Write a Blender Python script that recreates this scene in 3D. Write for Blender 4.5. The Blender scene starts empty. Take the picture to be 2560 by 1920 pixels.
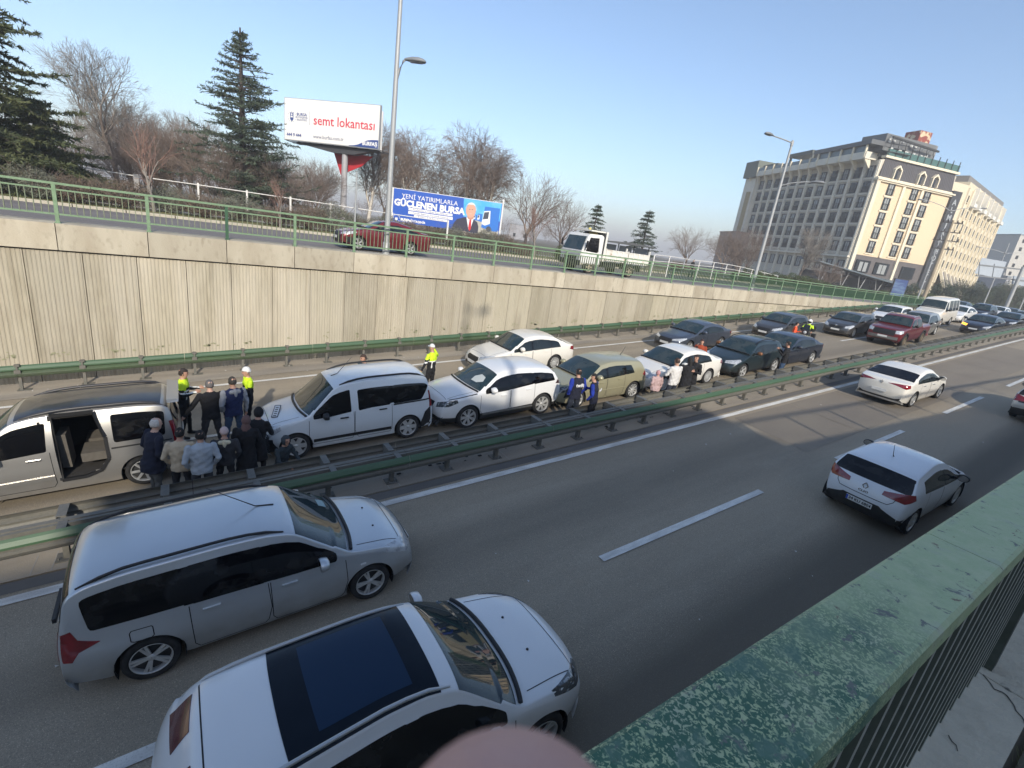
import bpy, bmesh, math, random
import numpy as np
from mathutils import Vector, Matrix
from mathutils.bvhtree import BVHTree
rad = math.radians
rng = random.Random(7)
COL = bpy.context.scene.collection
SC = bpy.context.scene

# ------------------------------------------------------------------ camera
F_PX, ROLL, PITCH, AZ = 1208.0, 8.2, 17.03, 54.3
def camera_axes():
    r, p, a = rad(ROLL), rad(PITCH), rad(AZ)
    fwd = np.array([0, math.cos(p), -math.sin(p)]); r0 = np.array([1., 0, 0]); u0 = np.cross(r0, fwd)
    R = math.cos(r)*r0 + math.sin(r)*u0; U = -math.sin(r)*r0 + math.cos(r)*u0
    M = np.array([[math.sin(a), math.cos(a), 0], [-math.cos(a), math.sin(a), 0], [0, 0, 1]])
    return M @ R, M @ U, M @ fwd
CR, CU, CF = camera_axes()
cam = bpy.data.cameras.new('camera'); camo = bpy.data.objects.new('camera', cam); COL.objects.link(camo)
cam.sensor_fit = 'HORIZONTAL'; cam.sensor_width = 36.0; cam.lens = F_PX/2560*36
cam.clip_start = 0.005; cam.clip_end = 6000
mw = Matrix.Identity(4)
for i in range(3):
    mw[i][0], mw[i][1], mw[i][2] = CR[i], CU[i], -CF[i]
camo.matrix_world = mw
cam.dof.use_dof = True; cam.dof.focus_distance = 14.0; cam.dof.aperture_fstop = 17.0
SC.camera = camo

# ------------------------------------------------------------------ light
SUN = Vector((0.60, 1.80, -1.0)).normalized()          # direction the light travels
sun = bpy.data.lights.new('sun', 'SUN'); sun.energy = 2.3; sun.angle = rad(1.2); sun.color = (1.0, 0.92, 0.79)
suno = bpy.data.objects.new('sun', sun); COL.objects.link(suno)
suno.rotation_mode = 'QUATERNION'; suno.rotation_quaternion = SUN.to_track_quat('-Z', 'Y')
world = bpy.data.worlds.new('World'); SC.world = world; world.use_nodes = True
wn = world.node_tree; wn.nodes.clear()
sky = wn.nodes.new('ShaderNodeTexSky'); sky.sky_type = 'NISHITA'; sky.sun_disc = False
sky.sun_elevation = math.asin(-SUN.z); sky.sun_rotation = math.atan2(-SUN.x, -SUN.y)
sky.altitude = 100; sky.air_density = 1.0; sky.dust_density = 1.0; sky.ozone_density = 2.6
bg = wn.nodes.new('ShaderNodeBackground'); bg.inputs[1].default_value = 0.100
wo = wn.nodes.new('ShaderNodeOutputWorld')
wn.links.new(sky.outputs[0], bg.inputs[0]); wn.links.new(bg.outputs[0], wo.inputs[0])
SC.view_settings.view_transform = 'Standard'; SC.view_settings.look = 'None'
SC.view_settings.exposure = 1.14; SC.view_settings.gamma = 1.0
try: SC.view_settings.use_curve_mapping = False
except Exception: pass
SC.cycles.max_bounces = 6; SC.cycles.transparent_max_bounces = 8

# ------------------------------------------------------------------ helpers
def px_ray(x, y):
    return (x-1280)*CR - (y-960)*CU + F_PX*CF
def at_depth(x, y, dep):
    d = px_ray(x, y); return Vector(d*dep/F_PX)
def at_z(x, y, z):
    d = px_ray(x, y); return Vector(d*z/d[2])
def zr(x):
    x = float(x)
    if x < -14: return -6.973
    if x < 50: return -6.0 + .0695*x
    t = min(x-50, 25.9)
    return -2.525 + .0695*t - .0695*t*t/51.8
def on_road(x, y, h=0.0):
    d = px_ray(x, y); s = 1.0; P = None
    lo, hi = 0.0001, 1.0
    for k in range(60):
        m = (lo+hi)/2; q = d*m
        if q[2] < zr(q[0])+h: hi = m
        else: lo = m
    return Vector(d*hi)

MATS = {}
WORLD_MATS = {'wall_panel_concrete', 'parapet_concrete', 'guardrail_green', 'guardrail_grey', 'guardrail_top_green', 'street_rail_green', 'spacer_steel', 'coping_concrete', 'concrete'}
VARY_MATS = {'wall_panel_concrete', 'parapet_concrete'}
def mat(name, col=(.5,.5,.5), rough=.6, metal=0.0, coat=0.0, noise=None, bump=None, emit=None, spec=None, alpha=None, trans=None):
    """noise=(scale, amount, col2[, coords stretch]) ; bump=(scale, strength)"""
    if name in MATS: return MATS[name]
    m = bpy.data.materials.new(name); m.use_nodes = True
    nt = m.node_tree; b = nt.nodes['Principled BSDF']
    b.inputs['Base Color'].default_value = (*col, 1); b.inputs['Roughness'].default_value = rough
    b.inputs['Metallic'].default_value = metal
    if coat:
        b.inputs['Coat Weight'].default_value = coat; b.inputs['Coat Roughness'].default_value = .06
    if spec is not None: b.inputs['Specular IOR Level'].default_value = spec
    if emit: 
        b.inputs['Emission Color'].default_value = (*emit[:3], 1); b.inputs['Emission Strength'].default_value = emit[3]
    tc = nt.nodes.new('ShaderNodeTexCoord'); coord = tc.outputs['Object']
    if name in WORLD_MATS: coord = nt.nodes.new('ShaderNodeNewGeometry').outputs['Position']
    def noise_node(scale, stretch=(1, 1, 1), detail=6, dist=0):
        mp = nt.nodes.new('ShaderNodeMapping'); mp.inputs['Scale'].default_value = stretch
        nt.links.new(coord, mp.inputs[0])
        n = nt.nodes.new('ShaderNodeTexNoise'); n.inputs['Scale'].default_value = scale; n.inputs['Detail'].default_value = detail
        n.inputs['Distortion'].default_value = dist
        nt.links.new(mp.outputs[0], n.inputs['Vector']); return n
    m['nodes'] = 1
    if noise:
        layers = noise if isinstance(noise, list) else [noise]
        prev = None
        for ly in layers:
            scale, amt, c2 = ly[:3]; st = ly[3] if len(ly) > 3 else (1, 1, 1); lo, hi = ly[4] if len(ly) > 4 else (.4, .65)
            n = noise_node(scale, st)
            cr = nt.nodes.new('ShaderNodeMapRange'); cr.inputs[1].default_value = lo; cr.inputs[2].default_value = hi
            cr.inputs[3].default_value = 0; cr.inputs[4].default_value = amt
            nt.links.new(n.outputs['Fac'], cr.inputs[0])
            mx = nt.nodes.new('ShaderNodeMix'); mx.data_type = 'RGBA'
            nt.links.new(cr.outputs[0], mx.inputs[0])
            if prev is None: mx.inputs[6].default_value = (*col, 1)
            else: nt.links.new(prev, mx.inputs[6])
            mx.inputs[7].default_value = (*c2, 1); prev = mx.outputs[2]
        if name in VARY_MATS:                                  # every panel was cast with its own tone
            oi = nt.nodes.new('ShaderNodeObjectInfo'); mr = nt.nodes.new('ShaderNodeMapRange'); mr.inputs[3].default_value = .82; mr.inputs[4].default_value = 1.08; nt.links.new(oi.outputs['Random'], mr.inputs[0])
            hs = nt.nodes.new('ShaderNodeHueSaturation'); nt.links.new(mr.outputs[0], hs.inputs['Value']); nt.links.new(prev, hs.inputs['Color']); prev = hs.outputs[0]
        nt.links.new(prev, b.inputs['Base Color'])
    if bump:
        n = noise_node(bump[0], bump[2] if len(bump) > 2 else (1, 1, 1), 4)
        bp = nt.nodes.new('ShaderNodeBump'); bp.inputs['Strength'].default_value = bump[1]; bp.inputs['Distance'].default_value = .02
        nt.links.new(n.outputs['Fac'], bp.inputs['Height']); nt.links.new(bp.outputs[0], b.inputs['Normal'])
    MATS[name] = m
    return m

def tag(o, label=None, cat=None, group=None, kind=None):
    if label: o['label'] = label
    if cat: o['category'] = cat
    if group: o['group'] = group
    if kind: o['kind'] = kind
    return o
def link(name, me, parent=None, loc=None, rot=None):
    o = bpy.data.objects.new(name, me); COL.objects.link(o)
    if parent is not None: o.parent = parent
    if loc is not None: o.location = loc
    if rot is not None: o.rotation_euler = rot
    return o
def thing(name, label, cat, loc=(0, 0, 0), rz=0.0, group=None):
    o = bpy.data.objects.new(name, None); COL.objects.link(o); o.empty_display_size = .2
    o.location = loc; o.rotation_euler = (0, 0, rz); tag(o, label, cat, group); return o

class MB:
    """collects simple shapes into one mesh with material slots"""
    def __init__(s): s.v = []; s.f = []; s.m = []; s.sm = []
    def add(s, vs, fs, mi=0, smooth=False):
        b = len(s.v); s.v += [tuple(v) for v in vs]
        for f in fs: s.f.append(tuple(i+b for i in f)); s.m.append(mi); s.sm.append(smooth)
        return s
    def box(s, a, b, mi=0):
        x0, y0, z0 = a; x1, y1, z1 = b
        vs = [(x0,y0,z0),(x1,y0,z0),(x1,y1,z0),(x0,y1,z0),(x0,y0,z1),(x1,y0,z1),(x1,y1,z1),(x0,y1,z1)]
        return s.add(vs, [(0,3,2,1),(4,5,6,7),(0,1,5,4),(1,2,6,5),(2,3,7,6),(3,0,4,7)], mi)
    def hexa(s, lo, hi, mi=0):
        """lo, hi: 4 points each"""
        return s.add(list(lo)+list(hi), [(0,3,2,1),(4,5,6,7),(0,1,5,4),(1,2,6,5),(2,3,7,6),(3,0,4,7)], mi)
    def bar(s, p, q, w, h=None, mi=0, up=(0,0,1)):
        p, q = Vector(p), Vector(q); h = h or w; d = (q-p).normalized(); u = Vector(up)
        if abs(d.dot(u)) > .95: u = Vector((1, 0, 0))
        a = d.cross(u).normalized()*w/2; b = a.cross(d).normalized()*h/2
        return s.hexa([p-a-b, p+a-b, p+a+b, p-a+b], [q-a-b, q+a-b, q+a+b, q-a+b], mi)
    def tube(s, pts, rs, n=6, mi=0, cap=True):
        pts = [Vector(p) for p in pts]
        if not hasattr(rs, '__len__'): rs = [rs]*len(pts)
        vs = []; fs = []
        for i, p in enumerate(pts):
            d = (pts[min(i+1, len(pts)-1)]-pts[max(i-1, 0)]).normalized()
            u = Vector((0, 0, 1)) if abs(d.z) < .9 else Vector((1, 0, 0))
            a = d.cross(u).normalized(); b = a.cross(d)
            for k in range(n):
                t = 2*math.pi*k/n; vs.append(p+(a*math.cos(t)+b*math.sin(t))*rs[i])
        for i in range(len(pts)-1):
            for k in range(n):
                k2 = (k+1) % n; fs.append((i*n+k, i*n+k2, (i+1)*n+k2, (i+1)*n+k))
        s.add(vs, fs, mi, True)
        if cap:
            s.add(vs[:n], [tuple(range(n))], mi); s.add(vs[-n:], [tuple(range(n))[::-1]], mi)
        return s
    def lathe(s, prof, axis='Z', c=(0, 0, 0), n=24, mi=0, smooth=True):
        vs = []; fs = []
        for r, h in prof:
            for k in range(n):
                t = 2*math.pi*k/n; a, b = r*math.cos(t), r*math.sin(t)
                p = {'Z': (a, b, h), 'Y': (a, h, b), 'X': (h, a, b)}[axis]
                vs.append((p[0]+c[0], p[1]+c[1], p[2]+c[2]))
        for i in range(len(prof)-1):
            for k in range(n):
                k2 = (k+1) % n; fs.append((i*n+k, i*n+k2, (i+1)*n+k2, (i+1)*n+k))
        return s.add(vs, fs, mi, smooth)
    def prism(s, poly, axis, a, b, mi=0):
        """poly 2D extruded along axis from a to b"""
        def P(u, v, h): return {'X': (h, u, v), 'Y': (u, h, v), 'Z': (u, v, h)}[axis]
        n = len(poly); vs = [P(u, v, a) for u, v in poly]+[P(u, v, b) for u, v in poly]
        fs = [tuple(range(n))[::-1], tuple(range(n, 2*n))]+[(i, (i+1) % n, n+(i+1) % n, n+i) for i in range(n)]
        return s.add(vs, fs, mi)
    def mesh(s, name, mats):
        me = bpy.data.meshes.new(name); me.from_pydata([tuple(v) for v in s.v], [], s.f)
        for m in (mats if isinstance(mats, (list, tuple)) else [mats]): me.materials.append(m)
        if s.f:
            me.polygons.foreach_set('material_index', s.m); me.polygons.foreach_set('use_smooth', s.sm)
        me.update()
        return me
    def build(s, name, mats, parent=None, loc=None, rot=None, fixn=True):
        me = s.mesh(name, mats)
        if fixn:
            bm = bmesh.new(); bm.from_mesh(me); bmesh.ops.recalc_face_normals(bm, faces=bm.faces); bm.to_mesh(me); bm.free()
        return link(name, me, parent, loc, rot)

def text_mesh(s, size, m, extrude=.004, bold=0.0, align='CENTER'):
    cu = bpy.data.curves.new('lettering', 'FONT'); cu.body = s; cu.size = size; cu.extrude = extrude; cu.offset = bold
    cu.align_x = align; cu.align_y = 'CENTER'; cu.resolution_u = 2
    o = bpy.data.objects.new('t', cu); COL.objects.link(o)
    dg = bpy.context.evaluated_depsgraph_get(); dg.update()
    me = bpy.data.meshes.new_from_object(o.evaluated_get(dg)); bpy.data.objects.remove(o)
    me.name = 'lettering'; me.materials.clear(); me.materials.append(m); return me

# ------------------------------------------------------------------ shared materials
M_black = mat('black_plastic', (.012, .012, .013), .5)
M_rubber = mat('rubber', (.014, .014, .014), .85, noise=(9, .5, (.05, .045, .04)))
M_galv = mat('galvanised_steel', (.22, .22, .21), .5, .5, noise=(5, .5, (.13, .12, .10)))
M_chrome = mat('chrome', (.6, .6, .6), .15, 1.0)
M_white = mat('white_paint', (.78, .78, .76), .5)
M_skin = mat('skin', (.55, .33, .24), .55)

# ------------------------------------------------------------------ ground, road
def road_material(name, base, dark, light, lanes=None):
    m = bpy.data.materials.new(name); m.use_nodes = True; nt = m.node_tree; b = nt.nodes['Principled BSDF']
    tc = nt.nodes.new('ShaderNodeTexCoord')
    def noise(scale, st, det=8, rough=.6):
        mp = nt.nodes.new('ShaderNodeMapping'); mp.inputs['Scale'].default_value = st; nt.links.new(tc.outputs['Object'], mp.inputs[0])
        n = nt.nodes.new('ShaderNodeTexNoise'); n.inputs['Scale'].default_value = scale; n.inputs['Detail'].default_value = det
        n.inputs['Roughness'].default_value = rough
        nt.links.new(mp.outputs[0], n.inputs['Vector']); return n.outputs['Fac']
    def mixc(fac, a, c, lo, hi, amt):
        mr = nt.nodes.new('ShaderNodeMapRange'); mr.inputs[1].default_value = lo; mr.inputs[2].default_value = hi; mr.inputs[4].default_value = amt
        nt.links.new(fac, mr.inputs[0]); mx = nt.nodes.new('ShaderNodeMix'); mx.data_type = 'RGBA'; nt.links.new(mr.outputs[0], mx.inputs[0])
        if isinstance(a, tuple): mx.inputs[6].default_value = (*a, 1)
        else: nt.links.new(a, mx.inputs[6])
        mx.inputs[7].default_value = (*c, 1); return mx.outputs[2]
    c = mixc(noise(.35, (.12, 1.3, 1)), base, dark, .42, .62, .75)        # long tyre and oil streaks along the lanes
    c = mixc(noise(1.4, (.25, 1, 1)), c, light, .5, .75, .5)
    c = mixc(noise(60, (1, 1, 1), 3), c, tuple(x*.45 for x in base), .5, .62, .5)   # aggregate
    c = mixc(noise(75, (1, 1, 1), 2), c, tuple(min(1, x*2.3) for x in base), .58, .68, .5)
    if lanes:
        sx = nt.nodes.new('ShaderNodeSeparateXYZ'); nt.links.new(tc.outputs['Object'], sx.inputs[0])
        dv = nt.nodes.new('ShaderNodeMath'); dv.operation = 'MULTIPLY_ADD'; dv.inputs[1].default_value = .05; nt.links.new(sx.outputs[1], dv.inputs[0])
        nz = nt.nodes.new('ShaderNodeMath'); nz.operation = 'MULTIPLY'; nz.inputs[1].default_value = .03; nt.links.new(noise(.5, (.1, 1, 1), 2), nz.inputs[0]); nt.links.new(nz.outputs[0], dv.inputs[2])
        cr = nt.nodes.new('ShaderNodeValToRGB'); el = cr.color_ramp.elements; el[0].position = 0; el[0].color = (0, 0, 0, 1); el[1].position = 1; el[1].color = (0, 0, 0, 1)
        for yc, w_, a_ in lanes:
            for dy, v in ((-w_, 0), (-w_*.3, a_), (w_*.3, a_), (w_, 0)):
                e = el.new((yc+dy)*.05+.015); e.color = (v, v, v, 1)
        nt.links.new(dv.outputs[0], cr.inputs[0]); mx = nt.nodes.new('ShaderNodeMix'); mx.data_type = 'RGBA'
        nt.links.new(cr.outputs[0], mx.inputs[0]); nt.links.new(c, mx.inputs[6]); mx.inputs[7].default_value = (*[x*.45 for x in dark], 1); c = mx.outputs[2]
    nt.links.new(c, b.inputs['Base Color']); b.inputs['Roughness'].default_value = .85
    bp = nt.nodes.new('ShaderNodeBump'); bp.inputs['Strength'].default_value = .5; bp.inputs['Distance'].default_value = .01
    nt.links.new(noise(70, (1, 1, 1), 3), bp.inputs['Height']); nt.links.new(bp.outputs[0], b.inputs['Normal'])
    return m
M_asph = road_material('asphalt', (.325, .272, .198), (.21, .178, .132), (.39, .33, .245), [(2.75, .9, .75), (6.75, .8, .35), (11.9, .8, .4), (15.2, .8, .3)])
M_asph2 = road_material('street_asphalt', (.20, .18, .165), (.15, .135, .125), (.24, .215, .2))
M_conc = mat('concrete', (.42, .385, .30), .85, noise=[(1.2, .6, (.30, .265, .2), (1, 1, 1)), (14, .4, (.5, .46, .38))], bump=(40, .3))
M_gutter = mat('gutter_concrete', (.34, .295, .23), .9, noise=[(1.5, .7, (.17, .15, .125), (.2, 1, 1)), (30, .4, (.32, .29, .25))], bump=(50, .3))
M_line = mat('line_paint', (.76, .74, .68), .7, noise=[(3, .55, (.38, .36, .33), (.5, 2, 1)), (50, .5, (.3, .29, .27), (1, 1, 1), (.52, .7))])
M_grass = mat('grass_ground', (.19, .185, .06), .95, noise=[(.6, .8, (.24, .20, .09)), (6, .5, (.11, .12, .035))], bump=(30, .8))

XS = list(np.arange(-60, 50, 5.0))+list(np.arange(50, 78, 2.0))+[80, 120, 300, 700, 1600]
def strip(name, y0, y1, dz, m, xs=None, zf=None, kind='structure', label=None, parent=None, ny=1):
    xs = xs if xs is not None else XS; zf = zf or zr
    vs = []; fs = []
    ys = [y0+(y1-y0)*j/ny for j in range(ny+1)]
    for x in xs:
        for y in ys: vs.append((x, y, zf(x)+dz))
    w = ny+1
    for i in range(len(xs)-1):
        for j in range(ny): fs.append((i*w+j, (i+1)*w+j, (i+1)*w+j+1, i*w+j+1))
    o = MB().add(vs, fs).build(name, m, parent, fixn=False)
    if kind and parent is None: o['kind'] = kind
    return o
strip('underpass_road', .3, 19.42, 0, M_asph)
ST = -1.6       # street level
g = MB()
g.add([(-900, 19.45, ST-.02), (2500, 19.45, ST-.02), (2500, 2600, ST-.02), (-900, 2600, ST-.02)], [(0, 1, 2, 3)])
g.add([(-900, -2600, ST-.12), (2500, -2600, ST-.12), (2500, .12, ST-.12), (-900, .12, ST-.12)], [(0, 1, 2, 3)])
g.build('ground', mat('earth', (.15, .125, .095), .95, noise=[(.2, .7, (.11, .10, .05)), (3, .5, (.2, .17, .13))]), fixn=False)['kind'] = 'structure'
strip('street', 19.6, 31.7, ST, M_asph2, [-300, -50, 0, 50, 100, 300, 900], lambda x: 0)
strip('grass_verge', 31.95, 37.2, ST+.10, M_grass, [-300, -50, 0, 50, 75, 110], lambda x: 0)
strip('footpath', 37.4, 40.0, ST+.06, mat('path_paving', (.33, .3, .26), .9, noise=(2, .4, (.26, .24, .21))), [-300, -50, 0, 50, 100], lambda x: 0)
strip('park_ground', 40.2, 160, ST+.04, mat('park_soil', (.12, .10, .065), .95, noise=[(.3, .8, (.085, .09, .035)), (4, .6, (.17, .14, .1))]), [-300, -50, 0, 50, 100], lambda x: 0)
# kerb along the verge: a row of stones
kb = tag(thing('kerb', 'long pale kerb of stone blocks between the upper street and the grass verge', 'kerb'), kind='structure')
km = MB().box((0, 31.7, ST-.1), (1.96, 31.9, ST+.14)).mesh('kerb_stone', M_conc)
for i in range(60): link('kerb_stone', km, kb, (-20+2*i, 0, 0))
# gutter and shoulders
strip('gutter', 17.95, 19.42, .012, M_gutter)
strip('median_strip', 9.06, 10.02, .03, M_gutter, [x for x in XS if x < 130])
strip('shoulder', 8.78, 9.06, .006, mat('shoulder_asphalt', (.15, .14, .125), .9, noise=(2, .6, (.10, .095, .09), (.3, 1, 1))), [x for x in XS if x < 130])
lines = [('solid_line', 8.50, 8.68, -60, 300), ('solid_line', 17.27, 17.42, -60, 300)]
for nm, y0, y1, a, b in lines:
    strip(nm, y0, y1, .016, M_line, [x for x in XS if a <= x <= b])
dd = [(-19, -14), (-10.5, -.45 if 0 else -6.2), (-5.6, -.45), (6.29, 11.66), (15.59, 20.38), (24.4, 29.1), (33, 37.7), (42, 46.5), (51, 56), (60, 65)]
for a, b in dd: strip('lane_dash', 5.02, 5.18, .016, M_line, np.linspace(a, b, 4))
for a, b in [(-11, -7), (-1.2, 3.4), (8, 12.3), (17, 21), (26, 30), (34.8, 38.6), (43.5, 47), (49.6, 54.3), (58, 62.5), (68, 72)]:
    strip('lane_dash', 13.36, 13.50, .016, M_line, np.linspace(a, b, 4))
# concrete slabs let into the near lane, lit part
M_slab = mat('slab_concrete', (.225, .19, .145), .9, noise=[(1, .6, (.18, .15, .12), (.3, 1, 1)), (45, .4, (.27, .235, .18))], bump=(60, .4))
sl = tag(thing('concrete_slabs', 'row of worn concrete slabs set into the near carriageway beside the asphalt lane', 'paving'), kind='structure')
x = 15.2
for i in range(9):
    w = 3.55
    vs = [(x, 5.75, zr(x)+.008), (x+w-.05, 5.75, zr(x+w)+.008), (x+w-.05, 8.35, zr(x+w)+.008), (x, 8.35, zr(x)+.008)]
    vs = [(a+(y-5.75)*.12, y, zr(a+(y-5.75)*.12)+.008) for a, y, z in vs]
    MB().add(vs, [(0, 1, 2, 3)]).build('slab', M_slab, sl, fixn=False); x += w
# dark joints / old drainage grooves by the median
jt = MB()
for i in range(60):
    x = -8+i*1.4+rng.uniform(-.3, .3)
    for k in range(rng.choice((0, 1, 2))):
        xx = x+.45+.25*k; w = .015
        jt.add([(xx, 9.08, zr(xx)+.036), (xx+w, 9.08, zr(xx)+.036), (xx+w+.02, 9.6, zr(xx)+.036), (xx+.02, 9.6, zr(xx)+.036)], [(0, 1, 2, 3)])
o = jt.build('joint_scratches', mat('pale_scratch', (.34, .32, .29), .9), fixn=False); o['kind'] = 'stuff'; tag(o, 'thin pale scratches and joints across the concrete strip under the middle barrier', 'scratches')
lt = MB()
for i in range(150):
    if rng.random() < .55: x, y = rng.uniform(-6, 30), rng.uniform(17.9, 18.9)
    else: x, y = rng.uniform(-3, 30), rng.uniform(1, 8.9)
    s = rng.uniform(.02, .06); a = rng.uniform(0, 3)
    z = zr(x)+.02
    lt.add([(x, y, z), (x+s*math.cos(a), y+s*math.sin(a), z+.01), (x+s*math.cos(a+1.2), y+s*math.sin(a+1.2), z+.015)], [(0, 1, 2)])
o = lt.build('litter', mat('litter_white', (.6, .58, .54), .8), fixn=False); tag(o, 'small scraps of pale litter scattered along the gutter and lanes', 'litter', kind='stuff')

# ------------------------------------------------------------------ far retaining wall
M_panel = mat('wall_panel_concrete', (.445, .40, .315), .9, noise=[(1.3, .75, (.30, .26, .185), (1, 1, .12)), (5, .45, (.50, .445, .34), (1.5, 1, .3)), (.25, .6, (.35, .32, .235), (1, 1, .8)), (6, .6, (.27, .23, .165), (1, 1, .05), (.56, .72)), (2.5, .5, (.22, .19, .14), (1, 1, .12), (.62, .75))], bump=(25, .25))
M_block = mat('parapet_concrete', (.49, .44, .34), .9, noise=[(1.6, .65, (.34, .285, .205), (1, 1, .25)), (7, .45, (.28, .24, .175), (1, 1, .5), (.56, .7)), (3.5, .6, (.22, .185, .13), (1, 1, .25), (.62, .7))], bump=(25, .3))
M_moss = mat('moss_dark', (.26, .26, .16), .95, noise=(8, .6, (.33, .31, .21)))
wall = thing('retaining_wall', 'long pale ribbed concrete retaining wall below the upper street, topped by parapet blocks', 'wall', (0, 19.35, 0))
def panel_mesh(seed):
    r = random.Random(seed); W = 1.262; n = 13; pts = [(0, .012)]
    rw = W/n
    for i in range(n):
        a = i*rw; d = .013+r.uniform(-.005, .005)
        pts += [(a+rw*.18, 0.0), (a+rw*.52, 0.0+r.uniform(0, .004)), (a+rw*.66, d), (a+rw*.92, d)]
    pts += [(W, .012), (W, .16), (0, .16)]
    return MB().prism([(x, y) for x, y in pts], 'Z', -8.2, -2.27).mesh('panel', M_panel)
pm = [panel_mesh(k) for k in range(4)]
for i in range(-12, 57):
    x = -3.64+1.281*i
    o = link('panel', pm[i % 4], wall, (x, rng.uniform(-.006, .006), 0))
bmesh_ = MB().prism([(-.10, -1.48), (.62, -1.44), (.62, -2.22), (-.10, -2.22)], 'X', 0, 2.095).mesh('parapet_block', M_block)
for i in range(-7, 60):
    link('parapet_block', bmesh_, wall, (-2.86+2.115*i, 0, 0))
MB().box((-40, .10, -9), (140, .6, -2.2)).build('backing', mat('joint_dark', (.05, .035, .03), .95), wall)
ms = MB()
for i in range(260):
    cx = -5+rng.choice(range(40))*1.28+rng.gauss(.6, .16); z = zr(cx)+.80+abs(rng.gauss(0, .09)); s_ = rng.uniform(.02, .06)
    vs = [(cx, -.012, z)]; k = 6
    for j in range(k):
        a = 2*math.pi*j/k; r_ = s_*rng.uniform(.3, 1); vs.append((cx+r_*math.cos(a)*1.6, -.012, z+r_*math.sin(a)))
    ms.add(vs, [(0, 1+j, 1+(j+1) % k) for j in range(k)])
o = ms.build('moss', M_moss, wall, fixn=False); o['kind'] = 'stuff'

# ------------------------------------------------------------------ near retaining wall and handrail beside the camera
def rust_green(name, light=(.38, .455, .245), deep=(.045, .125, .075), xl=1.0):
    m = bpy.data.materials.new(name); m.use_nodes = True; nt = m.node_tree; b = nt.nodes['Principled BSDF']; b.inputs['Roughness'].default_value = .62
    tc = nt.nodes.new('ShaderNodeTexCoord')
    def noise(s, det=8, dist=0., st=(1, 1, 1), r=.6):
        mp = nt.nodes.new('ShaderNodeMapping'); mp.inputs['Scale'].default_value = st; nt.links.new(tc.outputs['Object'], mp.inputs[0])
        n = nt.nodes.new('ShaderNodeTexNoise'); n.inputs['Scale'].default_value = s; n.inputs['Detail'].default_value = det; n.inputs['Distortion'].default_value = dist; n.inputs['Roughness'].default_value = r
        nt.links.new(mp.outputs[0], n.inputs['Vector']); return n.outputs['Fac']
    def mr(f, lo, hi, amt=1.):
        q = nt.nodes.new('ShaderNodeMapRange'); q.inputs[1].default_value = lo; q.inputs[2].default_value = hi; q.inputs[4].default_value = amt; nt.links.new(f, q.inputs[0]); return q.outputs[0]
    def mul(a, c):
        q = nt.nodes.new('ShaderNodeMath'); q.operation = 'MULTIPLY'; nt.links.new(a, q.inputs[0]); nt.links.new(c, q.inputs[1]); return q.outputs[0]
    def mix(f, a, c):
        q = nt.nodes.new('ShaderNodeMix'); q.data_type = 'RGBA'; nt.links.new(f, q.inputs[0])
        for k, v in ((6, a), (7, c)):
            if isinstance(v, tuple): q.inputs[k].default_value = (*v, 1)
            else: nt.links.new(v, q.inputs[k])
        return q.outputs[2]
    sx = nt.nodes.new('ShaderNodeSeparateXYZ'); nt.links.new(tc.outputs['Object'], sx.inputs[0])
    # flaked zone: dense near x = 0.2..1.0, gone past it
    ad = nt.nodes.new('ShaderNodeMath'); ad.operation = 'ADD'; nt.links.new(sx.outputs[0], ad.inputs[0])
    n1 = nt.nodes.new('ShaderNodeMath'); n1.operation = 'MULTIPLY'; n1.inputs[1].default_value = .9; nt.links.new(noise(7, 3), n1.inputs[0]); nt.links.new(n1.outputs[0], ad.inputs[1])
    zone = mr(ad.outputs[0], 1.62*xl, 1.12*xl)
    c = mix(mr(noise(30, 5), .4, .7, .8), light, (.46, .50, .30))
    c = mix(mr(noise(9, 4), .55, .7, .7), c, (.36, .37, .30))
    flakes = mul(mr(noise(150, 3, 1.2, (1, .8, 1)), .44, .49), zone)
    c = mix(flakes, c, deep)
    c = mix(mul(mr(noise(16, 6), .52, .62), zone), c, (.09, .17, .12))
    c = mix(mr(noise(26, 8, .5, (1, 1, 1), .7), .59, .64), c, (.14, .15, .13))
    c = mix(mr(noise(19, 5, .3, (1, 1.6, 1), .7), .66, .70, .8), c, (.13, .06, .045))
    nt.links.new(c, b.inputs['Base Color'])
    bp = nt.nodes.new('ShaderNodeBump'); bp.inputs['Strength'].default_value = .35; bp.inputs['Distance'].default_value = .002
    nt.links.new(noise(150, 3, 1.2, (1, .8, 1)), bp.inputs['Height']); nt.links.new(bp.outputs[0], b.inputs['Normal'])
    return m
M_rail = rust_green('flaking_green_paint')
M_raildk = mat('dark_green_steel', (.045, .055, .042), .6, noise=(20, .5, (.09, .10, .08)))
M_railplain = mat('green_rail_paint', (.12, .25, .12), .55, noise=[(9, .6, (.18, .30, .17)), (30, .3, (.07, .12, .06), (1, 1, 1), (.6, .7))])
near = thing('handrail', 'wide flaking green steel handrail in the foreground on a concrete coping', 'railing', (0, 0, 0))
tp = MB()
prof = [(.105, -.590), (.108, -.556), (.116, -.550), (.244, -.550), (.252, -.556), (.255, -.590), (.249, -.590), (.246, -.560), (.113, -.560), (.110, -.590)]
for a, b in [(-1.2, 1.475), (1.478, 4.2), (4.203, 9.0), (9.003, 14), (14.003, 40), (40.003, 75)]:
    tp = MB().prism(prof, 'X', a, b); tp.build('top_plate', M_rail, near)
MB().prism([(.14, -.62), (.19, -.62), (.19, -.565), (.14, -.565)], 'X', -1.2, 75).build('lower_bar', M_railplain, near)
bal = MB().box((-.006, .135, -1.60), (.006, .175, -.62)).box((-.0062, .1335, -1.60), (.0062, .1349, -.62), 1).mesh('baluster', [M_raildk, mat('bar_edge_lit', (.36, .36, .31), .6)])  # paler strip paints the light caught by each bar's inner edge
nb = 0
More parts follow.
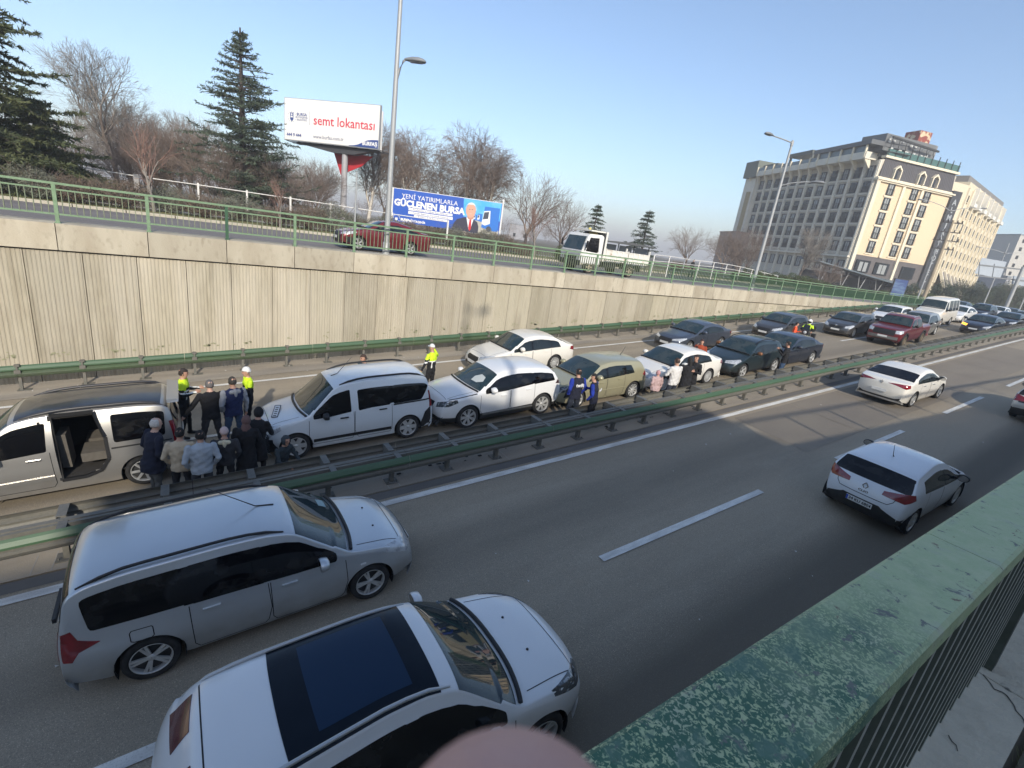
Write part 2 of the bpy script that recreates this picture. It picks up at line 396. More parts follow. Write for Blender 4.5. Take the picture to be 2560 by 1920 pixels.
for i in range(290):
    x = .30+i*.117
    if abs((x-.62) % 2.4) < .06: continue
    link('baluster', bal, near, (x, 0, 0))
post = MB().prism([(.105, -1.6), (.175, -1.6), (.235, -.56), (.12, -.56)], 'X', -.04, .04).mesh('post', M_raildk)
post2 = MB().prism([(.09, -1.6), (.13, -1.6), (.13, -.56), (.09, -.56)], 'X', -.05, .05).mesh('post', M_railplain)
for i in range(32): link('post', post, near, (.63+2.4*i, 0, 0))
br = MB().hexa([(.60, .10, -.66), (.66, .10, -.66), (.66, .13, -1.0), (.60, .13, -1.0)], [(.60, .115, -.60), (.66, .115, -.60), (.66, .145, -1.0), (.60, .145, -1.0)])
br.build('gusset', M_railplain, near)
M_cop = mat('coping_concrete', (.56, .49, .37), .9, noise=[(5, .55, (.46, .40, .30)), (22, .4, (.64, .57, .44)), (8, .8, (.10, .09, .08), (1, 1, 1), (.66, .72))], bump=(60, .6))
nw = thing('near_wall', 'near concrete retaining wall and coping slab carrying the green handrail', 'wall')
xs = [-2, 2.93, 6.1, 9.2, 12.3, 15.4, 18.5, 21.6, 24.7, 27.8, 30.9, 40, 50, 75]
for a, b in zip(xs[:-1], xs[1:]):
    MB().box((a, -.05, -1.84), (b-.008, .28, -1.60)).build('coping_slab', M_cop, nw)
MB().box((-60, .0, -8.5), (76, .22, -1.84)).build('wall_face', M_conc, nw)
ck = MB()
def crack(pts, w):
    for (a, b) in zip(pts[:-1], pts[1:]):
        ck.bar((a[0], a[1], -1.597), (b[0], b[1], -1.597), w, .003)
crack([(2.92, .12), (2.89, .09), (2.86, .07), (2.875, .045), (2.87, .03), (2.83, .0), (2.80, -.012), (2.78, -.035), (2.75, -.05)], .0035)
crack([(2.36, .10), (2.34, .085), (2.335, .07), (2.31, .06)], .002); crack([(2.0, .07), (1.985, .055), (1.98, .045)], .002)
o = ck.build('crack', mat('crack_dark', (.10, .09, .075), 1), nw)
strip('pavement', -14, -.08, ST-.09, mat('brown_pavers', (.14, .11, .095), .9, noise=[(6, .6, (.10, .085, .07)), (2, .6, (.09, .10, .04))], bump=(30, .6)), [-60, 0, 10, 80, 200], lambda x: 0)
wd = MB()
for i in range(260):
    x, y = rng.uniform(1.6, 4.5), rng.uniform(-.25, -.06); a = rng.uniform(0, 6.28); l = rng.uniform(.02, .06)
    z = ST-.085
    wd.add([(x, y, z), (x+.006, y, z), (x+l*math.cos(a)*.6, y+l*math.sin(a)*.6, z+l)], [(0, 1, 2)])
o = wd.build('weeds', mat('weed_green', (.13, .16, .05), .9), fixn=False); tag(o, 'small weeds and dead leaves along the foot of the coping slab', 'weeds', kind='stuff')
# ------------------------------------------------------------------ upper street railing
up = thing('street_railing', 'green steel railing with thin upright bars on the parapet of the far wall', 'railing', (0, 19.42, 0))
M_upg = mat('street_rail_green', (.17, .265, .15), .5, noise=[(5, .6, (.11, .19, .10)), (25, .35, (.23, .31, .21))])
M_upb = mat('street_rail_bars', (.16, .20, .12), .6, noise=(8, .5, (.24, .24, .15)))
M_dkpost = mat('dark_rail_post', (.03, .09, .045), .5)
pmesh = MB().box((-.045, -.03, -1.47), (.045, .03, -.40)).box((-.07, -.07, -1.475), (.07, .07, -1.455)).mesh('post', M_upg)
for i in range(-8, 66):
    o = link('post', pmesh, up, (-2.82+2.11*i, 0, 0))
    if i == 2: o.data = pmesh.copy(); o.data.materials[0] = M_dkpost; o['label'] = 'darker green post'
for a in range(-20, 122, 6):
    for nm, z0, z1, w in (('top_rail', -.42, -.36, .035), ('middle_rail', -.575, -.535, .02), ('bottom_rail', -1.25, -1.20, .02)):
        MB().box((a, -w, z0), (a+5.99, w, z1)).build(nm, M_upg, up)
bm_ = MB().box((-.009, -.026, -1.21), (.009, .026, -.56)).mesh('baluster', M_upb)
bm2_ = bm_.copy(); bm2_.materials[0] = mat('street_rail_bars_dark', (.055, .115, .06), .6); n = 0; rest = MB()
x = -6.9
while x < 118:
    if abs(((x+2.82+1.055) % 2.11)-1.055) > .05:
        if n < 290: link('baluster', bm_ if x < 24 else bm2_, up, (x, 0, 0))
        else: rest.box((x-.009, -.028, -1.21), (x+.009, .028, -.56))
        n += 1
    x += .151
rest.build('baluster', mat('street_rail_bars_dark'), up)['kind'] = 'stuff'

# ------------------------------------------------------------------ crash barriers
M_wb = mat('guardrail_green', (.075, .12, .06), .55, noise=[(3, .6, (.10, .115, .085), (.4, 1, 1)), (20, .4, (.05, .065, .04))])
M_wg = mat('guardrail_grey', (.135, .13, .11), .6, noise=[(2, .6, (.10, .10, .085), (.3, 1, 1)), (14, .4, (.18, .165, .14))])
M_wtop = mat('guardrail_top_green', (.045, .095, .048), .5, noise=(2.5, .5, (.07, .125, .065), (.3, 1, 1)))
def wbeam(side, z0=.45, z1=.79, d=.075):
    """W profile, bulging towards side (-1 = towards the camera); returns (y,z) outline"""
    zs = [z1, z1-.035, z1-.10, z1-.14, (z0+z1)/2, z0+.14, z0+.10, z0+.035, z0]
    ys = [0, .035, d, d, .012, d, d, .035, 0]
    f = [(side*y, z) for y, z in zip(ys, zs)]
    return f
def beam_seg(name, y, side, x0, x1, m, mt, parent, z0=.45, z1=.79):
    f = wbeam(side, z0, z1); th = .006*side
    k = max(1, int((x1-x0)/4))
    vs = []; fs = []; mi = []
    xs_ = [x0+(x1-x0)*i/k for i in range(k+1)]
    n = len(f)
    b = MB()
    for x in xs_:
        for (a, z) in f: vs.append((x, y+a, zr(x)+z))
        for (a, z) in f: vs.append((x, y+a-th, zr(x)+z-.001))
    for i in range(k):
        for j in range(n-1):
            a0 = i*2*n+j; c0 = (i+1)*2*n+j
            b_ = [(a0, a0+1, c0+1, c0), (a0+n+1, a0+n, c0+n, c0+n+1)]
            fs += b_; mi += [1 if j <= 2 else 0]*2
        fs += [(i*2*n, (i+1)*2*n, (i+1)*2*n+n, i*2*n+n), (i*2*n+n-1, i*2*n+2*n-1, (i+1)*2*n+2*n-1, (i+1)*2*n+n-1)]; mi += [1, 0]
    b.v = vs; b.f = fs; b.m = mi; b.sm = [False]*len(fs)
    return b.build(name, [m, mt], parent, fixn=False)
# middle barrier
mbar = thing('median_guardrail', 'double steel guardrail with green front beam dividing the two carriageways', 'guardrail')
for a in range(-12, 120, 4):
    beam_seg('front_beam', 9.02, -1, a, a+3.99, M_wg, M_wtop, mbar)
    beam_seg('rear_beam', 9.80, 1, a, a+3.99, M_wg, M_wg, mbar)
    for yy, w in ((9.32, .05), (9.20, .03)):
        MB().hexa([(a, yy-w, zr(a)+.70), (a+3.99, yy-w, zr(a+4)+.70), (a+3.99, yy+w, zr(a+4)+.70), (a, yy+w, zr(a)+.70)],
                  [(a, yy-w, zr(a)+.775), (a+3.99, yy-w, zr(a+4)+.775), (a+3.99, yy+w, zr(a+4)+.775), (a, yy+w, zr(a)+.775)]).build('centre_rail', M_wg, mbar)
M_brk = mat('spacer_steel', (.12, .118, .105), .6, noise=(12, .4, (.19, .18, .16)))
gp = MB().box((-.04, -.06, 0.0), (.04, -.045, .78)).box((-.04, .045, 0), (.04, .06, .78)).box((-.04, -.045, 0), (-.032, .045, .78)).mesh('post', M_wg)
bp = MB().box((-.14, -.13, .031), (.14, .13, .05)).box((-.11, -.10, .05), (-.09, -.08, .09)).box((.09, -.10, .05), (.11, -.08, .09)).mesh('base_plate', M_brk)
s1 = MB().box((-.06, -.35, .775), (.06, -.13, .787)).box((-.06, -.35, .62), (-.05, -.12, .775)).mesh('spacer', M_brk)
s2 = MB().box((-.065, .03, .775), (.065, .42, .790)).box((-.065, .03, .60), (-.055, .40, .775)).mesh('spacer', M_brk)
bolt = None
for i in range(-10, 74):
    x = 3.75+1.385*i; z = zr(x)
    link('post', gp, mbar, (x, 9.36, z)); 
    if i < 30: link('base_plate', bp, mbar, (x, 9.36, z))
    if i < 55:
        link('spacer', s1, mbar, (x+.03, 9.38, z)); link('spacer', s2, mbar, (x-.02, 9.38, z))
# loose debris / cables lying in the barrier
db = MB()
for i in range(50):
    x = rng.uniform(1, 14); y = rng.uniform(9.45, 9.75); s = rng.uniform(.02, .05)
    db.box((x, y, zr(x)+.05), (x+s*2, y+s, zr(x)+.05+s*.4))
o = db.build('debris', mat('dark_debris', (.03, .03, .028), .9)); tag(o, 'dark bits of debris lying between the beams of the middle guardrail', 'debris', kind='stuff')
# barrier below the far wall
fbar = thing('wall_guardrail', 'single green steel guardrail along the foot of the far retaining wall', 'guardrail')
for a in range(-12, 96, 4): beam_seg('beam', 18.62, -1, a, a+3.99, M_wb, M_wtop, fbar, .44, .80)
gp2 = MB().box((-.035, -.05, 0), (.035, .05, .80)).box((-.09, -.10, .012), (.22, .12, .03)).mesh('post', M_wg)
knob = MB().box((-.06, -.10, .78), (.06, .02, .83)).box((-.07, -.105, .57), (.07, -.08, .68)).box((-.02, -.10, .68), (.02, -.09, .79)).mesh('clamp', M_wg)
for i in range(-6, 62):
    x = -2.57+1.42*i
    link('post', gp2, fbar, (x, 18.72, zr(x))); link('clamp', knob, fbar, (x, 18.62, zr(x)))

# ------------------------------------------------------------------ street lamps and poles
M_pole = mat('lamp_pole_grey', (.36, .37, .37), .5, .2, noise=(3, .4, (.30, .30, .29), (1, 1, .3)))
M_lens = mat('lamp_glass', (.45, .47, .48), .25)
M_lampd = mat('lamp_housing', (.20, .21, .22), .5)
def lamp(name, label, x, y, h, arms, r0=.115, zb=-1.5, group='street lamps'):
    t = thing(name, label, 'street lamp', (x, y, zb), 0, group)
    MB().tube([(0, 0, 0), (0, 0, h*.5), (0, 0, h)], [r0, r0*.8, r0*.5], 10).build('pole', M_pole, t)
    MB().box((-.16, -.16, 0), (.16, .16, .03)).lathe([(r0+.03, .03), (r0+.03, .5), (r0, .52)], 'Z', n=10).build('base', M_pole, t)
    for (dx, dy, dz, za) in arms:
        d = Vector((dx, dy, 0)); L_ = d.length; u = d.normalized(); p = Vector((0, 0, za))
        pts = [p, p+d*.35+Vector((0, 0, dz*.6)), p+d*.75+Vector((0, 0, dz*.95)), p+d+Vector((0, 0, dz))]
        MB().tube(pts, [.045, .04, .04, .035], 6).lathe([(r0*.75, za-.18), (r0*.75, za+.1)], 'Z', n=8).build('arm', M_pole, t)
        q = p+d+Vector((0, 0, dz)); s = Vector((-u.y, u.x, 0)); hm = MB()
        rings = [(-.05, .05, .05), (.08, .10, .085), (.25, .17, .12), (.48, .19, .13), (.66, .15, .10), (.74, .05, .04)]
        vs = []; n = 12
        for a, w, hh in rings:
            for k in range(n):
                an = 2*math.pi*k/n; vs.append(q+u*a+s*(w*math.cos(an))+Vector((0, 0, hh*math.sin(an)*(1 if math.sin(an) > 0 else .45))))
        fs = [(i*n+k, i*n+(k+1) % n, (i+1)*n+(k+1) % n, (i+1)*n+k) for i in range(len(rings)-1) for k in range(n)]
        hm.add(vs, fs, 0, True); hd = hm.build('lamp_head', M_lampd, t)
        MB().add([q+u*.15+s*.13+Vector((0, 0, -.052)), q+u*.6+s*.12+Vector((0, 0, -.05)), q+u*.6-s*.12+Vector((0, 0, -.05)), q+u*.15-s*.13+Vector((0, 0, -.052))], [(0, 1, 2, 3)]).build('lens', M_lens, hd)
    return t
A = at_z(943, 631, -1.5)
# the pole's base stands on the parapet line
lx, ly = 7.0, 19.75
zarm = 3.75
lamp('street_lamp', 'tall grey street lamp beside the red sedan, in front of the two billboards', lx, ly, 11.0, [(.26, -.20, .85, 6.15)], .115)
lamp('street_lamp', 'street lamp with two arms rising behind the railing in front of the grey hotel side', 34.0, 19.8, 9.9, [(-1.9, .3, .05, 9.75), (.8, -1.6, .35, 7.1)], .13)
def simple_lamp(label, px, py, dep, tpx, tpy, arms, r=.12):
    b = at_depth(px, py, dep); s = math.hypot(b.x, b.y); d = px_ray(tpx, tpy); k = s/math.hypot(d[0], d[1]); h = d[2]*k-(-1.6)
    return lamp('street_lamp', label, b.x, b.y, h, arms, r, -1.6)
simple_lamp('slim street lamp with long thin arms beside the wooden utility pole near the hotel', 2292, 750, 66, 2365, 555, [(-2.6, 2.4, .9, 12.2), (2.5, -2.2, .8, 12.2)], .11)
simple_lamp('street lamp rising above the white sedan at the far end of the wall', 2457, 765, 95, 2510, 606, [(-3, 3, .5, 11.0), (3, -3, .5, 11.0)], .13)
simple_lamp('leaning grey lamp post near the right edge beyond the queue of cars', 2550, 770, 110, 2585, 640, [], .16)
lamp('street_lamp', 'tall street lamp on the near pavement behind the camera, casting its shadow on the wall', 4.2, -.45, 9.4, [(.75, .35, -.45, 9.2)], .12, -1.6)
# sign gantry seen from behind
gt = thing('sign_gantry', 'large road sign seen from behind on a thick grey gantry mast at the right edge', 'road sign', (0, 0, 0))
dg_ = 85.0
b0 = at_depth(2507, 786, dg_); s0 = math.hypot(b0.x, b0.y)
def same(px, py):
    d = px_ray(px, py); k = s0/math.hypot(d[0], d[1]); return Vector(d*k)
topm = Vector((b0.x, b0.y, same(2557, 672).z+.3))
MB().tube([(b0.x, b0.y, -1.7), topm], [.30, .26], 12).build('mast', M_pole, gt)
def gpt(px, py): return at_depth(px, py, dg_-1)
M_back = mat('sign_back', (.27, .30, .33), .5, .3, noise=(.5, .4, (.22, .25, .28)))
q = [gpt(2436, 683), gpt(2455, 644), gpt(2517, 655), gpt(2500, 697)]
off = Vector((.12, .05, 0))
MB().hexa(q, [v+off for v in q]).build('sign_panel', M_back, gt)
q = [gpt(2529, 709), gpt(2534, 689), gpt(2600, 700), gpt(2592, 722)]
MB().hexa(q, [v+off for v in q]).build('sign_panel', M_back, gt)
bm2 = MB().bar(gpt(2448, 662), gpt(2556, 674), .22).bar(gpt(2440, 689), gpt(2600, 706), .22)
for a, c in (((2449, 655), (2446, 690)), ((2486, 660), (2480, 696)), ((2517, 664), (2510, 700))): bm2.bar(gpt(*a), gpt(*c), .12)
bm2.build('truss', mat('gantry_steel', (.17, .18, .19), .5), gt)
# wooden utility pole with crossarms and insulators
bu = at_depth(2306, 752, 62); up_ = thing('utility_pole', 'utility pole with stacked crossarms and insulators in front of the hotel edge', 'utility pole', (bu.x, bu.y, -1.6))
MB().tube([(0, 0, 0), (0, 0, 6), (0, 0, 10.6)], [.24, .19, .13], 10).build('pole', mat('weathered_wood', (.34, .28, .20), .9, noise=(4, .6, (.22, .18, .13), (1, 1, .2))), up_)
M_ins = mat('insulator_dark', (.05, .045, .045), .4)
for z, w in ((10.3, 1.0), (9.2, 1.1), (8.2, 1.3), (7.2, 1.1)):
    c = MB().bar((-w*.45, w*.9, z), (w*.45, -w*.9, z), .11, .11); c.build('crossarm', M_ins, up_)
    i_ = MB()
    for s in (-.9, -.45, .45, .9): i_.lathe([(.03, z+.05), (.09, z+.12), (.05, z+.2), (.09, z+.26), (.03, z+.33)], 'Z', (w*.45*-s, w*.9*s, 0), 8)
    i_.build('insulators', M_ins, up_)
# thin pole by the billboard and wires
bp_ = at_depth(886, 585, 32)
t = thing('thin_pole', 'thin bare grey pole between the tall billboard and the street lamp', 'pole', (bp_.x, bp_.y, -1.6))
MB().tube([(0, 0, 0), (0, 0, at_depth(888, 432, 32).z+1.6)], [.06, .05], 8).build('pole', M_pole, t)

# ------------------------------------------------------------------ billboards
def frame_on(name, label, cat, TL, TR, BL, depthL, depthR, aspect_h):
    """returns thing placed at the lower left corner with local x to the right along the board, z up"""
    bl = at_depth(*BL, depthL); tr = at_depth(*TR, depthR)
    tl = at_depth(*TL, depthL)
    d = Vector((tr.x-tl.x, tr.y-tl.y, 0)); w = d.length; a = math.atan2(d.y, d.x)
    h = tl.z-bl.z
    return thing(name, label, cat, (bl.x, bl.y, bl.z), a), w, h
M_bw = mat('billboard_white', (.80, .78, .74), .5)
M_red = mat('lettering_red', (.62, .02, .06), .5); M_navy = mat('lettering_navy', (.035, .07, .24), .5); M_gry = mat('lettering_grey', (.22, .23, .30), .5)
bb, W, H = frame_on('billboard', 'white billboard on a single pole reading semt lokantasi in red letters', 'billboard', (711.7, 250), (944, 283.5), (711.7, 347), 50.5, 48.0, 0)
MB().box((0, 0, 0), (W, .25, H)).build('board', M_bw, bb)
MB().box((-.06, .02, -.08), (W+.06, .3, -.001)).box((-.06, .02, H+.001), (W+.06, .3, H+.06)).box((-.06, .02, 0), (-.001, .3, H)).box((W+.001, .02, 0), (W+.06, .3, H)).build('edge_frame', mat('frame_steel', (.30, .31, .32), .5), bb)
def put(s, size, m, fx, fz, parent, yy=-.012, W=None, H=None, bold=0, align='CENTER', name='lettering', sx=1.0):
    me = text_mesh(s, size, m, .004, bold, align)
    o = link(name, me, parent, (fx*W, yy, fz*H), (rad(90), 0, 0)); o.scale = (sx, 1, 1); return o
put('semt lokantası', W*.112, M_red, .64, .52, bb, W=W, H=H, bold=.010)
put('BURSA', W*.034, M_navy, .19, .63, bb, W=W, H=H, bold=.008, sx=1.1)
put('BÜYÜKŞEHİR\nBELEDİYESİ', W*.021, M_navy, .19, .53, bb, W=W, H=H)
put('444 9 444', W*.040, M_navy, .105, .12, bb, W=W, H=H, bold=.012)
put('www.burfas.com.tr', W*.042, M_gry, .48, .13, bb, W=W, H=H, bold=.006)
MB().box((.275*W, -.01, .40*H), (.278*W, -.002, .74*H)).build('divider', M_gry, bb)
e = MB(); e.prism([(.062*W, .66*H), (.098*W, .66*H), (.098*W, .5*H), (.08*W, .44*H), (.062*W, .5*H)], 'Y', -.01, -.002)
for k in range(12):
    a = 2*math.pi*k/12; cx, cz = .08*W+.043*W*math.cos(a), .56*H+.043*W*math.sin(a); e.box((cx-.03, -.01, cz-.03), (cx+.03, -.002, cz+.03))
e.build('emblem', M_navy, bb)
MB().box((.068*W, -.013, .545*H), (.092*W, -.0105, .575*H)).box((.074*W, -.013, .59*H), (.086*W, -.0105, .64*H)).build('emblem_detail', M_bw, bb)
wv = [(.70*W, .0)]+[(W*(.70+.30*t), H*(.01+.19*(1/(1+math.exp(-(t-.45)*9))))) for t in np.linspace(0, 1, 14)]+[(W, 0)]
MB().prism(wv, 'Y', -.009, -.002).build('wave_band', M_navy, bb)
put('BURFAŞ', W*.042, M_bw, .915, .09, bb, W=W, H=H, bold=.02)
pz = bb.location.z
pd = at_depth(849, 420, 49.5)
# mast in local coordinates
loc = bb.matrix_world if False else None
ca, sa = math.cos(bb.rotation_euler.z), math.sin(bb.rotation_euler.z)
lxp = (pd.x-bb.location.x)*ca+(pd.y-bb.location.y)*sa
MB().tube([(lxp, .8, -1.6-pz), (lxp, .8, .1)], [.33, .29], 16).build('mast', mat('mast_grey', (.36, .35, .36), .55, noise=(1.5, .4, (.28, .27, .27), (1, 1, .3))), bb)
gm = mat('gantry_dark', (.05, .05, .055), .6); put('', 1, M_navy, .5, .5, bb, W=W, H=H) if False else None
c = MB()
c.prism([(0.3, -.08), (W-.3, -.08), (lxp+1.2, -.75), (lxp-1.2, -.75)], 'Y', .45, 1.15)
for k in range(9): c.bar((k*W/8, .3, -.08), (k*W/8, 2.2, -.10), .07)
c.bar((0, 2.2, -.1), (W, 2.2, -.1), .08); c.bar((0, 1.2, -.15), (W, 1.2, -.15), .08)
c.build('catwalk', gm, bb)
# second and third faces of the prism shaped billboard, seen from below
MB().box((W*.02, 2.3, .0), (W*.90, 2.5, H)).build('board', M_bw, bb)
fr = MB().add([(lxp-2.2, 1.9, -.35), (lxp+2.6, 1.9, -.55), (lxp+1.3, 1.9, -1.6), (lxp-1.2, 1.9, -2.7)], [(0, 1, 2, 3)])
fr.add([(lxp-2.2, 1.86, -.35), (lxp+2.6, 1.86, -.55), (lxp+1.3, 1.86, -1.6), (lxp-1.2, 1.86, -2.7)], [(3, 2, 1, 0)])
o = fr.build('red_banner', mat('banner_red', (.45, .02, .03), .7), fixn=False)
o.location = bb.location; o.rotation_euler = bb.rotation_euler
tag(o, 'red triangular cloth banner hanging behind the mast of the white billboard', 'banner')

M_blue = mat('poster_blue', (.018, .085, .42), .5, noise=(.12, .5, (.03, .13, .5)))
b2, W, H = frame_on('poster_hoarding', 'wide blue hoarding by the road with a suited man and blue trucks', 'billboard', (984.6, 471.4), (1249.5, 515.5), (980.5, 552), 43.0, 43.0, 0)
MB().box((0, 0, 0), (W, .12, H)).build('board', M_blue, b2)
M_fr = mat('hoarding_frame', (.66, .66, .64), .5)
MB().box((-.14, -.05, -1.8), (-.01, .12, H+.05)).build('frame_post', M_fr, b2); MB().box((W+.01, -.05, -1.6), (W+.14, .12, H+.35)).build('frame_post', M_fr, b2)
MB().box((0, .02, H+.001), (W, .1, H+.05)).build('frame_top', M_fr, b2)
lg = MB().box((W*.51, 0, -1.6), (W*.523, .08, 0)); lg.build('frame_post', M_fr, b2)
gm2 = MB()
for k in range(7): gm2.bar((.3+k*1.4, .2, -1.2), (.3+k*1.4, .2, 0), .07)
gm2.bar((0, .2, -.35), (W, .2, -.35), .06); gm2.bar((0, .2, -.15), (W, .2, -.15), .06); gm2.build('support_lattice', gm, b2)
put('YENİ YATIRIMLARLA', W*.056, M_bw, .335, .80, b2, W=W, H=H)
put('GÜÇLENEN BURSA', W*.077, M_bw, .335, .585, b2, W=W, H=H, bold=.035)
for (a, b_, z0, z1, s) in ((.145, .555, .40, .475, 'Kanalizasyon ve Yağmur Suyu Hatlarının'), (.145, .56, .29, .375, 'Temizlik, Bakım ve Onarımında Çalışacak'), (.20, .51, .20, .275, '90 Milyon TL’lik Araç Yatırımı')):
    MB().box((a*W, -.008, z0*H), (b_*W, -.002, z1*H)).build('text_panel', M_bw, b2)
    put(s, W*.020, M_navy, (a+b_)/2, (z0+z1)/2, b2, W=W, H=H)
put('BURSA', W*.028, M_bw, .12, .085, b2, W=W, H=H, bold=.02); put('BÜYÜKŞEHİR BELEDİYESİ', W*.011, M_bw, .12, .03, b2, W=W, H=H)
put('BÜYÜKŞEHİR', W*.024, M_bw, .235, .075, b2, W=W, H=H, bold=.01)
MB().box((.175*W, -.008, .02*H), (.177*W, -.002, .16*H)).build('divider', M_bw, b2)
e = MB().prism([(.025*W, .12*H), (.05*W, .12*H), (.05*W, .06*H), (.0375*W, .03*H), (.025*W, .06*H)], 'Y', -.008, -.002)
for k in range(7):
    a = math.pi*k/6; e.box((.0375*W+.03*W*math.cos(a)-.03, -.008, .11*H+.025*W*math.sin(a)), (.0375*W+.03*W*math.cos(a)+.03, -.002, .11*H+.025*W*math.sin(a)+.06))
e.build('emblem', M_bw, b2)
# printed picture area: sky, road, trucks, man in suit (flat print)
pic = lambda nm, poly, m, y: MB().prism([(x*W, z*H) for x, z in poly], 'Y', y, y+.002).build(nm, m, b2)
pic('printed_sky', [(.645, .995), (.995, .995), (.995, .45), (.655, .45)], mat('print_sky', (.06, .38, .85), .5, noise=(1, .5, (.25, .6, .9))), -.006)
pic('printed_road', [(.62, .005), (.995, .005), (.995, .15), (.80, .46), (.72, .46)], mat('print_road', (.42, .40, .34), .5), -.009)
for (x0, x1, z0, z1) in ((.75, .785, .38, .55), (.785, .83, .36, .60), (.83, .985, .12, .84)):
    w_, h_ = x1-x0, z1-z0
    pic('printed_truck', [(x0, z0+.1*h_), (x0+.1*w_, z1), (x1, z1), (x1, z0), (x0+.7*w_, z0)], mat('print_truck_blue', (.02, .16, .55), .5), -.012)
    pic('printed_truck_cab', [(x0, z0+.25*h_), (x0+.08*w_, z0+.8*h_), (x0+.45*w_, z0+.85*h_), (x0+.5*w_, z0+.3*h_), (x0+.2*w_, z0+.2*h_)], mat('print_white', (.72, .74, .76), .5), -.015)
    pic('printed_windscreen', [(x0+.05*w_, z0+.45*h_), (x0+.1*w_, z0+.75*h_), (x0+.38*w_, z0+.8*h_), (x0+.36*w_, z0+.5*h_)], mat('print_dark', (.05, .06, .09), .5), -.018)
pic('printed_wheel', [(.90+.022*math.cos(a), .17+.09*math.sin(a)) for a in np.linspace(0, 6.0, 12)], mat('print_dark', (.05, .06, .09), .5), -.019)
pic('printed_suit', [(.555, .0), (.575, .22), (.60, .34), (.66, .42), (.70, .44), (.745, .42), (.79, .33), (.805, .2), (.805, .005)], mat('print_suit', (.035, .035, .06), .5), -.021)
pic('printed_shirt', [(.685, .43), (.715, .08), (.73, .06), (.755, .43), (.72, .46)], mat('print_white', (.72, .74, .76), .5), -.024)
pic('printed_tie', [(.716, .38), (.712, .12), (.726, .02), (.738, .12), (.733, .38)], mat('print_red', (.55, .02, .03), .5), -.027)
pic('printed_neck', [(.69, .47), (.70, .40), (.725, .37), (.75, .41), (.755, .5)], mat('print_skin2', (.50, .25, .17), .5), -.029)
pic('printed_head', [(.72+.046*math.cos(a), .66+.205*math.sin(a)*(1.0 if math.sin(a) > 0 else 1.08)) for a in np.linspace(0, 6.08, 22)], mat('print_skin', (.62, .34, .24), .5), -.031)
pic('printed_hair', [(.72+.050*math.cos(a), .68+.22*math.sin(a)) for a in np.linspace(-.1, 3.24, 14)]+[(.678, .80), (.70, .83), (.735, .84), (.76, .80)], mat('print_hair', (.70, .70, .70), .5), -.034)
pic('printed_eye', [(.703, .70), (.714, .70), (.714, .682), (.703, .682)], mat('print_dark', (.05, .06, .09), .5), -.036); pic('printed_eye', [(.728, .70), (.739, .70), (.739, .682), (.728, .682)], mat('print_dark', (.05, .06, .09), .5), -.036)
pic('printed_smile', [(.705, .575), (.722, .555), (.738, .575), (.722, .565)], mat('print_mouth', (.7, .6, .55), .5), -.036)

# ------------------------------------------------------------------ white pipe fence along the park
M_pipe = mat('white_pipe', (.66, .64, .60), .5)
pf = thing('pipe_fence', 'low white pipe fence with short posts running along the park behind the hedge', 'fence')
def fpt(px, py): return at_depth(px, py, 31.0+px*.004)
pts = [(-60, 385), (16, 393), (182, 415), (340, 440), (372, 445), (495, 462), (617, 480), (726, 496), (826, 511), (980, 535), (1120, 555)]
P3 = [fpt(*p) for p in pts]
for i in range(len(P3)-1):
    if i == 3: continue
    MB().tube([P3[i], P3[i+1]], .035, 6).build('rail', M_pipe, pf)
for i, p in enumerate(P3):
    if i in (3, 4): continue
    w = .075 if i < 3 else .055
    MB().box((p.x-w, p.y-w, p.z-1.25), (p.x+w, p.y+w, p.z+.12)).build('post', M_pipe, pf)
gpst = thing('gate_posts', 'pair of grey square posts forming a gap in the white pipe fence', 'gate posts')
for i in (3, 4):
    p = P3[i]; MB().box((p.x-.14, p.y-.14, p.z-1.7), (p.x+.14, p.y+.14, p.z+.12)).build('post', mat('post_grey', (.30, .29, .28), .8), gpst)
# fence on the right, beyond the truck
pf2 = thing('pipe_fence', 'grey double pipe fence beyond the truck, in front of the round bare trees', 'fence', group=None)
A_ = [(1637, 637), (1675, 641), (1713, 647), (1750, 652), (1786, 656), (1818, 661), (1851, 667), (1881, 674), (1912, 682), (1945, 690)]
Q = [at_depth(x, y, 36+3.2*i) for i, (x, y) in enumerate(A_)]
for a, b in zip(Q[:-1], Q[1:]):
    MB().tube([a, b], .04, 6).build('rail', M_pipe, pf2); MB().tube([a+Vector((0, 0, -.45)), b+Vector((0, 0, -.45))], .03, 6).build('rail', M_pipe, pf2)
for a in Q: MB().tube([a, (a.x, a.y, -1.6)], .05, 6).build('post', M_pipe, pf2)
# bus shelter behind the truck
sb = at_depth(1565, 640, 44); bs = thing('bus_shelter', 'dark roofed bus shelter behind the white truck bed', 'bus shelter', (sb.x, sb.y, -1.6), rad(-28))
ms_ = mat('shelter_dark', (.05, .055, .06), .5)
MB().prism([(-2.4, 2.15), (2.4, 2.15), (2.4, 2.22), (0, 2.36), (-2.4, 2.24)], 'Y', -.8, .8).build('roof', ms_, bs)
for x in (-2.2, -.7, .8, 2.2): MB().box((x-.04, .5, 0), (x+.04, .58, 2.15)).build('post', ms_, bs)
for x in (-2.15, -.65, .85): MB().box((x+.05, .53, .4), (x+1.25, .55, 2.0)).build('pane', mat('shelter_glass', (.16, .19, .22), .1), bs)
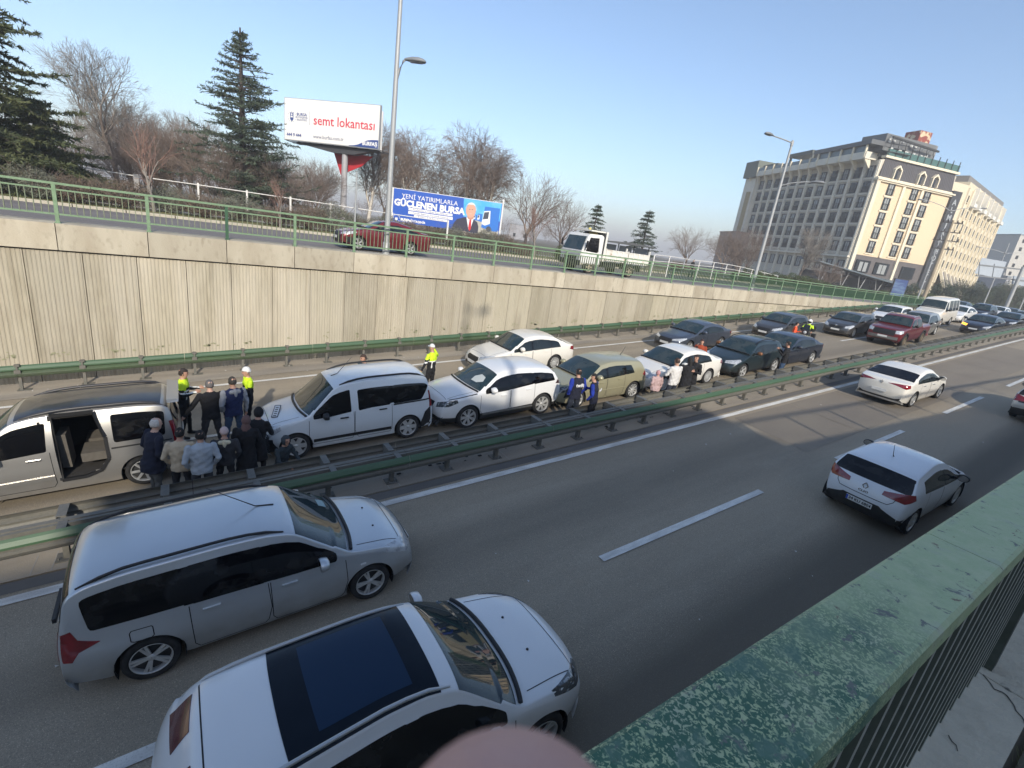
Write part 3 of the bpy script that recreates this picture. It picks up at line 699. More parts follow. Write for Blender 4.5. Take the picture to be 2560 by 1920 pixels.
# ------------------------------------------------------------------ hotel
G0 = -1.6
hotel = thing('hotel', 'eight storey hotel with grey side, cream front, slate mansard and dark vertical sign', 'hotel', (124.0, 51.6, G0))
M_hg = mat('hotel_grey_render', (.55, .50, .41), .9, noise=[(.4, .4, (.47, .43, .35)), (3, .3, (.60, .55, .46))])
M_hp = mat('hotel_pilaster', (.70, .65, .54), .85, noise=(.6, .4, (.54, .50, .43)))
M_hc = mat('hotel_cream', (.70, .555, .37), .85, noise=[(.25, .4, (.65, .51, .33)), (4, .2, (.74, .60, .42))])
M_ht = mat('hotel_trim', (.74, .66, .50), .8, noise=(1, .3, (.66, .58, .44)))
M_hs = mat('hotel_slate', (.085, .08, .085), .75, noise=[(1.2, .5, (.11, .10, .105), (4, 4, .3)), (8, .4, (.06, .06, .065))])
M_win = mat('window_glass', (.012, .015, .018), .2, spec=.35, noise=(.35, .5, (.03, .035, .04)))
M_wfr = mat('window_frame', (.03, .03, .035), .5)
M_cur = mat('curtain_pale', (.30, .31, .30), .4)
M_dgl = mat('terrace_glass', (.10, .13, .14), .15)
M_dgr = mat('terrace_green_glass', (.06, .13, .11), .2)
M_bal = mat('balcony_iron', (.03, .03, .03), .6)
def frame(h1, h2): return math.radians(h1), math.radians(h2)
A1 = rad(64.0); A2 = rad(-19.4)        # headings of the two faces, seen from the corner
u1 = Vector((math.cos(A1), math.sin(A1), 0)); u2 = Vector((math.cos(A2), math.sin(A2), 0))
n1 = Vector((-math.sin(A1), math.cos(A1), 0)); 
if n1.dot(Vector((-124, -51.6, 0))) < 0: n1 = -n1
n2 = Vector((-math.sin(A2), math.cos(A2), 0))
if n2.dot(Vector((-124, -51.6, 0))) < 0: n2 = -n2
L1, L2 = 47.0, 21.6
HC = 23.3     # cornice height above ground
HR = 27.6     # roof cornice
C0 = Vector((0, 0, 0))
def fbox(mb, u, n, a0, a1, d0, d1, z0, z1, mi=0, o=C0):
    """box on a facade: a along it, d outwards, z up"""
    P = lambda a, d, z: o+u*a+n*d+Vector((0, 0, z))
    return mb.hexa([P(a0, d0, z0), P(a1, d0, z0), P(a1, d1, z0), P(a0, d1, z0)], [P(a0, d0, z1), P(a1, d0, z1), P(a1, d1, z1), P(a0, d1, z1)], mi)
far = u1*L1+u2*L2
# main volume
mbv = MB().prism([(0, 0), (L1*u1.x, L1*u1.y), (L1*u1.x+L2*u2.x, L1*u1.y+L2*u2.y), (L2*u2.x, L2*u2.y)], 'Z', 0, HR-.3)
mbv.build('wall', M_hg, hotel)
# cream skin on the front
fs = MB(); fbox(fs, u2, n2, .02, L2-.1, .01, .25, 7.9, HC); fs.build('front_wall', M_hc, hotel)
fs = MB(); fbox(fs, u2, n2, .02, L2-.1, .01, .22, 0, 7.88); fs.build('base_wall', mat('hotel_base_stone', (.13, .115, .11), .8, noise=(1, .5, (.09, .08, .08))), hotel)
# mansard of slate, leaning back, with ribs
P = lambda u, n, a, d, z: C0+u*a+n*d+Vector((0, 0, z))
sl = MB().hexa([P(u2, n2, .1, -.3, HC+.6), P(u2, n2, L2-.3, -.3, HC+.6), P(u2, n2, L2-.3, .45, HC+.6), P(u2, n2, .1, .45, HC+.6)],
               [P(u2, n2, .6, -.5, HR), P(u2, n2, L2-.6, -.5, HR), P(u2, n2, L2-.6, .10, HR), P(u2, n2, .6, .10, HR)])
for i in range(43):
    a = .7+i*.48; sl.bar(P(u2, n2, a, .47, HC+.6), P(u2, n2, a*.98+.2, .13, HR), .06)
sl.build('mansard', M_hs, hotel)
c = MB(); fbox(c, u2, n2, -.6, L2+.5, -.1, .95, HC-.02, HC+.28); fbox(c, u2, n2, -.45, L2+.3, -.1, .70, HC-.30, HC-.03); fbox(c, u2, n2, -.3, L2+.1, -.1, .5, HC+.29, HC+.6)
c.build('cornice', M_ht, hotel)
c = MB(); fbox(c, u2, n2, 0, L2, -.6, .55, HR+.01, HR+.45); c.build('roof_cornice', M_ht, hotel)
# window prototypes (face frame: x along, y outwards, z up from the sill)
def win_meshes(w, h, curtain):
    fr = MB()
    fr.box((-w/2-.08, 0, -.05), (-w/2, .10, h+.05)).box((w/2, 0, -.05), (w/2+.08, .10, h+.05)).box((-w/2, 0, h), (w/2, .10, h+.08)).box((-w/2, 0, -.08), (w/2, .12, 0)).box((-.03, .01, 0), (.03, .08, h))
    fr = fr.mesh('window', M_wfr)
    pn = MB().box((-w/2, -.02, 0), (w/2, .03, h))
    if curtain: pn.box((-w*.30, .03, .05), (-w*.03, .035, h-.1), 1).box((w*.06, .03, .05), (w*.28, .035, h-.1), 1)
    pn = pn.mesh('pane', [M_win, M_cur])
    bl = MB()
    for k in range(9): bl.box((-w*.55+k*w*1.1/8-.015, .22, -.05), (-w*.55+k*w*1.1/8+.015, .25, h*.48))
    bl.box((-w*.57, .20, h*.47), (w*.57, .26, h*.5)).box((-w*.57, .1, -.08), (w*.57, .26, -.03))
    return fr, pn, bl.mesh('balcony_rail', M_bal)
wA = win_meshes(1.7, 2.15, False); wB = win_meshes(1.75, 2.3, True)
nwin = 0; wA2 = (wA[0], win_meshes(1.7, 2.15, True)[1], wA[2])
def window(proto, u, n, a, z, d, bal=True, parent=hotel, o=C0):
    global nwin
    fr, pn, bl = proto; ang = math.atan2(u.y, u.x); 
    # local y must point outwards
    M = Matrix(((u.x, n.x, 0, 0), (u.y, n.y, 0, 0), (0, 0, 1, 0), (0, 0, 0, 1)))
    q = o+u*a+n*d+Vector((0, 0, z)); M.translation = q
    w = link('window', fr, parent); w.matrix_local = M
    link('pane', pn, w)
    if bal: link('balcony_rail', bl, w)
    nwin += 1
# grey side: 12 bays, 8 storeys
bays = 12; bw = (L1-5.0)/bays
gp_ = MB(); gb = MB()
FL = 3.13
Z0 = 5.2
for i in range(bays+1):
    a = .35+i*bw; gp_ = MB()
    fbox(gp_, u1, n1, a-.34, a+.34, .01, .34, .0, 27.2); fbox(gp_, u1, n1, a-.14, a+.14, .34, .46, .0, 27.2); gp_.build('pilaster', M_hp, hotel)
for i in range(bays):
    a = .35+(i+.5)*bw
    for k in range(7):
        z = Z0+k*FL
        if k == 0: 
            window(wB, u1, n1, a, z-1.2, .05, False)
            continue
        if k == 7 and False: continue
        window(wA if rng.random() < .6 else wA2, u1, n1, a, z, .06, True)
    for k in range(1, 7):
        gb = MB(); z = Z0+k*FL; fbox(gb, u1, n1, a-bw/2+.45, a+bw/2-.45, .01, .28, z-.62, z-.12); fbox(gb, u1, n1, a-bw/2+.45, a+bw/2-.45, .01, .16, z+2.25, z+2.35); gb.build('spandrel', M_hg, hotel)
c = MB(); fbox(c, u1, n1, 0, L1-4, .0, .85, Z0+FL-1.3, Z0+FL-.95); c.build('string_course', M_hp, hotel)
# overhanging gallery along the top of the grey side with brackets and glass
g1 = MB(); fbox(g1, u1, n1, 17.3, L1+.5, -.5, 1.9, 27.3, 28.6); g1.build('gallery_parapet', M_hp, hotel)
g2 = MB(); fbox(g2, u1, n1, 2.0, 17.2, -.5, 2.6, 27.3, 28.7); g2.build('gallery_parapet', M_hp, hotel)
for i in range(14):
    a = 2.4+i*3.55; d = 2.75 if a < 17 else 2.1
    if a > L1: break
    g3 = MB()
    g3.hexa([P(u1, n1, a-.2, .5, 25.6), P(u1, n1, a+.2, .5, 25.6), P(u1, n1, a+.2, .8, 25.6), P(u1, n1, a-.2, .8, 25.6)],
            [P(u1, n1, a-.2, 1.0, 27.6), P(u1, n1, a+.2, 1.0, 27.6), P(u1, n1, a+.2, d, 27.6), P(u1, n1, a-.2, d, 27.6)])
    fbox(g3, u1, n1, a-.15, a+.15, d-.35, d, 27.6, 29.7 if a > 17 else 30.0)
    g3.build('gallery_bracket', M_ht, hotel)
gg = MB(); fbox(gg, u1, n1, 17.5, L1-.5, 1.75, 1.80, 28.6, 29.5); gg.build('gallery_glass', M_dgl, hotel)
gg = MB(); fbox(gg, u1, n1, 2.2, 17.0, 2.2, 2.3, 28.5, 30.0); gg.build('gallery_glass', M_dgl, hotel)
gr = MB(); fbox(gr, u1, n1, 1.2, 18.2, -6, 2.9, 30.02, 30.9); gr.build('gallery_roof', mat('roof_grey', (.10, .105, .11), .6), hotel)
gr = MB(); fbox(gr, u1, n1, -.3, 2.6, -6, 1.2, HR+1.2, HC+5.6); gr.build('terrace_room', mat('terrace_dark', (.05, .055, .055), .5), hotel)
# terrace on the front roof: posts, glass balustrade, dark pergola, plant rooms
tg = MB(); fbox(tg, u2, n2, .4, L2-.2, .15, .20, HR+.45, HR+1.8); tg.build('terrace_balustrade', M_dgr, hotel)
for i in range(11):
    a = .6+i*(L2-1.2)/10; tp_ = MB(); fbox(tp_, u2, n2, a-.06, a+.06, .2, .32, HR+.45, HR+2.5); tp_.build('terrace_post', M_bal, hotel)
for i in range(7):
    a = .6+i*2.0; tp_ = MB(); tp_.bar(P(u2, n2, a, .2, HR+4.0-.1*i), P(u2, n2, a+.9, -1.4, HR+4.7-.1*i), .09); tp_.bar(P(u2, n2, a, .2, HR+2.4), P(u2, n2, a, .2, HR+4.1-.1*i), .10); tp_.build('pergola_arm', M_bal, hotel)
tp_ = MB(); tp_.bar(P(u2, n2, .5, .2, HR+4.0), P(u2, n2, 13.8, .2, HR+3.4), .35); tp_.build('pergola_beam', M_bal, hotel)
tr = MB(); fbox(tr, u2, n2, .3, 14.5, -7, -1.2, HR+.5, HR+4.9); tr.build('terrace_room', mat('terrace_grey', (.14, .145, .145), .6), hotel)
wb_ = MB()
for i in range(26):
    a = rng.uniform(.8, 13); z = rng.uniform(HR+1.6, HR+3.9); w = rng.uniform(.2, .9); h = rng.uniform(.12, .5)
    fbox(wb_, u2, n2, a, a+w, -.9, -.85, z, z+h)
wb_.build('terrace_curtain', mat('white_cloth', (.62, .62, .58), .6), hotel)
pr = MB(); fbox(pr, u2, n2, 14.0, 22.5, -13, -7.2, HR+.5, HR+6.9); pr.build('plant_room', mat('plant_room_grey', (.20, .20, .205), .8), hotel)
pr = MB(); fbox(pr, u2, n2, 16.6, 21.2, -12, -6.5, HR+.5, HR+5.4); pr.build('plant_room', mat('plant_room_pale', (.30, .30, .29), .8), hotel)
sg = MB(); fbox(sg, u2, n2, 17.4, 21.0, -12, -8.4, HR+6.95, HR+9.6); sg.build('rooftop_sign', mat('rooftop_sign_red', (.25, .045, .025), .6, noise=(.9, .95, (.62, .5, .32), (1, 1, 1), (.5, .56))), hotel)
# left end tower
tw = MB(); fbox(tw, u1, n1, L1-4.6, L1+.6, -.3, 1.2, 0, 27.1); tw.build('end_bay', M_hp, hotel)
tw = MB(); fbox(tw, u1, n1, L1-3.6, L1-1.6, 1.2, 1.35, 2, HC); tw.build('end_panel', mat('ochre_panel', (.36, .28, .15), .85), hotel)
tw = MB(); fbox(tw, u1, n1, L1-5.5, L1+.8, -4, 2.2, 27.2, 31.6); tw.build('end_lift_room', mat('lift_room', (.13, .145, .12), .8), hotel)
tw = MB(); fbox(tw, u1, n1, L1-12, L1-5.6, -5, .5, 28.6, 30.4); tw.build('roof_hut', mat('hut_dark', (.10, .11, .10), .8), hotel)
tw = MB(); fbox(tw, u1, n1, 22, 31, -4, .6, 31.2, 32)
for a in (22.3, 30.6): fbox(tw, u1, n1, a-.2, a+.2, -.2, .3, 28.6, 31.2)
tw.build('roof_pergola', mat('hut_dark', (.10, .11, .10), .8), hotel)
# front: three columns of windows, pilasters
cols = (4.3, 11.1, 14.9)
for a in cols:
    for k in range(5):
        z = 8.75+k*3.02-(.35 if a > 10 else 0)*0
        window(wB, u2, n2, a, z, .30, True)
        sb_ = MB(); fbox(sb_, u2, n2, a-1.3, a+1.3, .26, .42, z-.5, z-.22); fbox(sb_, u2, n2, a-1.2, a+1.2, .26, .36, z+2.4, z+2.5); sb_.build('sill', M_ht, hotel)
for a, w_, z_ in ((.25, .45, 4), (7.6, .35, 8), (13.0, .35, 3.2)):
    pl = MB(); fbox(pl, u2, n2, a-w_, a+w_, .26, .6, z_, HC-.3); pl.build('pilaster', M_ht, hotel)
for a in (4.2, 11.2, 15.2):
    dm = MB()
    dm.prism([(-1.0, 0), (-.75, 0), (-.75, 1.75), (0, 2.35), (.75, 1.75), (.75, 0), (1.0, 0), (1.0, 1.9), (0, 2.75), (-1.0, 1.9)], 'Y', 0, .9)
    M4 = Matrix(((u2.x, n2.x, 0, 0), (u2.y, n2.y, 0, 0), (0, 0, 1, 0), (0, 0, 0, 1))); M4.translation = P(u2, n2, a, .0, HC+.62)
    o = dm.build('dormer', M_ht, hotel); o.matrix_local = M4
    q = MB().box((-.72, .2, 0), (.72, .5, 1.75)); link('dormer_cheek', q.mesh('dormer_cheek', M_hs), o)
    link('pane', MB().box((-.35, .51, .05), (.3, .55, 1.6)).mesh('pane', M_win), o)
# shop windows and entrance canopy at the base
for a in (3.6, 9.2, 17.2):
    q = MB(); fbox(q, u2, n2, a-2.0, a+2.0, .22, .5, 4.3, 6.9); q.build('base_window', M_win, hotel)
for a in (3.0, 4.4, 8.7, 9.9):
    q = MB(); fbox(q, u2, n2, a-.5, a+.5, .5, .52, 4.5, 6.5); q.build('curtain', M_cur, hotel)
# dark vertical sign
sgn = MB(); fbox(sgn, u2, n2, L2-.05, L2+2.6, -.6, .75, 2.5, HC+1.0); sgn.build('sign_tower', mat('sign_dark', (.045, .047, .052), .6), hotel)
M_sgn = mat('sign_letters', (.40, .42, .43), .4)
Mx = Matrix(((u2.x, 0, n2.x, 0), (u2.y, 0, n2.y, 0), (0, 1, 0, 0), (0, 0, 0, 1)))
z = HC-1.4
for ch in 'ALMIRA HOTEL':
    if ch != ' ':
        o = link('lettering', text_mesh(ch, 1.75, M_sgn, .03, .02), hotel); m_ = Mx.copy(); m_.translation = P(u2, n2, L2+1.25, .79, z); o.matrix_local = m_
    z -= 1.62 if ch != ' ' else .9
# canopy
cn = thing('entrance_canopy', 'curved grey entrance canopy on slanted steel struts in front of the hotel', 'canopy', (124+u2.x*-1+n2.x*6, 51.6-u2.y+n2.y*6, G0), A2)
M_can = mat('canopy_grey', (.12, .15, .17), .5)
def curve(x): return 3.6-.10*x+.55*math.sin((x-8)*.45)*(1 if x > 8 else 0)
pts = [(-13+i*1.2, curve(-13+i*1.2+0)) for i in range(25)]
vs = []
for x_, z_ in pts: vs += [(x_, 0, z_), (x_, 5.5, z_+.3), (x_, 5.5, z_+.65), (x_, 0, z_+.25)]
fs_ = []
for i in range(len(pts)-1):
    for j in range(4): fs_.append((4*i+j, 4*i+(j+1) % 4, 4*(i+1)+(j+1) % 4, 4*(i+1)+j))
fs_ += [(0, 1, 2, 3), tuple(4*(len(pts)-1)+j for j in (3, 2, 1, 0))]
MB().add(vs, fs_).build('roof', M_can, cn)
for x_ in (-10, -4, 1, 6, 11, 14):
    for s in (-1, 1): MB().tube([(x_, 1.5, 0), (x_+s*1.1, 1.5, curve(x_+s))], .09, 6).build('strut', M_pole, cn)
MB().box((-12, 4.5, 0), (15.5, 4.7, 3.2)).build('glass_front', M_win, cn)
# ------------------------------------------------------------------ cream wing to the right
A3 = rad(3.0); u3 = Vector((math.cos(A3), math.sin(A3), 0)); n3 = Vector((math.sin(A3), -math.cos(A3), 0))
w0 = Vector((150.4, 43.3, G0))
wing = thing('apartment_block', 'long cream apartment block receding beside the hotel with rows of narrow windows', 'building', w0)
nd = Vector((-math.cos(rad(-19.4)-rad(0)), -math.sin(rad(-19.4)), 0))
L3 = 43
M_w3 = mat('wing_cream', (.66, .58, .43), .9, noise=[(.3, .4, (.60, .52, .38)), (2, .2, (.70, .62, .47))])
back = Vector((-u3.y, u3.x, 0))
MB().prism([(0, 0), (L3*u3.x, L3*u3.y), (L3*u3.x+back.x*16, L3*u3.y+back.y*16), (back.x*16, back.y*16)], 'Z', 0, 27.2).build('wall', M_w3, wing)
MB().prism([(-5.5, 1.6), (.0, .01), (1.0, 14), (-5.5, 14)], 'Z', 0, 26.4).build('end_wall', M_w3, wing)
rf = MB(); rf.prism([(2*u3.x+back.x*1, 2*u3.y+back.y), (L3*u3.x+back.x, L3*u3.y+back.y), (L3*u3.x+back.x*14, L3*u3.y+back.y*14), (2*u3.x+back.x*14, 2*u3.y+back.y*14)], 'Z', 27.25, 28.9); rf.build('roof', mat('wing_roof', (.20, .19, .18), .8), wing)
def wP(a, d, z): return u3*a+n3*d+Vector((0, 0, z))
p3 = MB()
for i in range(11):
    a = .6+i*4.05
    if a < L3: fbox(p3, u3, n3, a-.35, a+.35, .01, .35, 4.5, 26.0); p3.build('pilaster', M_ht, wing); p3 = MB()
# balconies on top floor
b3 = MB()
for i in range(7):
    b3 = MB(); fbox(b3, u3, n3, 5+i*5.4, 8+i*5.4, .02, 1.1, 22.6, 23.4); fbox(b3, u3, n3, 5+i*5.4, 5.3+i*5.4, .02, 1.1, 23.4, 26.6); b3.build('balcony', mat('balcony_white', (.72, .70, .64), .7), wing)
w3f = MB()
for s in (-.55, 0, .55): w3f.box((s-.18, 0, 0), (s+.18, .06, 1.5))
w3 = w3f.mesh('window', M_win)
w3s = MB().box((-.85, 0, -.15), (.85, .25, -.03)).box((-.82, .0, 1.55), (.82, .12, 1.65)).mesh('sill', M_ht)
for i in range(10):
    for k in range(7):
        M4 = Matrix(((u3.x, n3.x, 0, 0), (u3.y, n3.y, 0, 0), (0, 0, 1, 0), (0, 0, 0, 1))); M4.translation = wP(2.62+i*4.05, .01, 5.4+k*2.95)
        w = link('window', w3, wing); w.matrix_local = M4; link('sill', w3s, w)
# the narrow lit end with its own windows
for k in range(5):
    q = MB().box((-.35, 0, 0), (.35, .08, 1.3)); M4 = Matrix(((.96, -.27, 0, 0), (-.27, -.96, 0, 0), (0, 0, 1, 0), (0, 0, 0, 1))); M4.translation = Vector((-2.6, .75, 6+k*2.95))
    o = q.build('window', M_win, wing); o.matrix_local = M4
# low annex with slanted dark glazing and white fins
an = thing('glazed_annex', 'low annex with slanting dark windows between white fins below the cream block', 'building', w0+n3*3+u3*1)
for i in range(7):
    a = i*4.2
    MB().hexa([wP(a, 0, 1.2), wP(a+.7, 0, 1.2), wP(a+.7, .6, 1.2), wP(a, .6, 1.2)], [wP(a, -3, 7.8-.25*i), wP(a+.7, -3, 7.8-.25*i), wP(a+.7, -2.4, 7.8-.25*i), wP(a, -2.4, 7.8-.25*i)]).build('fin', M_ht, an)
    MB().hexa([wP(a+.7, -.1, 1.2), wP(a+4.2, -.1, 1.2), wP(a+4.2, .1, 1.2), wP(a+.7, .1, 1.2)], [wP(a+.7, -2.9, 7.4-.25*i), wP(a+4.2, -2.9, 7.4-.25*i), wP(a+4.2, -2.7, 7.4-.25*i), wP(a+.7, -2.7, 7.4-.25*i)]).build('pane', mat('annex_glass', (.10, .09, .11), .3), an)
# far buildings
fb = [(2505, 760, 150, 590, 2545, 'pale block of flats standing behind the sign gantry at the right edge'), (2300, 0, 0, 0, 0, None)]
def far_block(x0, x1, ytop, dep, label, col, h=None, floors=5):
    a = at_depth(x0, 760, dep); b = at_depth(x1, 760, dep); d = Vector((b.x-a.x, b.y-a.y, 0)); w = d.length; ang = math.atan2(d.y, d.x)
    top = at_depth((x0+x1)/2, ytop, dep).z
    t = thing('distant_building', label, 'building', (a.x, a.y, G0), ang)
    hh = top-G0
    MB().box((0, 0, 0), (w, 12, hh)).build('wall', mat('far_'+col, {'pale': (.5, .48, .44), 'grey': (.32, .32, .34), 'brown': (.33, .25, .21), 'red': (.42, .25, .18)}[col], .9), t)
    nx = max(2, int(w/3.2)); wm = MB().box((-.5, -.08, 0), (.5, 0, 1.3)).mesh('window', M_win)
    for i in range(nx):
        for k in range(int(hh/3)):
            if nx*int(hh/3) < 120: link('window', wm, t, ((i+.5)*w/nx, 0, 1+3*k))
    MB().box((-.2, -.2, hh+.001), (w+.2, 12.2, hh+.35)).build('roof', mat('far_roof', (.30, .2, .16), .9) if col in ('red', 'brown') else M_back, t)
    return t
far_block(2478, 2532, 588, 190, 'pale slab block of flats behind the cream block at the right', 'pale')
far_block(2380+110, 2500, 690, 170, 'small green netted building below the sign gantry', 'grey')
far_block(2505, 2530, 700, 210, 'little red roofed house beyond the sign gantry', 'red')
far_block(2530, 2600, 693, 260, 'grey distant block at the right edge under the small sign', 'grey')
far_block(1795, 1856, 582, 150, 'brown low building left of the grey hotel side behind bare trees', 'brown')
far_block(1250, 1300, 560, 200, 'dim distant house seen between the bare trees right of the blue hoarding', 'grey')
# advertising panel and low wall near the hotel
ap = at_depth(2243, 730, 75); av = thing('advert_panel', 'dark blue upright advertising panel beside the green railing in front of the hotel', 'sign', (ap.x, ap.y, G0), rad(-35))
MB().box((-1.1, -.1, .3), (1.1, .1, 3.3)).build('frame', M_bal, av)
MB().box((-1.0, -.13, .5), (1.0, -.101, 3.2)).build('poster', mat('poster_sea', (.03, .06, .18), .4, noise=(.9, .7, (.14, .22, .32), (.5, 1, 2.5), (.45, .6))), av)
lw = thing('low_white_wall', 'low pale wall beside the dark trees at the end of the green railing', 'wall')
a = at_depth(2330, 765, 88); b = at_depth(2480, 778, 108)
MB().hexa([(a.x, a.y, G0), (b.x, b.y, G0), (b.x, b.y+.3, G0), (a.x, a.y+.3, G0)], [(a.x, a.y, a.z+1.4), (b.x, b.y, b.z+1.4), (b.x, b.y+.3, b.z+1.4), (a.x, a.y+.3, a.z+1.4)]).build('wall_face', mat('lime_wall', (.55, .52, .45), .9), lw)
# ------------------------------------------------------------------ trees
M_bark = mat('bark_brown', (.155, .12, .095), .95, noise=(3, .5, (.09, .07, .06)))
M_twig = mat('twig_red_brown', (.215, .165, .135), .95)
M_twig2 = mat('twig_grey', (.22, .195, .17), .95)
M_birch = mat('bark_birch', (.50, .46, .40), .9, noise=(6, .6, (.14, .12, .11), (1, 1, 1), (.55, .65)))
M_dark = mat('bark_dark', (.075, .06, .055), .95)
def seg_mesh(name, segs, mats, nmin=3):
    """segs: list of (p, q, r0, r1, matindex)"""
    n = len(segs); P_ = np.array([s[0] for s in segs]); Q_ = np.array([s[1] for s in segs]); r0 = np.array([s[2] for s in segs]); r1 = np.array([s[3] for s in segs]); mi = np.array([s[4] for s in segs])
    D_ = Q_-P_; D_ /= np.linalg.norm(D_, axis=1)[:, None]+1e-9
    U_ = np.where(np.abs(D_[:, 2:3]) < .9, np.array([[0, 0, 1.]]), np.array([[1., 0, 0]]))
    A_ = np.cross(D_, U_); A_ /= np.linalg.norm(A_, axis=1)[:, None]; B_ = np.cross(D_, A_)
    k = nmin; V = np.zeros((n, 2*k, 3))
    for j in range(k):
        t = 2*math.pi*j/k; o = A_*math.cos(t)+B_*math.sin(t)
        V[:, j] = P_+o*r0[:, None]; V[:, k+j] = Q_+o*r1[:, None]
    F_ = []
    base = np.arange(n)*2*k
    fl = np.zeros((n, k, 4), int)
    for j in range(k):
        j2 = (j+1) % k; fl[:, j] = np.stack([base+j, base+j2, base+k+j2, base+k+j], 1)
    me = bpy.data.meshes.new(name); V = V.reshape(-1, 3); fl = fl.reshape(-1, 4)
    me.vertices.add(len(V)); me.vertices.foreach_set('co', V.ravel())
    me.loops.add(fl.size); me.loops.foreach_set('vertex_index', fl.ravel())
    me.polygons.add(len(fl)); me.polygons.foreach_set('loop_start', np.arange(len(fl))*4)
    for m in mats: me.materials.append(m)
    me.polygons.foreach_set('material_index', np.repeat(mi, k)); me.update(calc_edges=True); 
    return me
def unit(v): return v/(np.linalg.norm(v)+1e-9)
def bare_tree(seed, h, spread=.5, levels=5, style='open', droop=0.0, fine=1.0):
    r = np.random.RandomState(seed); tr = []; tw = []
    def grow(p, d, L_, rad_, lev):
        nseg = 4 if lev < 2 else 3; q = p
        for i in range(nseg):
            d = unit(d+r.normal(0, .10 if lev < 2 else .16, 3)+np.array([0, 0, (.06 if lev < 3 else -.02)-droop*(lev >= 3)*.5]))
            q2 = q+d*L_/nseg; ra, rb = rad_*(1-.45*i/nseg), rad_*(1-.45*(i+1)/nseg)
            (tr if lev < 2 else tw).append((q, q2, max(ra, .0075), max(rb, .006), 0 if lev < 2 else 1)); 
            if lev < levels:
                nc = {0: 1 if i > 0 else 0, 1: 1 if i % 2 else 2, 2: 1, 3: 1, 4: 1}.get(lev, 1)
                if lev >= 3 and r.rand() < .12: nc -= 1
                for c in range(nc):
                    a = r.uniform(0, 2*math.pi); w = unit(np.cross(d, np.array([math.cos(a), math.sin(a), .3])))
                    sp = spread*r.uniform(.7, 1.5)
                    nd = unit(d*math.cos(sp)+w*math.sin(sp)+np.array([0, 0, .15-droop*(lev >= 2)]))
                    grow(q2, nd, L_*r.uniform(.5, .8), rb*.62, lev+1)
            q = q2
        if lev < levels:
            for c in range(2): 
                a = r.uniform(0, 2*math.pi); w = unit(np.cross(d, np.array([math.cos(a), math.sin(a), .3]))); sp = spread*.6
                grow(q, unit(d*math.cos(sp)+w*math.sin(sp)), L_*.68, rad_*.5, lev+1)
    p = np.zeros(3)
    if style == 'multi':
        for k in range(5):
            a = 2*math.pi*k/5+r.uniform(-.3, .3); grow(p+np.array([math.cos(a), math.sin(a), 0])*.15, unit(np.array([math.cos(a)*.5, math.sin(a)*.5, 1])), h*.36, .05*h/5, 1)
    elif style == 'round':
        tr.append((p, p+np.array([0, 0, h*.22]), .14, .12, 0))
        for k in range(9):
            a = 2*math.pi*k/9+r.uniform(-.3, .3); s = r.uniform(.3, 1.1); grow(p+np.array([0, 0, h*.2]), unit(np.array([math.cos(a)*s, math.sin(a)*s, 1])), h*.34, .07, 2)
    else:
        grow(p, np.array([0, 0, 1.]), h*.40, .022*h, 0)
    # normalise height
    allp = np.array([s[1] for s in tw] or [s[1] for s in tr]); k = h/allp[:, 2].max()
    sc = lambda S: [(a*k, b*k, c, d, m) for a, b, c, d, m in S]
    return sc(tr), sc(tw)
def place_tree(name, label, px, py_base, dep, scale, meshes, cat='tree', group=None, rz=0, z=None, sx=1.0):
    p = at_depth(px, py_base, dep); t = thing(name, label, cat, (p.x, p.y, (ST if z is None else z)), rz, group); t.scale = (scale*sx, scale*sx, scale)
    for nm, me in meshes: link(nm, me, t)
    return t
def tree_meshes(seed, h, m_tr, m_tw, **kw):
    tr, tw = bare_tree(seed, h, **kw)
    return [('trunk', seg_mesh('trunk', tr, [m_tr, m_tw], 6)), ('crown', seg_mesh('crown', tw, [m_tr, m_tw], 3))]
T_open = [tree_meshes(s, 10, M_bark, M_twig2, spread=.50, levels=5) for s in (3, 11)]
T_red = [tree_meshes(s, 8, M_bark, M_twig, spread=.42, levels=5, style='multi') for s in (5, 21, 33)]
T_birch = [tree_meshes(s, 9, M_birch, M_twig, spread=.42, levels=5, droop=.22) for s in (8, 17)]
T_round = [tree_meshes(s, 7, M_dark, M_twig, spread=.55, levels=5, style='round') for s in (2, 9)]
T_will = [tree_meshes(s, 9, M_dark, M_twig, spread=.6, levels=5, style='multi', droop=.3) for s in (4,)]
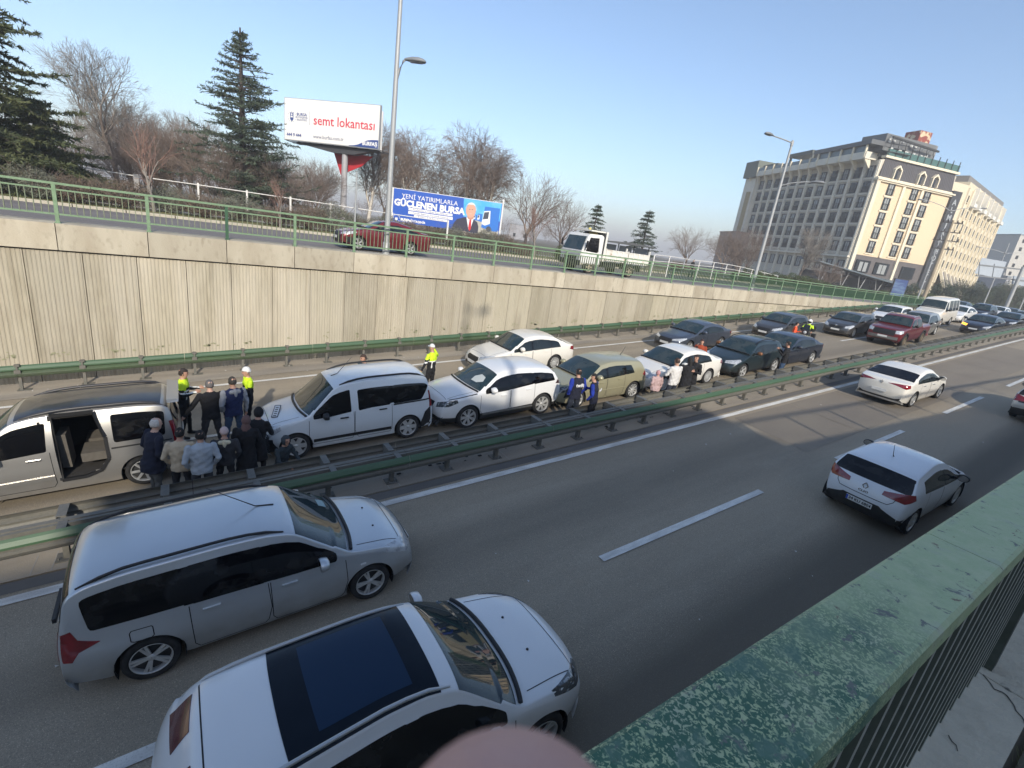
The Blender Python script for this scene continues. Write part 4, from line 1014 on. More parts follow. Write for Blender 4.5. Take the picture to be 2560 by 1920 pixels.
for k, (tt, lab, px, dep, s, g) in enumerate([
    (T_open[0], 'tall pale bare tree right of the dark cedar at the left edge', 290, 44, 1.22, 0),
    (T_open[1], 'second tall bare tree, just right of the tall pale one', 330, 52, 1.0, 0),
    (T_red[1], 'grey brown bare tree behind the gate posts of the pipe fence', 400, 50, 1.05, 0),
    (T_open[0], 'thin bare tree between the bushy reddish tree and the large conifer', 455, 54, .95, 0),
    (T_red[2], 'bare thicket tree behind the shrubs at the gate posts', 330, 39, .6, 0),
    (T_red[0], 'brown bare tree at the right foot of the large conifer', 665, 46, .85, 0),
    (T_red[2], 'bare brown tree directly left of the billboard mast', 775, 50, .8, 0),
    (T_red[0], 'bushy bare reddish tree between the tall pale tree and the small red twigged sapling', 375, 40, .86, 0),
    (T_red[1], 'bare brown tree just left of the large conifer', 480, 41, .92, 0),
    (T_red[2], 'low spreading bare shrub tree in front of the left conifer skirt', 560, 38, .70, 0),
    (T_red[0], 'bare brown thicket tree to the right of the large conifer, behind the fence', 700, 42, .74, 0),
    (T_open[1], 'faint bare tree behind the mast of the white billboard', 790, 66, .8, 0),
    (T_birch[0], 'white barked birch between the billboard mast and the street lamp', 920, 56, 1.28, 0),
    (T_birch[1], 'pale birch just right of the street lamp above the blue hoarding', 1010, 60, 1.38, 0),
    (T_will[0], 'dark spreading bare tree behind the left half of the blue hoarding', 1080, 60, 1.36, 0),
    (T_birch[0], 'birch with red brown crown behind the middle of the blue hoarding', 1160, 57, 1.42, 0),
    (T_birch[1], 'slender birch behind the right part of the blue hoarding', 1215, 55, 1.2, 0),
    (T_round[0], 'dark round bare tree right of the blue hoarding', 1310, 56, 1.28, 0),
    (T_round[1], 'smaller bare tree with drooping twigs left of the white truck', 1395, 62, 1.02, 0),
    (T_round[0], 'round bare tree with fanned dark branches behind the pipe fence', 1710, 72, .95, 0),
    (T_round[1], 'brown bare tree at the foot of the hotel, left of its grey side', 1800, 84, 1.05, 0),
    (T_red[1], 'reddish bare tree standing against the left end of the hotel', 1850, 84, 1.10, 0),
    (T_open[0], 'leafless tree with pale limbs in front of the grey hotel side', 1990, 82, .98, 0),
    (T_red[2], 'brown leafless shrub tree behind the hedge in front of the hotel', 2060, 80, .6, 0),
    (T_red[2], 'hazy bare tree behind the tall pale tree at the left', 190, 60, 1.1, 0),
    (T_red[1], 'bare tree between the large conifer and the white billboard', 660, 66, 1.05, 0),
    (T_open[1], 'bare tree seen between the hoarding and the street lamp, far back', 960, 76, 1.35, 0)]):
    base_y = 407+.143*px+1.6*1208/dep
    place_tree('bare_tree', lab, px, base_y, dep, s, tt, rz=k*1.3)
# small sapling by the kerb
sap = tree_meshes(41, 4.6, M_twig2, mat('twig_bright_red', (.235, .145, .115), .9), spread=.3, levels=3)
place_tree('sapling', 'thin young tree with bright reddish twigs in the grass verge', 386, 540, 26.5, 1.0, sap, group=None)
place_tree('sapling', 'thin leafless sapling in front of the dark round tree right of the hoarding', 1335, 640, 40, .95, sap)
place_tree('sapling', 'thin bare sapling at the right lower corner of the large conifer', 700, 590, 28, .62, sap, rz=2)

M_need = mat('needles_dark', (.055, .078, .052), .8, noise=[(.5, .8, (.085, .11, .065)), (3, .5, (.035, .05, .036))])
M_need2 = mat('needles_olive', (.065, .082, .034), .8, noise=[(.5, .8, (.11, .12, .042)), (3, .5, (.03, .042, .02))])
def conifer(seed, h, rb, tiers, needles, droop=.12, flat=False, upturn=.0, dens=1.0, open_=1.0):
    r = np.random.RandomState(seed); tr = []; V = []; 
    tr.append((np.zeros(3), np.array([0, 0, h*.5]), .025*h, .016*h, 0)); tr.append((np.array([0, 0, h*.5]), np.array([0, 0, h]), .016*h, .004*h, 0))
    for t in range(tiers):
        f = (t+.5)/tiers; z = h*(.08+.90*f); L0 = rb*(1-f)**.85*1.0+.15
        nb = int(r.randint(5, 9)*open_)
        for b_ in range(nb):
            a = r.uniform(0, 2*math.pi); L_ = L0*r.uniform(.55, 1.15); d = np.array([math.cos(a), math.sin(a), upturn-droop*r.uniform(.2, 1.6)]); p = np.array([0, 0, z+r.uniform(-.2, .2)*h/tiers])
            ns = max(3, int(L_/.45)); q = p
            for i in range(ns):
                d = unit(d+r.normal(0, .06, 3)+np.array([0, 0, -.03 if i < ns*.6 else .07])); q2 = q+d*L_/ns
                tr.append((q, q2, .035*(1-i/ns)+.008, .035*(1-(i+1)/ns)+.006, 0))
                # side sprays
                if i >= 1 or L_ < 1:
                    side = unit(np.cross(d, [0, 0, 1.]))
                    for s_ in (-1, 1):
                        for _ in range(2):
                            ln = (.25+.45*(1-i/ns))*min(1.5, .5+L_*.35)*r.uniform(.6, 1.3)
                            e = q2*r.uniform(.3, 1)+q*0; w = r.uniform(0, 1); e = q*(1-w)+q2*w
                            dd = unit(d*.6+side*s_*r.uniform(.5, 1.2)+np.array([0, 0, r.uniform(-.25, .15)]))
                            nn = int(max(3, ln/.06)*dens)
                            for k in range(nn):
                                c = e+dd*ln*k/nn; t2 = unit(dd+r.normal(0, .75, 3)); wd = unit(np.cross(t2, r.normal(0, 1, 3)))*.042; l2 = r.uniform(.16, .30)
                                V.append((c-wd, c+wd, c+t2*l2))
                q = q2
    V = np.array(V).reshape(-1, 3); n = len(V)//3
    me = bpy.data.meshes.new('crown'); me.vertices.add(len(V)); me.vertices.foreach_set('co', V.ravel()); me.loops.add(n*3); me.loops.foreach_set('vertex_index', np.arange(n*3)); me.polygons.add(n); me.polygons.foreach_set('loop_start', np.arange(n)*3); me.materials.append(needles); me.update(calc_edges=True)
    return [('trunk', seg_mesh('trunk', tr, [M_dark], 4)), ('crown', me)]
C1 = conifer(5, 13.4, 5.5, 27, M_need, droop=.14, upturn=.30, dens=.8, open_=1.35)
place_tree('cedar_tree', 'tall dark conifer with ragged open branches left of the white billboard', 612, 560, 40, 1.0, C1)
C2 = conifer(9, 14.5, 7.5, 22, M_need2, droop=.16, upturn=.05, dens=1.7, open_=1.7)
place_tree('cedar_tree', 'large dark cedar with flat drooping tiers cut by the left edge of the picture', -95, 470, 25, 1.0, C2)
C3 = conifer(12, 5.0, 4.4, 13, M_need2, droop=.3, dens=1.5, open_=1.8)
place_tree('cedar_tree', 'low olive green cedar under the large one at the left edge', 110, 490, 30, 1.1, C3)
C4 = conifer(14, 6.4, 2.6, 14, M_need, droop=.12, dens=.8)
place_tree('cedar_tree', 'small tiered cedar just above the white truck', 1473, 640, 52, .92, C4)
place_tree('cedar_tree', 'small tiered cedar to the right of the bus shelter', 1597, 660, 60, 1.05, C4, rz=2)

# shrubs and hedges
def bush_mesh(seed, w, d, h, n, m, leaf=.05, mtw=None, twigs=40):
    r = np.random.RandomState(seed); c = r.normal(0, 1, (n, 3)); c /= np.linalg.norm(c, axis=1)[:, None]; rr = r.uniform(.55, 1.0, n)**.6
    lump = 1+.22*np.sin(c[:, 0]*5+seed)+.18*np.sin(c[:, 1]*6+2*seed)
    c = c*rr[:, None]*lump[:, None]*np.array([w/2, d/2, h*.5])+np.array([0, 0, h*.5]); c[:, 2] = np.abs(c[:, 2])
    t1 = r.normal(0, 1, (n, 3)); t1 /= np.linalg.norm(t1, axis=1)[:, None]; t2 = np.cross(t1, r.normal(0, 1, (n, 3))); t2 /= np.linalg.norm(t2, axis=1)[:, None]
    s = leaf*r.uniform(.6, 1.4, n)[:, None]
    V = np.stack([c-t1*s*.5, c+t2*s, c+t1*s*.5+t2*s*.2], 1).reshape(-1, 3)
    me = bpy.data.meshes.new('foliage'); me.vertices.add(len(V)); me.vertices.foreach_set('co', V.ravel()); me.loops.add(n*3); me.loops.foreach_set('vertex_index', np.arange(n*3)); me.polygons.add(n); me.polygons.foreach_set('loop_start', np.arange(n)*3); me.materials.append(m); me.update(calc_edges=True)
    sg = [(np.array([0, 0, 0.]), np.array([r.uniform(-w, w)*.48, r.uniform(-d, d)*.48, h*r.uniform(.6, 1.15)]), .012, .005, 0) for _ in range(twigs)]
    return [('foliage', me), ('stems', seg_mesh('stems', sg, [mtw or M_twig], 3))]
M_sage = mat('hedge_sage', (.15, .155, .115), .95, noise=[(.6, .6, (.10, .11, .075)), (5, .4, (.20, .20, .16))])
M_brn = mat('hedge_brown', (.155, .105, .08), .95, noise=[(.7, .6, (.10, .07, .055)), (5, .4, (.10, .12, .06))])
M_grn = mat('hedge_green', (.06, .085, .03), .9, noise=[(.5, .6, (.10, .115, .035)), (4, .4, (.04, .055, .02))])
B_s = bush_mesh(1, 3.2, 2.4, 1.5, 6500, M_sage, .06, twigs=70); B_b = bush_mesh(2, 3.4, 2.2, 1.3, 5500, M_brn, .055, twigs=160); B_g = bush_mesh(3, 3.0, 2.2, 1.3, 6000, M_grn, .07)
x = -9.5; k = 0; USED = {}
LMK = [(10, 'walking pedestrian'), (355, 'gate posts'), (490, 'bare brown tree'), (612, 'large conifer'), (735, 'short sapling'), (848, 'billboard mast'), (943, 'tall street lamp'), (1030, 'red sedan rear end'), (1115, 'hoarding middle'), (1250, 'right hoarding post'), (1335, 'thin sapling'), (1400, 'truck cab')]
words = ['sage grey', 'brown leafless', 'sage grey', 'brown leafless', 'green']
spots = ['at the left edge', 'behind the pedestrian', 'left of the gate posts', 'by the gate posts', 'behind the reddish sapling', 'below the large conifer', 'left of the billboard mast', 'right of the billboard mast', 'behind the red sedan', 'left of the blue hoarding', 'behind the blue hoarding', 'right of the blue hoarding', 'left of the truck', 'behind the truck']
i = 0
while x < 24:
    B = (B_s, B_b, B_s, B_b, B_b)[k % 5]; kind = 'sage grey' if B is B_s else 'brown twiggy'
    t = thing('shrub', '%s shrub of the long verge hedge, plant number %d' % (kind, k), 'shrub', (x, 34.6+rng.uniform(-.5, .8)+.04*max(x, 0), ST+.1), rng.uniform(0, 6), 'shrubs of the hedge along the upper street')
    cp = Vector((x, t.location.y, ST+1)); dd = cp.dot(Vector(CF)); sxp = 1280+F_PX*cp.dot(Vector(CR))/dd
    ci = min(range(len(LMK)), key=lambda q: abs(LMK[q][0]-sxp)); side = 'left' if sxp < LMK[ci][0] else 'right'; USED[(ci, side)] = USED.get((ci, side), 0)+1
    t['label'] = ('sage grey leafy shrub' if B is B_s else 'brown twiggy shrub')+' in the verge hedge, '+{1: '', 2: 'second ', 3: 'third ', 4: 'fourth '}.get(USED[(ci, side)], 'farther ')+'to the '+side+' of the '+LMK[ci][1]
    s = rng.uniform(.8, 1.05); t.scale = (s, s, s*rng.uniform(.85, 1.15))
    for nm, me in B: link(nm, me, t)
    x += rng.uniform(1.5, 2.1); k += 1
for (px, py, dep, s, B, lab) in [(1880, 690, 60, 1.2, B_g, 'rounded green shrub in the planting right of the pipe fence'), (1915, 693, 64, 1.1, B_g, 'green shrub left of the two armed street lamp base'), (1950, 695, 66, 1.15, B_g, 'green shrub behind the two armed street lamp'), (1990, 702, 70, 1.3, B_g, 'green shrub in front of the pale limbed leafless tree'), (2025, 708, 72, 1.2, B_g, 'green shrub in the planting left of the canopy'), (2060, 712, 74, 1.0, B_g, 'last green shrub before the entrance canopy'),
        (1420, 625, 40, .9, B_g, 'dark green low shrub just left of the truck cab'), (1310, 625, 40, .8, B_b, 'brown shrub right of the blue hoarding'), (1700, 660, 62, .9, B_b, 'brown shrub under the round fanned tree')]:
    place_tree('shrub', lab, px, py, dep, s, B, cat='shrub')
# planting and clutter in front of the hotel
for k, (px, py, dep, sc_, lab) in enumerate([(2105, 716, 80, .8, 'dark shrub under the left end of the entrance canopy'), (2150, 720, 82, .7, 'dark shrub under the middle of the entrance canopy'), (2195, 728, 80, .9, 'dark shrub left of the blue advertising panel'), (2225, 730, 84, 1.1, 'dark bush just behind the blue advertising panel'), (2290, 738, 78, 1.1, 'dark bush at the foot of the slim street lamp'), (2325, 742, 84, 1.3, 'dark bush right of the utility pole foot'), (2365, 748, 90, 1.3, 'dark bush under the slanted annex windows'), (1840, 684, 58, .8, 'green bush at the end of the pipe fence')]):
    place_tree('shrub', lab, px, 407+.143*px+1.6*1208/dep, dep, sc_, B_g, cat='shrub', rz=k)
# dark trees at the far right under the hotel and beyond
B_d = bush_mesh(7, 6, 5, 5.2, 9000, M_need, .16, twigs=60)
for k, (px, dep, s) in enumerate([(2270, 84, .55), (2345, 86, .75), (2385, 92, .85), (2425, 100, .95), (2470, 112, 1.05), (2510, 120, 1.25), (2545, 128, 1.4), (2590, 128, 1.5), (2440, 130, 1.0), (2500, 150, 1.5), (2570, 170, 1.9)]):
    t = place_tree('dark_tree', 'dark rounded evergreen in the clump below the apartment block', px, 407+.143*px+1.6*1208/dep, dep, s, B_d, group='dark evergreens beyond the end of the railing', rz=k)
    locs = ['beside the blue advertising panel', 'right of the utility pole', 'below the slanted annex windows', 'under the left corner of the sign gantry', 'behind the slim lamp at the end of the wall', 'left of the gantry mast', 'right of the gantry mast', 'cut by the right edge of the picture', 'half hidden behind the annex trees', 'behind the gantry mast, farther back', 'farthest back at the right edge']
    t['label'] = 'dark rounded evergreen '+locs[k]
# trees far behind on the skyline: one mass
fm = []
r = np.random.RandomState(77)
for i in range(46):
    px = r.uniform(-150, 1500); dep = r.uniform(110, 170); p = at_depth(px, 407+.143*px, dep); s = r.uniform(.6, 1.0)
    M = Matrix.Translation((p.x, p.y, ST)) @ Matrix.Rotation(r.uniform(0, 6), 4, 'Z') @ Matrix.Scale(s, 4)
    fm.append(M)
bmv = []; 
src = T_red[1][1][1]; nv = len(src.vertices); co = np.empty(nv*3); src.vertices.foreach_get('co', co); co = co.reshape(-1, 3)
npoly = len(src.polygons); lv = np.empty(npoly*4, int); src.loops.foreach_get('vertex_index', lv); lv = lv.reshape(-1, 4)
keep = np.random.RandomState(1).rand(npoly//3) < .35; keep = np.repeat(keep, 3); lv = lv[keep]
allc = []; allf = []
for j, M in enumerate(fm[:26]):
    m_ = np.array(M.to_3x3()); allc.append((co*np.array([1, 1, .9])) @ m_.T+np.array(M.translation)); allf.append(lv+nv*j)
V = np.concatenate(allc); Fc = np.concatenate(allf)
me = bpy.data.meshes.new('distant_trees'); me.vertices.add(len(V)); me.vertices.foreach_set('co', V.ravel()); me.loops.add(Fc.size); me.loops.foreach_set('vertex_index', Fc.ravel()); me.polygons.add(len(Fc)); me.polygons.foreach_set('loop_start', np.arange(len(Fc))*4); me.materials.append(M_twig); me.update(calc_edges=True)
tag(link('distant_trees', me), 'mass of distant bare trees along the skyline behind the park', 'trees', kind='stuff')
# ------------------------------------------------------------------ cars
def paint(name, col, metal=0.0, rough=.32, dirt=.25):
    if name in MATS: return MATS[name]
    m = bpy.data.materials.new(name); m.use_nodes = True; nt = m.node_tree; b = nt.nodes['Principled BSDF']
    b.inputs['Metallic'].default_value = metal; b.inputs['Roughness'].default_value = rough
    b.inputs['Coat Weight'].default_value = .8; b.inputs['Coat Roughness'].default_value = .08
    tc = nt.nodes.new('ShaderNodeTexCoord'); sp = nt.nodes.new('ShaderNodeSeparateXYZ'); nt.links.new(tc.outputs['Object'], sp.inputs[0])
    n = nt.nodes.new('ShaderNodeTexNoise'); n.inputs['Scale'].default_value = 3.5; n.inputs['Detail'].default_value = 7; nt.links.new(tc.outputs['Object'], n.inputs['Vector'])
    mr = nt.nodes.new('ShaderNodeMapRange'); mr.inputs[1].default_value = .75; mr.inputs[2].default_value = .22; mr.inputs[4].default_value = 1.0; nt.links.new(sp.outputs[2], mr.inputs[0])
    mu = nt.nodes.new('ShaderNodeMath'); mu.operation = 'MULTIPLY'; nt.links.new(mr.outputs[0], mu.inputs[0]); nt.links.new(n.outputs['Fac'], mu.inputs[1])
    ad = nt.nodes.new('ShaderNodeMath'); ad.operation = 'MULTIPLY_ADD'; nt.links.new(n.outputs['Fac'], ad.inputs[0]); ad.inputs[1].default_value = .12; nt.links.new(mu.outputs[0], ad.inputs[2])
    m2 = nt.nodes.new('ShaderNodeMath'); m2.operation = 'MULTIPLY'; m2.inputs[1].default_value = dirt*1.6; nt.links.new(ad.outputs[0], m2.inputs[0]); m2.use_clamp = True
    mx = nt.nodes.new('ShaderNodeMix'); mx.data_type = 'RGBA'; nt.links.new(m2.outputs[0], mx.inputs[0]); mx.inputs[6].default_value = (*col, 1); mx.inputs[7].default_value = (.16, .135, .10, 1)
    nt.links.new(mx.outputs[2], b.inputs['Base Color']); MATS[name] = m
    return m
M_glass = mat('car_glass', (.008, .012, .013), .04, spec=.6, noise=(1.6, .5, (.022, .028, .028)))
M_glassd = mat('car_glass_dark', (.003, .003, .004), .06, spec=.4, noise=(2.6, .7, (.022, .021, .02), (1, 1, 1.5), (.5, .6)))
M_glasst = mat('windscreen_glass', (.012, .028, .032), .03, spec=.8, noise=(2.2, .8, (.05, .06, .055)))
M_head = mat('headlight_lens', (.55, .57, .58), .12, .2, noise=(14, .55, (.20, .21, .22), (1, 1, 1), (.48, .62)), coat=1)
M_headd = mat('headlight_dark', (.05, .055, .06), .1, .2, coat=1, noise=(20, .8, (.35, .36, .37), (1, 1, 1), (.55, .6)))
M_tail = mat('tail_light_red', (.22, .006, .012), .15, coat=1, noise=(9, .6, (.10, .004, .008)))
M_taild = mat('tail_light_dark', (.045, .004, .008), .15, coat=1)
M_amber = mat('amber_lamp', (.8, .30, .01), .3, emit=(1, .45, .05, 1.2))
M_trim = mat('dark_trim', (.016, .016, .017), .55, noise=(6, .4, (.05, .045, .035)))
M_rim = mat('alloy_rim', (.62, .62, .60), .32, .45, noise=(5, .4, (.34, .32, .29)))
M_rimd = mat('steel_rim_dark', (.05, .05, .05), .5, .3)
M_gap = mat('panel_gap', (.012, .012, .013), .8)
M_plate = mat('number_plate_white', (.68, .68, .66), .4)
M_pblue = mat('plate_blue', (.02, .08, .45), .4); M_pblk = mat('plate_black', (.01, .01, .01), .5)
M_well = mat('wheel_well', (.006, .006, .006), .95)
M_int = mat('car_interior', (.03, .028, .026), .9); M_seat = mat('seat_cloth', (.11, .10, .085), .95, noise=(9, .4, (.07, .06, .05)))

def interp(pts, x):
    if x <= pts[0][0]: return pts[0][1]
    for (a, b), (c, d) in zip(pts[:-1], pts[1:]):
        if x <= c: return b+(d-b)*(x-a)/(c-a+1e-9)
    return pts[-1][1]
def smooth_line(pts, step=.04, win=.14):
    pts = [np.array(p, float) for p in pts]; out = []
    seg = [np.linalg.norm(b-a) for a, b in zip(pts[:-1], pts[1:])]; T = sum(seg); n = int(T/step)
    for k in range(n+1):
        s = T*k/n; i = 0
        while i < len(seg)-1 and s > seg[i]: s -= seg[i]; i += 1
        out.append(pts[i]+(pts[i+1]-pts[i])*min(1, s/(seg[i]+1e-9)))
    out = np.array(out); w = max(1, int(win/step/2)); res = out.copy()
    for _ in range(2):
        src = res.copy()
        for k in range(1, len(out)-1):
            a = min(w, k, len(out)-1-k); res[k] = src[k-a:k+a+1].mean(0)
    return res
NA, NB, ND = 9, 5, 12
def wheel_meshes(R, w, spokes, style, rimmat):
    ty = MB().lathe([(R*.71, -w*.42), (R*.82, -w*.5), (R*.95, -w*.48), (R, -w*.34), (R*1.0, 0), (R, w*.34), (R*.95, w*.48), (R*.82, w*.5), (R*.71, w*.42), (R*.70, 0), (R*.71, -w*.42)], 'Y', n=36).mesh('tyre', M_rubber)
    r = MB(); Ro = R*.725
    r.lathe([(Ro, w*.46), (Ro*.97, w*.48), (Ro*.93, w*.42), (Ro*.92, w*.10)], 'Y', n=36)
    r.lathe([(Ro*.93, w*.10), (.01, w*.08)], 'Y', n=24, mi=1)
    r.lathe([(Ro*.22, w*.30), (Ro*.20, w*.36), (.005, w*.37)], 'Y', n=14)
    for k in range(spokes):
        for off in ((-.10, .10) if style == 'twin' else (0,)):
            a = 2*math.pi*k/spokes+off*(1.3 if style == 'twin' else 1)
            hw = {'twin': .055, 'fat': .17, 'thin': .075, 'mid': .11}[style]
            ca, sa = math.cos(a), math.sin(a)
            def pt(rad_, side, y): return (rad_*ca-side*sa, y, rad_*sa+side*ca)
            wi, wo = hw*R*1.2, hw*R*.95
            r.hexa([pt(Ro*.12, -wi*.8, w*.24), pt(Ro*.12, wi*.8, w*.24), pt(Ro*.12, wi*.8, w*.34), pt(Ro*.12, -wi*.8, w*.34)],
                   [pt(Ro*.95, -wo, w*.30), pt(Ro*.95, wo, w*.30), pt(Ro*.95, wo, w*.42), pt(Ro*.95, -wo, w*.42)])
    return ty, r.mesh('rim', [rimmat, M_rimd])
WH = {}
class Car:
    def __init__(s, name, label, cat, L, W, H, wb, fo, R, sil, belt, pm, tumble=.42, clr=.2, crown=.085, plan=(.78, .84), bow=(.17, .08), step=.045, group=None, arch=.055, endlen=(.6, .45), paneled=True):
        s.L, s.W, s.H, s.R = L, W/2, H, R; s.xa = (L/2-fo, L/2-fo-wb); s.pm = pm
        s.root = thing(name, label, cat, (0, 0, 0), 0, group)
        s.sil = smooth_line([(L/2-a, z) for a, z in sil], step)
        s.belt = [(L/2-a, z) for a, z in belt][::-1]; s.tumble = tumble; s.clr = clr; s.crown = crown; s.arch = R+arch
        s.plan = plan; s.bow = bow; s.endlen = endlen; s.top = []
        V = []; ns = len(s.sil); s.info = []
        for (x, zt) in s.sil:
            W_ = s.Wat(x); zb = min(clr+.10*max(0, 1-(s.L/2-abs(x))/.5), zt-.03)
            zsh = max(min(interp(s.belt, x), zt-.055), zb+.005)
            cr = min(crown if zt-interp(s.belt, x) > .25 else .05, zt-zsh-.004)
            zc = max(zt-cr, zsh+.003); Wsh = W_-.025; yc = Wsh-tumble*(zc-zsh)-.006
            s.info.append((x, zt, zsh, zc, yc, W_))
            row = []
            for j in range(NA):
                t = j/(NA-1); z = zb+(zsh-zb)*t; za = z
                y = W_*(1-.085*(1-t)**4)-.025*t**4-.012*math.exp(-((za-.40)/.10)**2)
                row.append((y, z))
            for j in range(1, NB+1):
                t = j/NB; row.append((Wsh+(yc-Wsh)*t+.018*math.sin(math.pi*t)*min(1, (zc-zsh)/.3), zsh+(zc-zsh)*t))
            for j in range(1, ND+1):
                ph = math.pi/2*j/ND; p = 2/2.3; row.append((yc*max(0, math.cos(ph))**p, zc+(zt-zc)*math.sin(ph)**p))
            full = row+[(-y, z) for y, z in row[-2::-1]]
            V += [s.bend(x, y, z) for y, z in full]
        s.nu = 2*(NA+NB+ND)-1; nu = s.nu
        bm = bmesh.new(); lay = bm.verts.layers.int.new('oid'); vs = [bm.verts.new(v) for v in V]; s.ns = ns
        s.gi = {}
        for i in range(ns-1):
            for j in range(nu-1):
                try: f = bm.faces.new((vs[i*nu+j], vs[i*nu+j+1], vs[(i+1)*nu+j+1], vs[(i+1)*nu+j]))
                except ValueError: continue
                f.smooth = True
        bm.normal_update()
        s.bvh = BVHTree.FromBMesh(bm)
        bm.faces.ensure_lookup_table(); tot = sum((f.normal.z if f.calc_center_median().z > .8 else 0) for f in bm.faces)
        if tot < 0: bmesh.ops.reverse_faces(bm, faces=bm.faces); bm.normal_update()
        s.V = V; s.N = [v.normal.copy() for v in vs]
        for k, v in enumerate(vs): v[lay] = k
        # wheel arches
        dele = []
        for f in bm.faces:
            c = f.calc_center_median()
            if abs(c.y) > s.W*.55 and c.z < interp(s.belt, c.x)-.05:
                for xa in s.xa:
                    if (c.x-xa)**2+(c.z-R)**2 < s.arch**2: dele.append(f); break
        bmesh.ops.delete(bm, geom=dele, context='FACES')
        for v in bm.verts:
            if v.is_boundary and abs(v.co.y) > s.W*.5:
                for xa in s.xa:
                    dx, dz = v.co.x-xa, v.co.z-R; d = math.hypot(dx, dz)
                    if d < s.arch+.06 and dz > -R*.6 and v.link_faces: v.co.x = xa+dx*s.arch/d; v.co.z = R+dz*s.arch/d
        s.bm = bm
    def Wat(s, x):
        W_ = s.W
        for sg, k in ((1, 0), (-1, 1)):
            t = (s.L/2-sg*x)/s.endlen[k]
            if t < 1: W_ = s.W*(s.plan[k]+(1-s.plan[k])*math.sqrt(max(0, 1-(1-max(t, 0))**2)))
        return W_
    def bend(s, x, y, z):
        k = (abs(y)/s.W)**2.6
        wf = max(0, min(1, (x-.1)/(s.L/2-.1))); wr = max(0, min(1, (-x-.1)/(s.L/2-.1)))
        return (x-s.bow[0]*k*wf**.8+s.bow[1]*k*wr**.8, y, z)
    def finish_body(s, doors=(), opening=None, name='body', bonnet=None, tailgate=None, lower=None):
        """doors: list of side polygons [(x,z)..] -> door parts; lower: material for faces below a height"""
        bm = s.bm; bm.verts.index_update(); lay = bm.verts.layers.int['oid']; groups = {}
        def inpoly(poly, x, z):
            c = False; n = len(poly)
            for i in range(n):
                (a, b), (d, e) = poly[i], poly[(i+1) % n]
                if (b > z) != (e > z) and x < (d-a)*(z-b)/(e-b)+a: c = not c
            return c
        for f in bm.faces:
            c = f.calc_center_median(); key = (name, 0)
            if opening and c.y*opening[0] > .3 and inpoly(opening[1], c.x, c.z): continue
            if bonnet and bonnet[0] < c.x < bonnet[1] and abs(c.y) < s.W*.86 and f.normal.z > .55: key = ('bonnet', 0)
            elif tailgate and c.x < tailgate[0] and abs(c.y) < s.W*.80 and c.z > tailgate[1] and f.normal.x < -.12: key = ('tailgate', 0)
            elif abs(c.y) > s.W*.45:
                for k, p in enumerate(doors):
                    if inpoly(p, c.x, c.z): key = ('door', (k+1)*(1 if c.y > 0 else -1)); break
            groups.setdefault(key, []).append(f)
        s.parts = {}
        for key, fs in groups.items():
            idx = {}; vv = []; nn = []; ff = []
            for f in fs:
                t = []
                for v in f.verts:
                    if v.index not in idx: idx[v.index] = len(vv); vv.append(tuple(v.co)); nn.append(tuple(s.N[v[lay]]))
                    t.append(idx[v.index])
                ff.append(t)
            me = bpy.data.meshes.new(key[0]); me.from_pydata(vv, [], ff); me.materials.append(s.pm)
            me.polygons.foreach_set('use_smooth', [True]*len(ff))
            if lower:
                me.materials.append(lower[1])
                mi = [1 if sum(vv[i][2] for i in t)/len(t) < (lower[0](sum(vv[i][0] for i in t)/len(t)) if callable(lower[0]) else lower[0]) else 0 for t in ff]
                me.polygons.foreach_set('material_index', mi)
            me.update(); me.normals_split_custom_set_from_vertices(nn)
            s.parts[key] = link(key[0], me, s.root)
        s.body = s.parts.get((name, 0)); bm.free()
        # wheel wells and floor
        for xa in s.xa:
            for sg in (1, -1):
                w = MB(); n = 18; vs = []
                for k in range(n+1):
                    a = math.pi*(-.12+1.24*k/n); vs += [(xa+(s.arch+.002)*math.cos(a), sg*(s.Wat(xa)-.02), s.R+(s.arch+.002)*math.sin(a)), (xa+(s.arch+.002)*math.cos(a), sg*(s.W-.36), s.R+(s.arch+.002)*math.sin(a))]
                w.add(vs, [(2*k, 2*k+1, 2*k+3, 2*k+2) for k in range(n)], 0, True)
                w.add([(xa+(s.arch+.002)*math.cos(math.pi*(-.12+1.24*k/n)), sg*(s.W-.36), s.R+(s.arch+.002)*math.sin(math.pi*(-.12+1.24*k/n))) for k in range(n+1)], [tuple(range(n+1))])
                w.build('wheel_well', M_well, s.root, fixn=False)
        u = MB().box((-s.L/2+.2, -s.W+.34, s.clr+.02), (s.L/2-.2, s.W-.34, s.clr+.12)).box((s.xa[1]+s.arch, -s.W+.08, s.clr+.02), (s.xa[0]-s.arch, s.W-.08, s.clr+.10))
        u.build('floor_pan', M_well, s.root)
    def door(s, k, side): return s.parts.get(('door', (k+1)*side)) or s.root
    def patch(s, name, pts, d, m, lift=.004, step=.08, parent=None, thick=.008):
        d = Vector(d).normalized(); u = d.cross(Vector((0, 0, 1))); u = u.normalized() if u.length > .1 else Vector((0, 1, 0)); v = d.cross(u).normalized()
        base = Vector(pts[0]); q = [((Vector(p)-base).dot(u), (Vector(p)-base).dot(v)) for p in pts]
        bm = bmesh.new(); vs = [bm.verts.new((a, b, 0)) for a, b in q]
        try: bm.faces.new(vs)
        except ValueError: bm.free(); return None
        for ax in (0, 1):
            lo, hi = min(p[ax] for p in q), max(p[ax] for p in q); k = int((hi-lo)/step)
            for i in range(1, k+1):
                co = [0, 0, 0]; co[ax] = lo+(hi-lo)*i/(k+1); no = [0, 0, 0]; no[ax] = 1
                bmesh.ops.bisect_plane(bm, geom=bm.verts[:]+bm.edges[:]+bm.faces[:], plane_co=co, plane_no=no)
        miss = []; hits = []; N = {}
